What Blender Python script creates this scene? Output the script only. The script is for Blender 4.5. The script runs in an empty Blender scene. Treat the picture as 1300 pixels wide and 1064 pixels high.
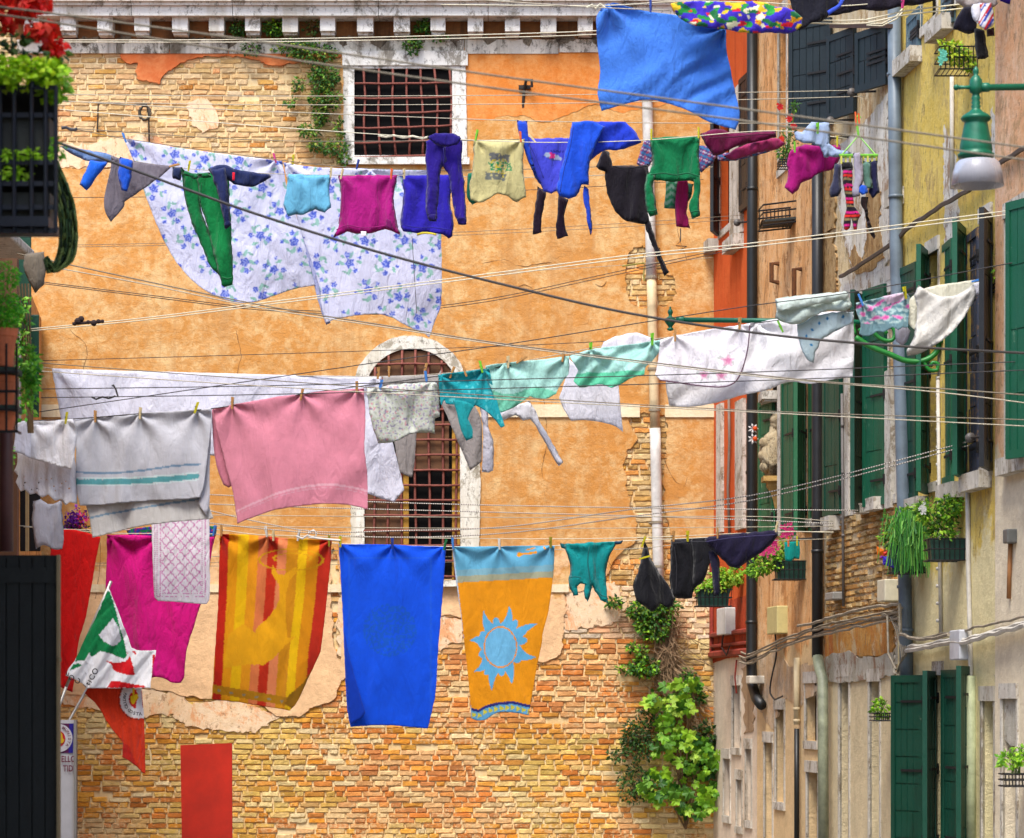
EXPO = 1.22
import bpy, math, random
import numpy as np
from mathutils import Vector, Matrix, noise
from mathutils.geometry import delaunay_2d_cdt
random.seed(7)
scene = bpy.context.scene
COL = scene.collection
F, H, HY, CX = 3600.0, 2.1, 890.0, 650.0     # focal length in photo pixels, eye height, horizon row, centre column
ALB = 0.80

def P(x, y, Y):
    return Vector(((x-CX)/F*Y, Y, H+(HY-y)/F*Y))
def lin1(v):
    v = v/255.0
    return v/12.92 if v <= 0.04045 else ((v+0.055)/1.055)**2.4
def lin(c, k=None):
    k = ALB if k is None else k
    return tuple(lin1(v)*k for v in c[:3])
def linarr(a):
    a = np.clip(a, 0, 255)/255.0
    return np.where(a <= 0.04045, a/12.92, ((a+0.055)/1.055)**2.4)*ALB

WL = {}
def wloc(o):
    return WL.get(o.name, Vector((0, 0, 0))) if o else Vector((0, 0, 0))
def tag(o, label=None, cat=None, group=None, kind=None):
    if label: o['label'] = label
    if cat: o['category'] = cat
    if group: o['group'] = group
    if kind: o['kind'] = kind
    return o
def thing(name, label, cat, loc, group=None, kind=None):
    o = bpy.data.objects.new(name, None); COL.objects.link(o)
    o.empty_display_size = 0.1
    o.location = loc; WL[o.name] = Vector(loc)
    return tag(o, label, cat, group, kind)
def link_mesh(name, me, parent=None, loc=(0, 0, 0)):
    o = bpy.data.objects.new(name, me); COL.objects.link(o)
    loc = Vector(loc); WL[o.name] = loc
    if parent: o.parent = parent
    o.location = loc-wloc(parent)
    return o

class MB:
    def __init__(s): s.v = []; s.f = []; s.c = []; s.col = None
    def add(s, vs, fs, col=None):
        b = len(s.v); s.v += [tuple(p) for p in vs]; s.f += [tuple(b+i for i in f) for f in fs]
        col = col or s.col or (1, 1, 1); s.c += [col]*len(vs)
    def quad(s, a, b, c, d, col=None): s.add([a, b, c, d], [(0, 1, 2, 3)], col)
    def hexa(s, p, col=None):   # 8 points: bottom ring then top ring
        s.add(p, [(3, 2, 1, 0), (4, 5, 6, 7), (0, 1, 5, 4), (1, 2, 6, 5), (2, 3, 7, 6), (3, 0, 4, 7)], col)
    def box(s, c, size, ax=None, col=None):
        ax = ax or (Vector((1, 0, 0)), Vector((0, 1, 0)), Vector((0, 0, 1)))
        c = Vector(c); x, y, z = ax[0]*size[0]/2, ax[1]*size[1]/2, ax[2]*size[2]/2
        s.hexa([c-x-y-z, c+x-y-z, c+x+y-z, c-x+y-z, c-x-y+z, c+x-y+z, c+x+y+z, c-x+y+z], col)
    def bevbox(s, c, size, b, ax=None, col=None):
        ax = ax or (Vector((1, 0, 0)), Vector((0, 1, 0)), Vector((0, 0, 1)))
        s.box(c, (size[0]-2*b, size[1], size[2]-2*b), ax, col)
        s.box(c, (size[0], size[1]-2*b, size[2]-2*b), ax, col)
        s.box(c, (size[0]-2*b, size[1]-2*b, size[2]), ax, col)
    def tube(s, pts, r, n=6, col=None, closed=False, caps=True):
        pts = [Vector(p) for p in pts]; m = len(pts)
        rs = r if isinstance(r, (list, tuple)) else [r]*m
        b = len(s.v); up = None
        for i, p in enumerate(pts):
            if closed: t = pts[(i+1) % m]-pts[i-1]
            else: t = pts[min(i+1, m-1)]-pts[max(i-1, 0)]
            if t.length < 1e-9: t = Vector((0, 0, 1))
            t.normalize()
            if up is None:
                up = Vector((0, 0, 1)) if abs(t.z) < .9 else Vector((1, 0, 0))
            a = up-t*up.dot(t)
            if a.length < 1e-4: a = t.orthogonal()
            a.normalize(); up = a; bb = t.cross(a)
            for k in range(n):
                an = 2*math.pi*k/n
                s.v.append(tuple(p+(a*math.cos(an)+bb*math.sin(an))*rs[i]))
            s.c += [col or s.col or (1, 1, 1)]*n
        for i in range(m if closed else m-1):
            j = (i+1) % m
            for k in range(n):
                k2 = (k+1) % n
                s.f.append((b+i*n+k, b+i*n+k2, b+j*n+k2, b+j*n+k))
        if caps and not closed:
            s.f.append(tuple(b+k for k in range(n))[::-1]); s.f.append(tuple(b+(m-1)*n+k for k in range(n)))
    def lathe(s, prof, c, n=20, axis=Vector((0, 0, 1)), col=None):
        a = axis.normalized(); x = a.orthogonal().normalized(); y = a.cross(x); c = Vector(c)
        b = len(s.v)
        for (r, h) in prof:
            for k in range(n):
                an = 2*math.pi*k/n
                s.v.append(tuple(c+a*h+(x*math.cos(an)+y*math.sin(an))*max(r, 1e-4)))
            s.c += [col or s.col or (1, 1, 1)]*n
        for i in range(len(prof)-1):
            for k in range(n):
                k2 = (k+1) % n
                s.f.append((b+i*n+k, b+i*n+k2, b+(i+1)*n+k2, b+(i+1)*n+k))
    def ball(s, c, r, n=10, m=6, col=None, sc=(1, 1, 1)):
        c = Vector(c); b = len(s.v)
        for i in range(m+1):
            ph = math.pi*i/m
            for k in range(n):
                th = 2*math.pi*k/n; rr = max(math.sin(ph), .001)*r
                s.v.append((c.x+rr*math.cos(th)*sc[0], c.y+rr*math.sin(th)*sc[1], c.z+r*math.cos(ph)*sc[2]))
        s.c += [col or s.col or (1, 1, 1)]*(n*(m+1))
        for i in range(m):
            for k in range(n):
                k2 = (k+1) % n
                s.f.append((b+i*n+k, b+(i+1)*n+k, b+(i+1)*n+k2, b+i*n+k2))
    def build(s, name, mat, parent=None, smooth=False, loc=None, colattr=False):
        if not s.v: return None
        a = np.array(s.v, dtype=np.float64)
        if loc is None:
            lo, hi = a.min(0), a.max(0); loc = ((lo[0]+hi[0])/2, (lo[1]+hi[1])/2, lo[2])
        a = a-np.array(loc)
        me = bpy.data.meshes.new(name); me.from_pydata(a.tolist(), [], s.f)
        if smooth: me.polygons.foreach_set('use_smooth', [True]*len(me.polygons))
        if colattr:
            ca = me.color_attributes.new('Col', 'FLOAT_COLOR', 'POINT')
            arr = np.ones((len(s.v), 4)); arr[:, :3] = np.array(s.c)[:, :3]
            ca.data.foreach_set('color', arr.ravel())
        me.materials.append(mat); me.update()
        return link_mesh(name, me, parent, loc)

# ------------------------------------------------------------------ materials
MATS = {}
class NT:
    def __init__(s, name):
        s.m = bpy.data.materials.new(name); s.m.use_nodes = True; s.t = s.m.node_tree
        s.b = s.t.nodes['Principled BSDF']; s.out = s.t.nodes['Material Output']
        s.co = s.t.nodes.new('ShaderNodeTexCoord').outputs['Object']
    def n(s, typ, **kw):
        o = s.t.nodes.new(typ)
        for k, v in kw.items(): setattr(o, k, v)
        return o
    def L(s, a, b): s.t.links.new(a, b)
    def mapping(s, sc, rot=(0, 0, 0), co=None):
        m = s.n('ShaderNodeMapping'); m.inputs['Scale'].default_value = sc; m.inputs['Rotation'].default_value = rot
        s.L(co or s.co, m.inputs['Vector']); return m.outputs[0]
    def noise(s, scale, detail=4, rough=.55, co=None, dist=0):
        o = s.n('ShaderNodeTexNoise'); o.inputs['Scale'].default_value = scale; o.inputs['Detail'].default_value = detail
        o.inputs['Roughness'].default_value = rough; o.inputs['Distortion'].default_value = dist
        s.L(co or s.co, o.inputs['Vector']); return o.outputs['Fac']
    def ramp(s, f, stops):
        o = s.n('ShaderNodeValToRGB'); e = o.color_ramp.elements
        e[0].position, e[0].color = stops[0][0], (*stops[0][1], 1)
        e[1].position, e[1].color = stops[-1][0], (*stops[-1][1], 1)
        for p, c in stops[1:-1]:
            q = e.new(p); q.color = (*c, 1)
        s.L(f, o.inputs[0]); return o.outputs[0]
    def mix(s, f, a, b, mode='MIX'):
        o = s.n('ShaderNodeMix', data_type='RGBA', blend_type=mode)
        for i, v in ((0, f), (6, a), (7, b)):
            if hasattr(v, 'is_linked'): s.L(v, o.inputs[i])
            elif i == 0: o.inputs[0].default_value = v
            else: o.inputs[i].default_value = (*v, 1)
        return o.outputs[2]
    def math(s, op, a, b=0.0, clamp=False):
        o = s.n('ShaderNodeMath', operation=op, use_clamp=clamp)
        for i, v in ((0, a), (1, b)):
            if hasattr(v, 'is_linked'): s.L(v, o.inputs[i])
            else: o.inputs[i].default_value = v
        return o.outputs[0]
    def bump(s, h, strength, dist, nrm=None):
        o = s.n('ShaderNodeBump'); o.inputs['Strength'].default_value = strength; o.inputs['Distance'].default_value = dist
        s.L(h, o.inputs['Height'])
        if nrm: s.L(nrm, o.inputs['Normal'])
        return o.outputs[0]
def g(v): return (v, v, v)

def cloth_mat(color=None, trans=.25, rough=.9, wr=1.0, terry=False):
    wr = wr*(.42 if terry else .8)
    key = ('cloth', color, trans, wr, terry)
    if key in MATS: return MATS[key]
    s = NT('cloth_fabric')
    if color is None:
        a = s.n('ShaderNodeAttribute', attribute_name='Col'); base = a.outputs['Color']
    else: base = lin(color)
    nz = s.ramp(s.noise(9, 5, .6), [(.3, g(.90)), (.7, g(1.05))])
    base = s.mix(1.0, base, nz, 'MULTIPLY')
    s.L(base, s.b.inputs['Base Color']); s.b.inputs['Roughness'].default_value = rough
    s.b.inputs['Specular IOR Level'].default_value = .2
    s.b.inputs['Sheen Weight'].default_value = .15
    w1 = s.noise(1.0, 3, .5, s.mapping((8.5, 8.5, 3.0), (0, .35, 0)), 1.1)
    w2 = s.noise(1.0, 4, .6, s.mapping((24, 24, 17), (0, .7, 0)), 1.5)
    b1 = s.bump(w1, .8*wr, .06); b2 = s.bump(w2, .7*wr, .014, b1)
    b3 = s.bump(s.noise(260 if terry else 420, 2, .7), .8 if terry else .4, .003, b2)
    s.L(b3, s.b.inputs['Normal'])
    if trans > 0:
        tr = s.n('ShaderNodeBsdfTranslucent'); s.L(base, tr.inputs[0]); s.L(b3, tr.inputs[1])
        mx = s.n('ShaderNodeMixShader'); mx.inputs[0].default_value = trans
        s.L(s.b.outputs[0], mx.inputs[1]); s.L(tr.outputs[0], mx.inputs[2]); s.L(mx.outputs[0], s.out.inputs[0])
    MATS[key] = s.m
    return s.m

def plain(name, color, rough=.6, metal=0, var=.15, vs=8, bump=.2, bs=40, bd=.004, spec=.4, attr=False, trans=0):
    key = (name, color, rough, metal, attr)
    if key in MATS: return MATS[key]
    s = NT(name)
    base = s.n('ShaderNodeAttribute', attribute_name='Col').outputs['Color'] if attr else lin(color)
    base = s.mix(1.0, base, s.ramp(s.noise(vs, 5, .65), [(.28, g(1-var*1.6)), (.72, g(1+var*.5))]), 'MULTIPLY')
    s.L(base, s.b.inputs['Base Color']); s.b.inputs['Roughness'].default_value = rough
    s.b.inputs['Metallic'].default_value = metal; s.b.inputs['Specular IOR Level'].default_value = spec
    if bump: s.L(s.bump(s.noise(bs, 4, .6), bump, bd), s.b.inputs['Normal'])
    if trans:
        tr = s.n('ShaderNodeBsdfTranslucent'); s.L(base, tr.inputs[0])
        mx = s.n('ShaderNodeMixShader'); mx.inputs[0].default_value = trans
        s.L(s.b.outputs[0], mx.inputs[1]); s.L(tr.outputs[0], mx.inputs[2]); s.L(mx.outputs[0], s.out.inputs[0])
    MATS[key] = s.m
    return s.m

def worn(name, color, under=(150, 150, 130), rough=.55, amt=.6, vs=9):
    s = NT(name); f = s.noise(vs, 9, .78, s.mapping((1, 1, .55)), .4)
    c = s.mix(s.ramp(s.noise(3, 5, .6), [(.35, g(0)), (.75, g(1))]), lin(color), lin([v*.85+15 for v in color]))
    c = s.mix(s.ramp(f, [(amt, g(0)), (amt+.04, g(.75))]), c, lin(under))
    c = s.mix(s.ramp(s.noise(1, 5, .7, s.mapping((5, 5, .6))), [(.52, g(0)), (.7, g(.55))]), c, lin([v*.45 for v in color]))
    s.L(c, s.b.inputs['Base Color']); s.b.inputs['Roughness'].default_value = rough; s.b.inputs['Specular IOR Level'].default_value = .35
    s.L(s.bump(s.noise(30, 5, .7), .6, .006, s.bump(f, .4, .01)), s.b.inputs['Normal']); return s.m

def wall_mat(name, A, B, C, stain=None, low=None, zlow=0, zw=.5, streak=1.0, bs=1.0, blot=1.6, contrast=.12):
    """painted render: A base, B bleached blotches, C grime streaks; low = another paint below zlow (world metres, objects at origin)"""
    s = NT(name)
    bl = s.noise(blot, 8, .72, None, .6); fine = s.noise(9, 8, .8, None, .5)
    f = s.math('ADD', s.math('MULTIPLY', bl, .52), s.math('MULTIPLY', fine, .48))
    c = s.mix(s.ramp(f, [(.5-contrast/2, g(0)), (.5+contrast, g(1))]), lin(A), lin(B))
    st = s.noise(1, 6, .7, s.mapping((3.2, 3.2, .28)), .5)
    fs = s.ramp(st, [(.50, g(0)), (.66, g(.75*streak))])
    c = s.mix(fs, c, lin(C))
    if stain:
        sp = s.noise(2.6, 12, .82, s.mapping((1, 1, .7)), .5); c = s.mix(s.ramp(sp, [(.525, g(0)), (.57, g(.8))]), c, lin(stain)); sp2 = s.noise(9, 8, .8, s.mapping((1.5, 1.5, .8))); c = s.mix(s.ramp(sp2, [(.565, g(0)), (.60, g(.65))]), c, lin([v*.62 for v in stain]))
    if low:
        sx = s.n('ShaderNodeSeparateXYZ'); s.L(s.co, sx.inputs[0])
        d = s.math('ADD', sx.outputs['Z'], s.math('MULTIPLY', s.math('SUBTRACT', s.noise(2.2, 6, .7), .5), zw*2.2))
        fl = s.ramp(s.math('DIVIDE', s.math('SUBTRACT', d, zlow-zw/2), zw), [(.4, g(1)), (.6, g(0))])
        c2 = s.mix(s.ramp(f, [(.42, g(0)), (.62, g(1))]), lin(low), lin([min(255, v*1.14) for v in low]))
        c = s.mix(fl, c, c2)
    s.L(c, s.b.inputs['Base Color']); s.b.inputs['Roughness'].default_value = .92
    s.b.inputs['Specular IOR Level'].default_value = .15
    b1 = s.bump(s.noise(5, 8, .75), .6*bs, .03); b2 = s.bump(s.noise(45, 4, .7), .5*bs, .008, b1)
    s.L(b2, s.b.inputs['Normal'])
    return s.m

LEAF = lambda: plain('leaf_green', (60, 120, 30), .55, attr=True, var=.1, bump=0, spec=.35, trans=.35)

# ------------------------------------------------------------------ outlines
def smooth_poly(pts, seg=5, closed=True, corner=48):
    pts = [np.array(p, float) for p in pts]; n = len(pts); out = []
    def is_corner(i):
        a = pts[i]-pts[i-1]; b = pts[(i+1) % n]-pts[i]
        if not closed and i in (0, n-1): return True
        la, lb = np.hypot(*a), np.hypot(*b)
        if la < 1e-6 or lb < 1e-6: return True
        return abs(math.degrees(math.atan2(a[0]*b[1]-a[1]*b[0], a@b))) > corner
    cs = [is_corner(i) for i in range(n)]
    for i in range(n if closed else n-1):
        j = (i+1) % n; p1, p2 = pts[i], pts[j]; d = p2-p1
        ln = np.hypot(*d)
        def tan(k, cor, d):
            if cor: return d*.9
            t = (pts[(k+1) % n]-pts[k-1]); t = t/max(np.hypot(*t), 1e-6)*ln; return t
        t1, t2 = tan(i, cs[i], d), tan(j, cs[j], d)
        ns = max(1, int(round(ln/seg)))
        for k in range(ns):
            t = k/ns
            out.append((2*t**3-3*t*t+1)*p1+(t**3-2*t*t+t)*t1+(-2*t**3+3*t*t)*p2+(t**3-t*t)*t2)
    if not closed: out.append(pts[-1])
    return np.array(out)

def inside(poly, q):
    x, y = q[:, 0], q[:, 1]; r = np.zeros(len(q), bool)
    a = poly; b = np.roll(poly, -1, 0)
    for (x1, y1), (x2, y2) in zip(a, b):
        if y1 == y2: continue
        c = ((y1 > y) != (y2 > y)) & (x < (x2-x1)*(y-y1)/(y2-y1)+x1)
        r ^= c
    return r
def dist_poly(poly, q):
    d = np.full(len(q), 1e9); a = poly; b = np.roll(poly, -1, 0)
    for p1, p2 in zip(a, b):
        e = p2-p1; l2 = max(e@e, 1e-9)
        t = np.clip(((q-p1)@e)/l2, 0, 1); w = q-(p1+t[:, None]*e)
        d = np.minimum(d, np.einsum('ij,ij->i', w, w))
    return np.sqrt(d)
def triangulate(poly, holes, step, rng):
    lo, hi = poly.min(0), poly.max(0)
    xs = np.arange(lo[0], hi[0]+step, step); ys = np.arange(lo[1], hi[1]+step, step*.866)
    gx, gy = np.meshgrid(xs, ys); gx = gx+(np.arange(len(ys)) % 2)[:, None]*step/2
    q = np.stack([gx.ravel(), gy.ravel()], 1); q += rng.uniform(-.12, .12, q.shape)*step
    k = inside(poly, q); q = q[k]
    if len(q): q = q[dist_poly(poly, q) > step*.55]
    for h in holes:
        if len(q): q = q[~inside(h, q)]
        if len(q): q = q[dist_poly(h, q) > step*.4]
    vs = list(poly); ed = [(i, (i+1) % len(poly)) for i in range(len(poly))]
    for h in holes:
        b = len(vs); vs += list(h); ed += [(b+i, b+(i+1) % len(h)) for i in range(len(h))]
    nb = len(vs); vs += list(q)
    r = delaunay_2d_cdt([Vector((float(v[0]), float(v[1]))) for v in vs], ed, [], 0, 1e-5)
    V = np.array([(v.x, v.y) for v in r[0]]); T = np.array([f for f in r[2] if len(f) == 3])
    ce = V[T].mean(1); k = inside(poly, ce)
    for h in holes: k &= ~inside(h, ce)
    T = T[k]; used = np.unique(T); re = -np.ones(len(V), int); re[used] = np.arange(len(used))
    return V[used], re[T]
def nz(x, y, z): return noise.noise(Vector((x, y, z)))

SEED = [1]
def cloth(name, pts, Y, col, label=None, cat=None, group=None, parent=None, pegs=(), amp=.022, fx=6.5, fz=1.1,
          slant=0.0, puff=0.0, step=3.2, bil=0.0, holes=(), off=0.0, trans=.22, wr=1.0, terry=False, corner=34, loc=None, thick=.004):
    """a piece of cloth cut to its outline, hung in depth with folds that run from the pegs"""
    SEED[0] += 1; sd = SEED[0]*7.31; rng = np.random.default_rng(SEED[0])
    pat = callable(col)
    if pat: step = min(step, 1.7)
    poly = smooth_poly(pts, max(step, 2.2), True, corner)
    if puff > 0 or len(holes) == 0:
        ja = 1.15 if puff > 0 else .5
        poly = np.array([(a+ja*nz(a*.13, b*.13, sd)+.4*ja*nz(a*.4, b*.4, sd), b+ja*nz(a*.13, b*.13, sd+50)+.4*ja*nz(a*.4, b*.4, sd+50)) for a, b in poly])
    V, T = triangulate(poly, [np.array(h, float) for h in holes], step, rng)
    lo, hi = poly.min(0), poly.max(0)
    Ya, Yb = Y if isinstance(Y, tuple) else (Y, Y)
    u = (V[:, 0]-lo[0])/(hi[0]-lo[0]); v = (V[:, 1]-lo[1])/(hi[1]-lo[1])
    Yv = Ya+(Yb-Ya)*u if isinstance(Y, tuple) and len(Y) == 2 else np.full(len(V), Ya)
    m = Yv/F; x = V[:, 0]*m; z = V[:, 1]*m
    d = np.empty(len(V))
    for i in range(len(V)):
        xi, zi = x[i], z[i]; s = .3+.7*v[i]
        w = nz(xi*1.3, zi*1.6, sd+3)
        a = nz(xi*fx+slant*zi*fx+w*1.1, zi*fz, sd)
        b = nz(xi*fx*2.3+slant*1.4*zi*fx*2+w*2, zi*fz*2, sd+9)
        a = a*abs(a)**.15
        d[i] = 1.35*amp*(2.1*a*s+.75*b*s+.9*w*v[i])
    for (px, py) in pegs:
        dx = (V[:, 0]-px)*m; dz = (V[:, 1]-py)*m; r = np.hypot(dx, dz); th = np.arctan2(dz, dx)
        d += amp*1.1*np.sin(th*6+px)*np.exp(-r/.32)*np.minimum(1, r/.06)
    d -= bil*np.sin(np.pi*np.clip(u, 0, 1))*v
    de = None
    if puff > 0:
        puff *= .62
        gar = np.array([nz(xi*10+sd, zi*2.2+xi*2, sd) for xi, zi in zip(x, z)]); d += .055*gar*(1-np.exp(-dist_poly(poly, V)*m/.03))
        de = dist_poly(poly, V)*m; R = max(puff*2.2, .03)
        f = np.sqrt(np.clip(1-(1-np.minimum(1, de/R))**2, 0, 1)); d = d-puff*f
    p0 = np.stack([(V[:, 0]-CX)*m, Yv+d-off, H+(HY-V[:, 1])*m], 1)
    allV = p0; faces = T[:, ::-1]
    e1 = p0[faces[0][1]]-p0[faces[0][0]]; e2 = p0[faces[0][2]]-p0[faces[0][0]]
    if np.cross(e1, e2)[1] > 0: faces = T
    faces = faces.tolist()
    if puff > 0:
        n = len(V); back = p0.copy(); back[:, 1] += 2*puff*f; inner = de > 1e-4
        idx = np.where(inner, np.arange(n)+n, np.arange(n)); allV = np.concatenate([p0, back])
        faces = faces+[[int(idx[t]) for t in tri[::-1]] for tri in faces]
    if loc is None: loc = ((lo[0]+hi[0])/2, lo[1]); loc = P(loc[0], loc[1], (Ya+Yb)/2)
    a = allV-np.array(loc)
    me = bpy.data.meshes.new(name); me.from_pydata(a.tolist(), [], faces)
    me.polygons.foreach_set('use_smooth', [True]*len(me.polygons))
    if pat:
        c = linarr(np.asarray(col(V[:, 0], V[:, 1]), float))
        if puff > 0: c = np.concatenate([c, c])
        arr = np.ones((len(c), 4)); arr[:, :3] = c
        me.color_attributes.new('Col', 'FLOAT_COLOR', 'POINT').data.foreach_set('color', arr.ravel())
    me.materials.append(cloth_mat(None if pat else tuple(col), trans, .9, wr, terry)); me.update()
    if puff > 0:
        import bmesh
        bm = bmesh.new(); bm.from_mesh(me)
        bmesh.ops.delete(bm, geom=[q for q in bm.verts if not q.link_faces], context='VERTS'); bm.to_mesh(me); bm.free()
    o = link_mesh(name, me, parent, loc)
    if puff <= 0:
        md = o.modifiers.new('thickness', 'SOLIDIFY'); md.thickness = thick; md.offset = 1
    if label: tag(o, label, cat, group)
    return o

def slab(name, poly, M, mat, parent=None, thick=.02, jag=0.0, jscale=.12, step=14, holes=(), seg=4, loc=None, wob=0.0, corner=40):
    """a sheet with a (ragged) outline laid on a surface; M maps (px, py, off) to the world"""
    SEED[0] += 1; sd = SEED[0]*3.7; rng = np.random.default_rng(SEED[0])
    q = smooth_poly(poly, seg, True, corner)
    if jag > 0:
        q = np.array([[a+jag*(noise.turbulence(Vector((a*jscale, b*jscale, sd)), 4, False)-.9)*1.2,
                       b+jag*(noise.turbulence(Vector((a*jscale, b*jscale, sd+40)), 4, False)-.9)*1.0] for a, b in q])
    hs = [np.array(h, float) for h in holes]
    V, T = triangulate(q, hs, step, rng)
    vs = [M(a, b, thick+(wob*nz(a*.03, b*.03, sd) if wob else 0)) for a, b in V]
    mb = MB(); t0 = T[0]
    nrm = (vs[t0[1]]-vs[t0[0]]).cross(vs[t0[2]]-vs[t0[0]]); outw = M(V[t0[0]][0], V[t0[0]][1], thick+1)-vs[t0[0]]
    if nrm.dot(outw) < 0: T = T[:, ::-1]
    mb.add(vs, T.tolist())
    for ring in [q]+hs:
        f = [M(a, b, thick) for a, b in ring]; k = [M(a, b, -.01) for a, b in ring]; n = len(ring)
        mb.add(f+k, [(i, (i+1) % n, n+(i+1) % n, n+i) for i in range(n)])
    return mb.build(name, mat, parent, loc=loc)

def leaves(mb, c, rad, n, size, cols, sd=0, droop=.3, flat=.5, wide=.55, surf=.0):
    """leaf-shaped faces through an ellipsoid; cols = list of 255 colours"""
    rnd = random.Random(sd*13+5); c = Vector(c)
    for i in range(n):
        while True:
            p = Vector((rnd.uniform(-1, 1), rnd.uniform(-1, 1), rnd.uniform(-1, 1)))
            if p.length > 1: continue
            q = nz(p.x*2+sd, p.y*2, p.z*2+sd)
            if q < -.12 and rnd.random() < .8: continue
            if p.length < surf and rnd.random() < .7: continue
            break
        pos = c+Vector((p.x*rad[0], p.y*rad[1], p.z*rad[2]))
        d = Vector((p.x+rnd.gauss(0, .6), p.y-0.5+rnd.gauss(0, .5), p.z*.6-droop+rnd.gauss(0, .5)))
        if d.length < .01: d = Vector((1, 0, 0))
        d.normalize(); nn = Vector((rnd.gauss(0, flat), -.7+rnd.gauss(0, flat), .6+rnd.gauss(0, flat)))
        sdv = d.cross(nn)
        if sdv.length < .01: sdv = d.orthogonal()
        sdv.normalize(); up = sdv.cross(d); L = size*rnd.uniform(.6, 1.3); w = L*wide*.5
        cl = cols[min(len(cols)-1, int(len(cols)*rnd.random()))]; k = rnd.uniform(.75, 1.15)
        cl = lin(cl, ALB*k)
        mb.add([pos, pos+d*L*.45+sdv*w, pos+d*L-up*L*.12, pos+d*L*.45-sdv*w, pos+d*L*.5+up*L*.08],
               [(0, 1, 4), (1, 2, 4), (2, 3, 4), (3, 0, 4)], cl)
# ------------------------------------------------------------------ camera, light, world
cam = bpy.data.cameras.new('camera'); co_ = bpy.data.objects.new('camera', cam); COL.objects.link(co_)
co_.location = (0, 0, H); co_.rotation_euler = (math.radians(90), 0, 0)
cam.sensor_width = 36; cam.lens = F/1300*36; cam.shift_y = (HY-532)/1300.0
cam.clip_end = 3000; cam.clip_start = .5
cam.dof.use_dof = True; cam.dof.focus_distance = 29; cam.dof.aperture_fstop = 4.0
scene.camera = co_
w = bpy.data.worlds.new('World'); scene.world = w; w.use_nodes = True
nt = w.node_tree; sky = nt.nodes.new('ShaderNodeTexSky'); sky.sky_type = 'NISHITA'; sky.sun_disc = False
SUN_EL, SUN_AZ = 60, 198      # azimuth of the sun measured clockwise from +Y
sky.sun_elevation = math.radians(SUN_EL); sky.sun_rotation = math.radians(SUN_AZ)
sky.air_density = 1.0; sky.dust_density = 2.2; sky.ozone_density = 1.0
nt.links.new(sky.outputs[0], nt.nodes['Background'].inputs[0]); nt.nodes['Background'].inputs[1].default_value = .15
sl = bpy.data.lights.new('sun', 'SUN'); sl.energy = 2.4; sl.angle = math.radians(22); sl.color = (1, .96, .90)
so = bpy.data.objects.new('sun', sl); COL.objects.link(so); so.location = (-5, -5, 30)
az, el = math.radians(SUN_AZ), math.radians(SUN_EL)
sdir = Vector((math.sin(az)*math.cos(el), math.cos(az)*math.cos(el), math.sin(el)))
so.rotation_euler = (-sdir).to_track_quat('-Z', 'Y').to_euler()
vs_ = scene.view_settings; scene.display_settings.display_device = 'sRGB'
vs_.view_transform = 'Standard'; vs_.look = 'None'; vs_.exposure = EXPO; vs_.gamma = 1
scene.cycles.max_bounces = 6; scene.cycles.use_denoising = True

# ------------------------------------------------------------------ ground
mb = MB(); mb.quad((-900, -900, 0), (900, -900, 0), (900, 900, 0), (-900, 900, 0))
tag(mb.build('ground', plain('ground_earth', (120, 112, 100), .95, vs=.5, bump=.3, bs=3), loc=(0, 0, 0)), kind='structure')
s = NT('paving_stone'); br = s.n('ShaderNodeTexBrick'); s.L(s.mapping((1.2, 1.2, 1)), br.inputs['Vector'])
br.inputs['Color1'].default_value = (.20, .19, .18, 1); br.inputs['Color2'].default_value = (.27, .26, .24, 1); br.inputs['Mortar'].default_value = (.08, .075, .07, 1)
br.inputs['Mortar Size'].default_value = .012; br.inputs['Scale'].default_value = 1.4
s.L(s.mix(1, br.outputs[0], s.ramp(s.noise(3, 6, .7), [(.3, g(.7)), (.7, g(1.1))]), 'MULTIPLY'), s.b.inputs['Base Color']); s.b.inputs['Roughness'].default_value = .8
s.L(s.bump(br.outputs['Fac'], -.4, .01), s.b.inputs['Normal'])
mb = MB(); mb.quad((-6.5, -8, .004), (9, -8, .004), (9, 37.9, .004), (-6.5, 37.9, .004))
tag(mb.build('street_paving', s.m, loc=(0, 0, .004)), kind='structure')

# ------------------------------------------------------------------ back building
YB = 38.0
def BM(px, py, off=0.0): p = P(px, py, YB); p.y -= off; return p
back = thing('old_building', 'old ochre plastered building with exposed brick and white cornice closing the street', 'building', (0, YB, 0))
mb = MB(); mb.box((-.2, YB+2.015, 6.4), (15.5, 4, 12.8))
mortar = wall_mat('brick_mortar', (238, 216, 170), (226, 192, 134), (214, 172, 112), None, None, bs=.8)
mb.build('wall', mortar, back)
# plaster sheets (photo outlines, ragged edges, 2-3 cm thick); the lower edge is broken brick
W1 = [(437, 70), (592, 70), (592, 209), (437, 209)]
W1h = [(445, 78), (584, 78), (584, 204), (445, 204)]
arc = [(523-70*math.cos(a), 503-70*math.sin(a)) for a in np.linspace(0, math.pi, 16)]
W2h = [(453, 735)]+arc+[(603, 735)]
pl_main = [(30, 217), (180, 218), (235, 214), (300, 222), (372, 214), (436, 212), (436, 150), (436, 66), (900, 66), (935, 66), (935, 700), (905, 712), (862, 700), (846, 640), (850, 560), (848, 528),
           (800, 528), (812, 560), (796, 590), (803, 640), (812, 668), (808, 690), (785, 712), (770, 738), (740, 752), (722, 756), (716, 835), (690, 846), (640, 800), (600, 788), (560, 784), (500, 800),
           (470, 860), (450, 862), (436, 868), (430, 890), (400, 902), (382, 912), (358, 912), (330, 896), (290, 892), (240, 886), (180, 876), (120, 884), (30, 880)]
hole_pipe = [(797, 322), (812, 312), (838, 318), (842, 345), (856, 352), (858, 372), (846, 390), (812, 392), (798, 384), (794, 360)]
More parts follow.
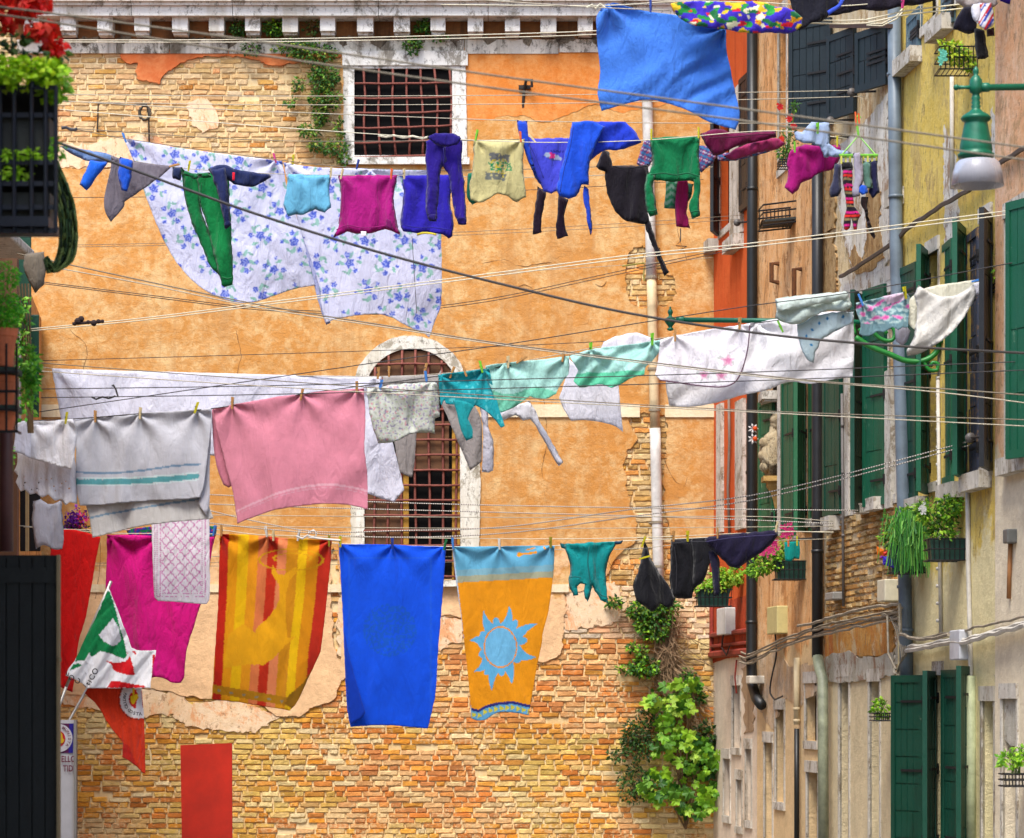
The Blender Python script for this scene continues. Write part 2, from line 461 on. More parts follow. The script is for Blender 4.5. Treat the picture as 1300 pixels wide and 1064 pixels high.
hb = [(a+nz(a*.2, b*.2, 3)*5, b+nz(a*.2, b*.2, 8)*5) for a, b in smooth_poly(hole_pipe, 3)]
crk = [(418, 700), (424, 696), (430, 720), (434, 760), (438, 800), (432, 840), (424, 820), (421, 770)]
plaster = wall_mat('ochre_plaster', (208, 146, 76), (226, 188, 132), (194, 142, 86), None, (226, 186, 142), 3.9, 1.3, streak=.9, bs=1.5, blot=2.6, contrast=.09)
def wplaster(name, poly, holes=(), mat=None, th=.026, jag=3.2, step=13):
    return slab(name, poly, BM, mat or plaster, back, th, jag, .09, step, holes, 3.5, loc=(0, 0, 0), wob=.006)
wplaster('plaster', pl_main, [W1h, W2h, hb, [(a+nz(b*.1, a*.3, 1)*4, b) for a, b in smooth_poly(crk, 3)]])
pinkp = wall_mat('pink_plaster', (238, 205, 165), (245, 222, 190), (215, 180, 130), (232, 160, 105), None, streak=.5)
for k, poly in enumerate([[(30, 185), (110, 188), (185, 176), (240, 198), (300, 204), (300, 222), (200, 217), (30, 216)],
                          [(245, 135), (262, 128), (278, 140), (282, 165), (262, 172), (248, 160)], [(600, 790), (560, 788), (500, 802), (530, 835), (590, 820)],
                          [(724, 745), (790, 745), (800, 770), (790, 795), (760, 800), (722, 806)], [(300, 895), (360, 914), (330, 935), (240, 925), (215, 900)],
                          [(85, 884), (180, 878), (240, 888), (250, 905), (190, 912), (85, 898)], [(855, 515), (905, 515), (905, 532), (850, 532)], [(436, 720), (446, 700), (444, 800), (450, 840), (436, 860)]]):
    slab('worn_plaster', poly, BM, pinkp, back, .012+.001*k, 5, .12, 10, (), 3, loc=(0, 0, 0))
crackm = plain('plaster_crack', (120, 84, 52), .9, bump=0)
def crack(pts, r=.004):
    m = MB(); q = smooth_poly(pts, 5, False, 90); m.tube([BM(a+1.6*nz(a*.25, b*.25, 1), b+1.6*nz(a*.25, b*.25, 9), .0275) for a, b in q], [r*(.4+.6*abs(math.sin(i*.7))) for i in range(len(q))], 4); m.build('crack', crackm, back, loc=(0, 0, 0))
for p_ in ([(842, 580), (850, 600), (858, 612), (870, 618), (872, 606)], [(655, 366), (664, 362), (676, 366)], [(755, 361), (764, 364), (770, 358)], [(780, 690), (772, 712), (780, 722)], [(612, 335), (640, 330), (660, 338), (700, 333)], [(690, 500), (694, 560), (688, 600), (694, 640)], [(90, 420), (110, 440), (106, 470)], [(300, 420), (306, 452), (300, 476)], [(862, 200), (868, 250), (860, 290), (872, 330)], [(640, 745), (660, 752), (700, 748)], [(120, 640), (128, 700), (122, 760)]): crack(p_)
terra = wall_mat('terracotta_plaster', (205, 108, 58), (226, 146, 92), (190, 90, 50), None, None, streak=.3)
slab('plaster_remnant', [(157, 66), (345, 66), (436, 66), (436, 74), (405, 78), (370, 84), (345, 86), (325, 78), (290, 74), (250, 76), (228, 86), (212, 98), (204, 109), (196, 108), (178, 104), (175, 92), (177, 82), (165, 83), (158, 78)],
     BM, terra, back, .03, 2.5, .15, 8, (), 2.5, loc=(0, 0, 0))
orangep = wall_mat('orange_plaster', (216, 128, 54), (230, 164, 98), (206, 116, 52), None, None, streak=.6)
slab('orange_plaster', [(593, 66), (905, 66), (905, 140), (850, 138), (800, 150), (750, 142), (700, 158), (650, 150), (612, 160), (593, 158)], BM, orangep, back, .030, 5, .04, 12, (), 3, loc=(0, 0, 0))
# bricks, course by course, only where the plaster has gone
PLP = smooth_poly(pl_main, 4); PLH = [np.array(h, float) for h in (hb, crk, W1h, W2h)]
def exposed(px, py):
    q = np.array([(px-22, py), (px+22, py), (px, py-9), (px, py+9), (px, py)], float)
    i = inside(PLP, q)
    for h in PLH[:2]: i &= ~inside(h, q)
    return not i.all()
pal_top = [(226, 192, 146), (234, 206, 164), (218, 176, 116), (228, 186, 140), (214, 142, 66), (206, 168, 96), (226, 164, 110), (232, 206, 166), (222, 170, 90)]
pal_low = [(236, 172, 74), (228, 152, 56), (240, 202, 128), (242, 218, 168), (222, 144, 74), (232, 186, 98), (214, 130, 62), (238, 190, 120)]
pal_red = [(232, 156, 86), (236, 174, 112), (226, 138, 68), (240, 190, 132), (234, 164, 74), (242, 206, 150), (218, 144, 86)]
pal_yel = [(226, 188, 100), (234, 200, 120), (222, 170, 80), (238, 212, 150), (228, 160, 76)]
pal_pipe = [(218, 180, 118), (232, 160, 84), (228, 196, 140), (206, 160, 92), (236, 206, 156)]
pal_pink = [(238, 208, 172), (232, 190, 150), (226, 170, 128), (242, 220, 190)]
rb = random.Random(4); mb = MB(); ch = 6.7
for ci in range(-14, 156):
    cy = 1052-ci*ch-3.5                         # course centre in photo rows
    if 212 < cy < 300: pass
    x = 10+rb.uniform(-20, 0)
    while x < 965:
        thin = cy > 880
        wd = rb.uniform(18, 28) if rb.random() < .7 else rb.uniform(9, 15)
        xc = x+wd/2; x += wd+1.2
        jy = nz(xc*.008, cy*.05, 2)*1.3
        if not exposed(xc, cy): continue
        if 437 < xc < 592 and 60 < cy < 215: continue
        if 444 < xc < 612 and 430 < cy < 742: continue
        if rb.random() < .015: continue
        z = nz(xc*.011, cy*.016, 5.5)
        if cy < 225: pal = pal_top
        elif 790 < xc < 905 and cy < 745: pal = pal_pipe
        elif xc > 690 and 745 < cy < 812: pal = pal_pink
        elif xc > 780 and z > -.1: pal = pal_pipe+pal_yel
        elif cy < 930 and xc > 550: pal = pal_red
        elif z > .30: pal = pal_yel
        else: pal = pal_low if z > -.15 else pal_red
        c = rb.choice(pal); k = rb.uniform(.88, 1.06)
        if cy < 225 and rb.random() < .85: c = tuple(v*.4+m_*.6 for v, m_ in zip(c, (228, 194, 142)))
        c = lin([min(255, v*k) for v in c])
        rough = rb.random()
        dep = rb.uniform(.003, .009) if rough < .9 else rb.uniform(-.001, .005)
        if cy < 225: dep = rb.uniform(.000, .004)
        hw, hh = wd/2*rb.uniform(.96, 1.01), ch/2*rb.uniform(.80, .97)
        b = rb.uniform(.7, 1.5)
        def q(dx, dy, o, j=.8): return BM(xc+dx+rb.uniform(-j, j), cy+jy+dy+rb.uniform(-j, j), o)
        o4 = [q(-hw, hh, -.02), q(hw, hh, -.02), q(hw, -hh, -.02), q(-hw, -hh, -.02)]
        n6 = 3; top = []; bot = []
        for i in range(n6+1):
            t = i/n6*2-1
            bot.append(q(t*(hw-b), hh-b*.7, dep+rb.uniform(-.004, .004), .7)); top.append(q(t*(hw-b), -hh+b*.7, dep+rb.uniform(-.004, .004), .7))
        vs = o4+bot+top; B0 = 4; T0 = 4+n6+1; f = []
        for i in range(n6): f.append((B0+i, B0+i+1, T0+i+1, T0+i))
        f += [(0, 1, B0+n6)+tuple(B0+i for i in range(n6-1, -1, -1)), (2, 3)+tuple(T0+i for i in range(0, n6+1)), (1, 2, T0+n6, B0+n6), (3, 0, B0, T0)]
        mb.add(vs, f, c)
s = NT('brick_clay'); at_ = s.n('ShaderNodeAttribute', attribute_name='Col').outputs['Color']
c_ = s.mix(1.0, at_, s.ramp(s.noise(16, 6, .75), [(.3, g(.72)), (.7, g(1.12))]), 'MULTIPLY')
sm_ = s.math('ADD', s.math('MULTIPLY', s.noise(1.6, 6, .7), .55), s.math('MULTIPLY', s.noise(22, 4, .8), .45))
c_ = s.mix(s.ramp(sm_, [(.52, g(0)), (.60, g(.8))]), c_, lin((232, 202, 152)))
c_ = s.mix(s.ramp(s.noise(7, 6, .8), [(.62, g(0)), (.70, g(.6))]), c_, lin((150, 116, 72)))
s.L(c_, s.b.inputs['Base Color']); s.b.inputs['Roughness'].default_value = .95; s.b.inputs['Specular IOR Level'].default_value = .1
s.L(s.bump(s.noise(60, 5, .75), .8, .008, s.bump(s.noise(14, 5, .7), .6, .02)), s.b.inputs['Normal']); sbr = s.m
mb.build('brickwork', sbr, back, colattr=True, loc=(0, 0, 0))
# string courses and cornice
stone = wall_mat('white_stone', (226, 224, 218), (240, 239, 232), (178, 170, 152), (120, 112, 98), None, streak=.9, contrast=.2)
stone_d = wall_mat('weathered_stone', (218, 212, 196), (235, 230, 218), (110, 100, 84), (95, 86, 72), None, streak=1.2, contrast=.2)
cream = wall_mat('cream_band', (238, 220, 180), (244, 232, 202), (214, 190, 145), None, None)
def bbox(m, x0, x1, y0, y1, o0, o1, col=None):
    m.hexa([BM(x0, y1, o1), BM(x1, y1, o1), BM(x1, y1, o0), BM(x0, y1, o0), BM(x0, y0, o1), BM(x1, y0, o1), BM(x1, y0, o0), BM(x0, y0, o0)], col)
mb = MB(); bbox(mb, 20, 446, 514, 530, 0, .05); bbox(mb, 610, 812, 514, 530, 0, .05); bbox(mb, 844, 930, 514, 530, 0, .045)
mb.build('string_course', cream, back, loc=(0, 0, 0))
mb = MB(); bbox(mb, 20, 446, 742, 752, 0, .045); bbox(mb, 614, 722, 742, 752, 0, .045)
mb.build('string_course', cream, back, loc=(0, 0, 0))
mb = MB()
xx = 22
while xx < 935:
    wd = rb.uniform(66, 130); x1 = min(xx+wd, 936)
    bbox(mb, xx, x1-1, 51+rb.uniform(-.4, .4), 68+rb.uniform(-1, 1.5), 0, .045+rb.uniform(-.004, .004)); xx = x1
mb.build('frieze', stone_d, back, loc=(0, 0, 0))
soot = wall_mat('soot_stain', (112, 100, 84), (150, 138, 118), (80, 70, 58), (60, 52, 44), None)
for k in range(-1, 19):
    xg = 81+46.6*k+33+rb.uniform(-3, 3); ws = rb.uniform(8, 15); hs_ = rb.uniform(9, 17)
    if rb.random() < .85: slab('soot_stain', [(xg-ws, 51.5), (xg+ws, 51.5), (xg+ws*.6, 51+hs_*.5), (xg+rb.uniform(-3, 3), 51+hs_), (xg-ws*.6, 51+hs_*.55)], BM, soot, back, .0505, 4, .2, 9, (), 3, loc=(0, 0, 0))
    x0 = 81+46.6*k+rb.uniform(-1, 1); mb = MB(); w_ = 19.5+rb.uniform(-1, 1)
    bbox(mb, x0, x0+w_, 27, 45.5+rb.uniform(-1, 1), 0, .26); bbox(mb, x0+1, x0+w_-1, 45, 49, 0, .20)
    mb.build('modillion', stone, back, loc=(0, 0, 0))
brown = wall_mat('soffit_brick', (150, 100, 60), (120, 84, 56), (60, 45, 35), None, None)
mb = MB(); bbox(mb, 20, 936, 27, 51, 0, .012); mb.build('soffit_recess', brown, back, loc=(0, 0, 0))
mb = MB(); xx = 20
while xx < 936:
    x1 = min(xx+rb.uniform(110, 190), 937)
    e = rb.uniform(-.004, .004)
    bbox(mb, xx, x1-.8, 15, 27.5, 0, .34+e); bbox(mb, xx, x1-.8, 4, 11, 0, .44+e); bbox(mb, xx, x1-.8, 11, 15.2, 0, .385+e); bbox(mb, xx, x1-.8, -6, 3.5, 0, .46+e)
    bbox(mb, xx, x1-.8, -40, -6, 0, .52); xx = x1
mb.build('cornice', stone, back, loc=(0, 0, 0))
mb = MB(); mb.hexa([(-8, YB-.75, 12.78), (7.6, YB-.75, 12.78), (7.6, YB+4.2, 12.78), (-8, YB+4.2, 12.78), (-8, YB-.75, 12.85), (7.6, YB-.75, 12.85), (7.6, YB+4.2, 14.2), (-8, YB+4.2, 14.2)])
mb.build('roof', plain('roof_tile', (170, 90, 60), .9), back)
# window 1
dark = plain('dark_interior', (9, 7, 8), .8, bump=0, spec=.1)
rust = plain('rusty_iron', (140, 78, 66), .75, .2, var=.3, vs=30, bump=.6, bs=80)
def jit(a): return [(x+rb.uniform(-.6, .6), y+rb.uniform(-.6, .6)) for x, y in a]
win = slab('window', [(437, 70), (592, 69), (594, 209), (437, 210)], BM, stone, back, .05, .8, .2, 10, [[(450, 88), (574, 88), (574, 198), (450, 198)]], 5, loc=BM(515, 209))
mb = MB(); bbox(mb, 435, 594, 66, 84.5, .04, .075); mb.build('lintel', stone, win, loc=(0, 0, 0)); mb = MB(); bbox(mb, 434, 596, 201, 210, .04, .10); mb.build('sill', stone, win, loc=(0, 0, 0))
mb = MB(); bbox(mb, 447, 577, 86, 202, .002, .008); mb.build('pane', dark, win, loc=(0, 0, 0))
mb = MB()
for k in range(7):
    x = 463+18.3*k; mb.tube([BM(x+rb.uniform(-.6, .6)-1.5+3*t+1.2*math.sin(t*6+k), 88+110*t, .04) for t in np.linspace(0, 1, 8)], .016, 6)
for k in range(6):
    y = 107+18.5*k; mb.tube([BM(450+124*t, y+rb.uniform(-.5, .5)+1.6*math.sin(t*2+k*.3)-t*2.5, .06) for t in np.linspace(0, 1, 8)], .014, 6)
mb.build('grille', rust, win, smooth=True, loc=(0, 0, 0))
# window 2, arched
outer = [(447, 745)]+[(447, 560)]+[(523-75*math.cos(a), 504-76*math.sin(a)) for a in np.linspace(0.05, math.pi-.05, 26)]+[(610, 560), (609, 745)]
inner = [(463, 738)]+[(523-60.5*math.cos(a), 504-61*math.sin(a)) for a in np.linspace(0, math.pi, 26)]+[(585, 738)]
lime = wall_mat('limewashed_stone', (226, 222, 208), (242, 240, 230), (196, 186, 160), (150, 140, 118), None)
win = slab('arched_window', outer, BM, lime, back, .055, 1.2, .2, 8, [inner], 4, loc=BM(525, 745), corner=60)
mb = MB(); mb.hexa([BM(455, 745, .01), BM(592, 745, .01), BM(592, 745, .002), BM(455, 745, .002), BM(455, 436, .01), BM(592, 436, .01), BM(592, 436, .002), BM(455, 436, .002)])
mb.build('pane', dark, win, loc=(0, 0, 0))
wood = plain('brown_board', (112, 74, 44), .8, var=.4, vs=5)
mb = MB(); bbox(mb, 464, 512, 600, 738, .012, .03); bbox(mb, 520, 570, 535, 596, .012, .028); bbox(mb, 464, 582, 446, 500, .012, .02); mb.build('inner_board', wood, win, loc=(0, 0, 0))
mb = MB(); bbox(mb, 512, 519, 596, 738, .012, .035, ); bbox(mb, 574, 584, 500, 738, .012, .035); mb.build('casement', plain('ochre_paint', (190, 140, 40), .7, var=.35, vs=20), win, loc=(0, 0, 0))
mb = MB()
for k in range(7):
    x = 476+17.2*k; yt = 504-math.sqrt(max(0, 60**2-(x-523)**2)); mb.tube([BM(x+rb.uniform(-.5, .5)+math.sin(t*5+k), yt+(738-yt)*t, .05) for t in np.linspace(0, 1, 12)], .017, 6)
for k in range(15):
    y = 463+19.2*k; hw = 61 if y > 504 else math.sqrt(60**2-(504-y)**2); mb.tube([BM(523-hw+2*hw*t, y+rb.uniform(-.5, .5), .075) for t in np.linspace(0, 1, 8)], .015, 6)
mb.build('grille', rust, win, smooth=True, loc=(0, 0, 0))
mb = MB(); bbox(mb, 445, 612, 737, 745, .04, .12); mb.build('sill', lime, win, loc=(0, 0, 0))
# downpipe
pm = plain('white_pipe', (222, 220, 214), .5, var=.25, vs=6, bump=.2); pm2 = plain('stained_pipe', (226, 204, 160), .6, var=.3, vs=4)
pipe = thing('downpipe', 'white rainwater pipe running down the ochre wall of the back building', 'pipe', BM(828, 745))
def pipex(y): return 820.5+(y-100)/640*15
mb = MB(); mb.tube([BM(pipex(y), y, .13) for y in np.linspace(20, 356, 8)], .072, 14); mb.build('upper_pipe', pm, pipe, smooth=True); mb = MB(); mb.tube([BM(pipex(y), y, .13) for y in np.linspace(545, 750, 6)], .072, 14); mb.build('lower_pipe', pm, pipe, smooth=True)
mb = MB(); mb.tube([BM(pipex(y), y, .13) for y in np.linspace(354, 548, 6)], .066, 14); mb.build('stained_pipe', pm2, pipe, smooth=True)
for y in (130, 354, 470, 522, 664, 720):
    mb = MB(); mb.tube([BM(pipex(y), y-1.5, .13), BM(pipex(y), y+1.5, .13)], .08, 14); mb.tube([BM(pipex(y)-10, y, 0), BM(pipex(y), y, .06)], .01, 5); mb.build('pipe_collar', plain('collar_zinc', (150, 140, 120), .6), pipe)
# iron hook with stain
hk = MB(); hk.tube([BM(664, 137, .02), BM(665, 118, .05), BM(668, 104, .14), BM(675, 105, .17), BM(675, 114, .15)], .02, 6); hk.box(BM(666, 112, .05), (.16, .06, .05))
tag(hk.build('wall_hook', plain('black_iron', (40, 32, 28), .7)), 'black iron hook fixed high on the orange plaster', 'hook')
mb = MB(); mb.tube([BM(124, 168, .03), BM(126, 134, .1), BM(145, 133, .1), BM(165, 135, .1), BM(187, 134, .1), BM(190, 150, .1), BM(190, 186, .04)], .012, 5)
tag(mb.build('wall_bracket', plain('dark_bracket', (60, 50, 42), .7)), 'thin iron bracket on the pale brick at upper left', 'bracket')
mb = MB()
for k in range(9):
    mb.tube([BM(186+(5+rb.random()*3)*math.cos(t)+rb.uniform(-1, 1), 147+(8+rb.random()*2)*math.sin(t), .14+.01*k) for t in np.linspace(0, 6.28, 14)[:-1]], .006, 4, closed=True)
tag(mb.build('cable_coil', plain('grey_cable', (90, 84, 74), .6)), 'small coil of grey cable hanging on the upper left bracket', 'cable')
# plants on the back wall
GR = [(52, 110, 28), (84, 140, 36), (40, 84, 26), (120, 158, 46), (70, 120, 50)]
GD = [(40, 78, 30), (60, 100, 36), (34, 64, 28), (88, 120, 44)]
GL = [(158, 212, 44), (128, 192, 40), (184, 226, 70), (104, 166, 38)]
stemm = plain('brown_stem', (118, 92, 62), .9, var=.3, vs=20)
def wall_plant(name, label, cat, blobs, cols, size=.06, group=None, wide=.55, stems=3):
    x, y = blobs[0][0], blobs[0][1]
    t = thing(name, label, cat, BM(x, y), group); mb = MB(); st = MB()
    for i, (bx, by, rx, ry, n) in enumerate(blobs):
        m = YB/F; leaves(mb, BM(bx, by, .12), (rx*m, .12, ry*m), int(n*1.7), size*1.1, cols, sd=i+int(x), wide=wide)
        for k in range(stems): st.tube([BM(bx+rb.uniform(-2, 2), by+ry*.6, 0), BM(bx+rb.uniform(-rx, rx)*.5, by, .08), BM(bx+rb.uniform(-rx, rx)*.9, by-ry*.7+rb.uniform(0, ry), .16)], .006, 4)
    mb.build('foliage', LEAF(), t, colattr=True); st.build('stem', stemm, t)
    return t
G1 = 'weeds rooted in the cornice'
wall_plant('creeper', 'tall green creeper climbing beside the upper barred window', 'plant',
           [(412, 100, 20, 18, 260), (400, 70, 30, 12, 200), (372, 62, 28, 9, 130), (415, 128, 22, 14, 200), (408, 150, 10, 10, 90), (392, 168, 14, 8, 80), (425, 190, 18, 10, 110), (380, 110, 10, 8, 40), (400, 186, 8, 7, 40), (370, 132, 8, 5, 25), (436, 204, 6, 8, 40), (432, 165, 6, 12, 40)], GR+[(150, 165, 60)], .055)
wall_plant('cornice_weed', 'bright green tuft between cornice blocks above the creeper', 'plant', [(352, 38, 16, 10, 190)], GR+GL[:1], .05, G1)
wall_plant('cornice_weed', 'thin brownish weed in the cornice gap right of the bright tuft', 'plant', [(400, 38, 15, 9, 70)], GD+[(140, 120, 60)], .045, G1)
wall_plant('cornice_weed', 'leafy weed in the cornice gap above the barred window', 'plant', [(540, 37, 14, 8, 120), (524, 60, 12, 10, 110), (560, 50, 12, 5, 30)], GR, .05, G1)
wall_plant('cornice_weed', 'mossy green weed filling the cornice gap above the terracotta patch', 'plant', [(304, 39, 13, 9, 150), (320, 62, 12, 12, 70)], GD+GR, .045, G1)
wall_plant('wall_shrub', 'round green shrub growing from bare brick below the black trousers', 'shrub', [(830, 790, 24, 24, 420), (812, 775, 16, 12, 130), (780, 765, 12, 6, 60), (845, 770, 18, 12, 120)], GR+GL[:1], .06)
wall_plant('wall_shrub', 'smaller light green shrub below the round one on the brick', 'shrub', [(820, 848, 20, 12, 200), (815, 832, 8, 14, 60), (795, 850, 14, 6, 40), (802, 822, 5, 5, 20)], GR+GL[:2], .06)
wall_plant('wall_shrub', 'dark dense bush on the lower brick wall left of the fig', 'shrub', [(812, 938, 26, 28, 380), (830, 905, 24, 14, 120), (784, 958, 14, 10, 50), (806, 995, 24, 26, 220)], GD+GR[:1], .05)
wall_plant('wall_shrub', 'small green tuft on the brick right of the dry roots', 'shrub', [(873, 860, 10, 14, 70), (885, 885, 12, 8, 60)], GR, .05)
fig = thing('fig_bush', 'bright green fig bush with large lobed leaves at the foot of the wall', 'bush', BM(865, 1050))
mb = MB()
def figleaf(mb, c, size, ang, tilt, cl):
    pts = []; 
    for k, (a, r) in enumerate([(-155, .4), (-125, .7), (-112, .72), (-92, .58), (-68, .88), (-52, .9), (-32, .62), (-12, 1.02), (0, 1.1), (12, 1.02), (32, .62), (52, .9), (68, .88), (92, .58), (112, .72), (125, .7), (155, .4)]):
        a = math.radians(a+ang-90); pts.append(Vector((math.cos(a)*r*size, -.25*r*r*size*math.cos(k)+tilt*math.sin(a)*r*size, math.sin(a)*r*size)))
    vs = [Vector(c)]+[Vector(c)+p for p in pts]; mb.add(vs, [(0, i, i+1) for i in range(1, len(pts))], cl)
rf = random.Random(9); st = MB()
for (bx, by, rx, ry, n) in [(850, 890, 30, 22, 60), (872, 868, 14, 10, 16), (848, 922, 16, 16, 26), (862, 948, 40, 20, 62), (884, 966, 30, 18, 50), (835, 1000, 26, 24, 50), (880, 1010, 34, 28, 70)]:
    for i in range(n):
        a = rf.uniform(0, 6.28); r = math.sqrt(rf.random())
        figleaf(mb, BM(bx+rx*r*math.cos(a), by+ry*r*math.sin(a), rf.uniform(.1, .5)), rf.uniform(.035, .115), rf.uniform(-90, 90), rf.uniform(-.9, .9), lin(rf.choice(GL+GL+GR[:2]), ALB*rf.uniform(.6, 1.1)))
    st.tube([BM(870, 1052, .1), BM((bx+870)/2, (by+1040)/2, .2), BM(bx, by, .25)], .014, 5)
mb.build('foliage', LEAF(), fig, colattr=True); st.build('stem', stemm, fig)
rt = thing('dry_vine', 'dead grey brown vine roots hanging down the brick above the fig', 'plant', BM(860, 930)); mb = MB()
for k in range(130):
    x0 = 848+rf.gauss(0, 5); L = rf.uniform(.3, 1); y0 = 762+rf.uniform(0, 60)
    pts = [(x0, y0), (848+rf.gauss(0, 9), y0+45*L), (846+rf.gauss(0, 12), y0+80*L), (856+rf.gauss(0, 16), y0+105*L), (870+rf.gauss(0, 20), y0+150*L)]
    mb.tube([BM(a, b, .05+abs(rf.gauss(0, .07))) for a, b in pts], .006, 3, caps=False)
mb.build('roots', plain('dead_vine', (160, 132, 100), .95, var=.3, vs=10), rt)
wall_plant('ground_ivy', 'dark leaves behind the fig beside the corner of the grey wall base', 'plant', [(895, 935, 14, 20, 150), (900, 965, 12, 14, 100)], GD, .07)
# ------------------------------------------------------------------ right-hand row of houses
DV = Vector((.1111, -1, 0)).normalized(); NV = Vector((-DV.y*-1, -DV.x, 0)); NV = Vector((-.99388, -.11043, 0))
ZV = Vector((0, 0, 1)); C0 = Vector((2.7, 38, 0))
def RY(sx): return 6.92/((sx-650)/F+.11111)
def RS(sx): return (38-RY(sx))*1.00615
def WP(s, z, off=0): return C0+DV*s+ZV*z+NV*off
def RP(sx, sy, off=0.0): Y = RY(sx); return P(sx, sy, Y)+NV*off
def RZ(sx, sy): return H+(HY-sy)/F*RY(sx)
def wall_holes(mb, s0, s1, z0, z1, holes, off=0.0, rev=.12):
    ss = sorted({s0, s1, *[h[0] for h in holes], *[h[1] for h in holes]}); zs = sorted({z0, z1, *[h[2] for h in holes], *[h[3] for h in holes]})
    for a, b in zip(ss, ss[1:]):
        for c, d in zip(zs, zs[1:]):
            ms, mz = (a+b)/2, (c+d)/2
            if any(h[0] < ms < h[1] and h[2] < mz < h[3] for h in holes): continue
            mb.quad(WP(a, c, off), WP(b, c, off), WP(b, d, off), WP(a, d, off))
    for a, b, c, d in holes:
        for (p, q) in (((a, c), (b, c)), ((b, c), (b, d)), ((b, d), (a, d)), ((a, d), (a, c))):
            mb.quad(WP(*p, off), WP(*q, off), WP(*q, off-rev), WP(*p, off-rev))
stone_w = wall_mat('istrian_stone', (206, 198, 184), (226, 220, 208), (150, 140, 122), (140, 124, 100), None, blot=3)
def house(name, label, sa, sb, mat, holes, off=0.0, top=12.6, cat='house'):
    s0, s1 = RS(sa), RS(sb)
    t = thing(name, label, cat, WP((s0+s1)/2, 0, 0))
    hs = [(RS(a), RS(b), z0, z1) for a, b, z0, z1 in holes]
    mb = MB(); wall_holes(mb, s0, s1, 0, top, hs, off)
    mb.quad(WP(s0, 0, off), WP(s0, top, off), WP(s0, top, -4), WP(s0, 0, -4)); mb.quad(WP(s1, 0, off), WP(s1, 0, -4), WP(s1, top, -4), WP(s1, top, off))
    mb.quad(WP(s0, top, off), WP(s1, top, off), WP(s1, top, -4), WP(s0, top, -4)); mb.quad(WP(s0, 0, -4), WP(s0, top, -4), WP(s1, top, -4), WP(s1, 0, -4))
    mb.build('wall', mat, t, loc=(0, 0, 0))
    for (a, b, c, d) in hs:
        m = MB(); m.quad(WP(a-.02, c-.02, off-.11), WP(b+.02, c-.02, off-.11), WP(b+.02, d+.02, off-.11), WP(a-.02, d+.02, off-.11))
        wn = m.build('window', dark, t, loc=WP((a+b)/2, c, off-.2))
        m = MB(); fw = min(.05, (b-a)*.25)
        for (p, q, r, u) in ((a-fw, a, c, d), (b, b+fw, c, d), (a-fw, b+fw, d, d+.13), (a-fw, b+fw, c-.09, c)):
            o1 = off+.012 if (r, u) == (c, d) else off+.025
            m.hexa([WP(p, r, off-.02), WP(q, r, off-.02), WP(q, r, o1), WP(p, r, o1), WP(p, u, off-.02), WP(q, u, off-.02), WP(q, u, o1), WP(p, u, o1)])
        m.build('frame', stone_w, wn, loc=(0, 0, 0))
    m = MB(); m.hexa([WP(s0-.0, top, .35), WP(s1+.0, top, .35), WP(s1, top, -4), WP(s0, top, -4), WP(s0, top+.1, .35), WP(s1, top+.1, .35), WP(s1, top+1.3, -4), WP(s0, top+1.3, -4)])
    m.build('roof', plain('roof_tile', (170, 90, 60), .9), t)
    return t
mA = wall_mat('orange_red_paint', (212, 86, 34), (226, 116, 60), (176, 66, 32), None, (216, 198, 176), 2.66, .03, streak=.8, contrast=.3)
mB = wall_mat('peach_paint', (238, 176, 112), (244, 206, 158), (200, 138, 82), (176, 122, 72), (222, 192, 146), 2.7, .5, streak=1.2, bs=1.6)
mC = wall_mat('cream_render', (230, 206, 158), (240, 226, 196), (204, 166, 104), (176, 132, 78), (218, 200, 162), 2.5, .4, streak=1.2, bs=2.2)
mD = wall_mat('yellow_paint', (232, 200, 98), (240, 216, 132), (204, 172, 88), (196, 168, 110), (222, 208, 160), 3.5, 1.4, streak=1.1, bs=1.8)
mE = wall_mat('salmon_paint', (230, 172, 126), (240, 206, 174), (214, 160, 110), (186, 150, 110), (226, 210, 182), 4.2, .6, streak=1.1, bs=1.5)
hA = house('orange_house', 'narrow orange red house with a grey base at the far right corner', 904.5, 962, mA,
           [(914, 927, 8.3, 9.9), (919, 927, .6, 1.35), (930, 940, 1.5, 2.3), (935.5, 942, .5, 1.1), (947, 954, .6, 1.5)], top=12.2)
hB = house('peach_house', 'peach house with streaked plaster between two dark downpipes', 962, 1046, mB,
           [(986, 997, .9, 2.0), (972, 982, .4, 1.6), (1024, 1039, 1.65, 2.3), (1026, 1040, .3, 1.3), (971, 990, 4.15, 6.3), (1024, 1038, 4.15, 6.3), (990, 1000, 8.4, 10.2)], .012, 11.6)
hC = house('cream_house', 'cream house with crumbling render and a patch of bare brick', 1046, 1142, mC,
           [(1066, 1078, .4, 2.36), (1104, 1117, .4, 2.3), (1070, 1083, 4.15, 6.3), (1128, 1138, 4.15, 6.3), (1130, 1139, 8.4, 10.2)], .0, 11.0)
hD = house('yellow_house', 'yellow house with weathered grey lower wall at the right', 1142, 1268, mD,
           [(1190, 1199, .6, 2.34), (1181, 1194, 4.15, 6.3), (1249, 1261, 4.15, 6.3), (1172, 1192, 8.5, 10.3), (1216, 1236, 8.5, 10.3), (1250, 1265, .4, 2.1)], .02, 10.6)
hE = house('salmon_house', 'salmon pink house nearest on the right edge', 1268, 2100, mE,
           [(1278, 1296, .6, 2.12), (1283, 1325, 4.15, 6.2), (1420, 1500, 4.15, 6.2), (1600, 1700, 4.15, 6.2), (1420, 1500, .8, 2.2)], .035, 9.0)
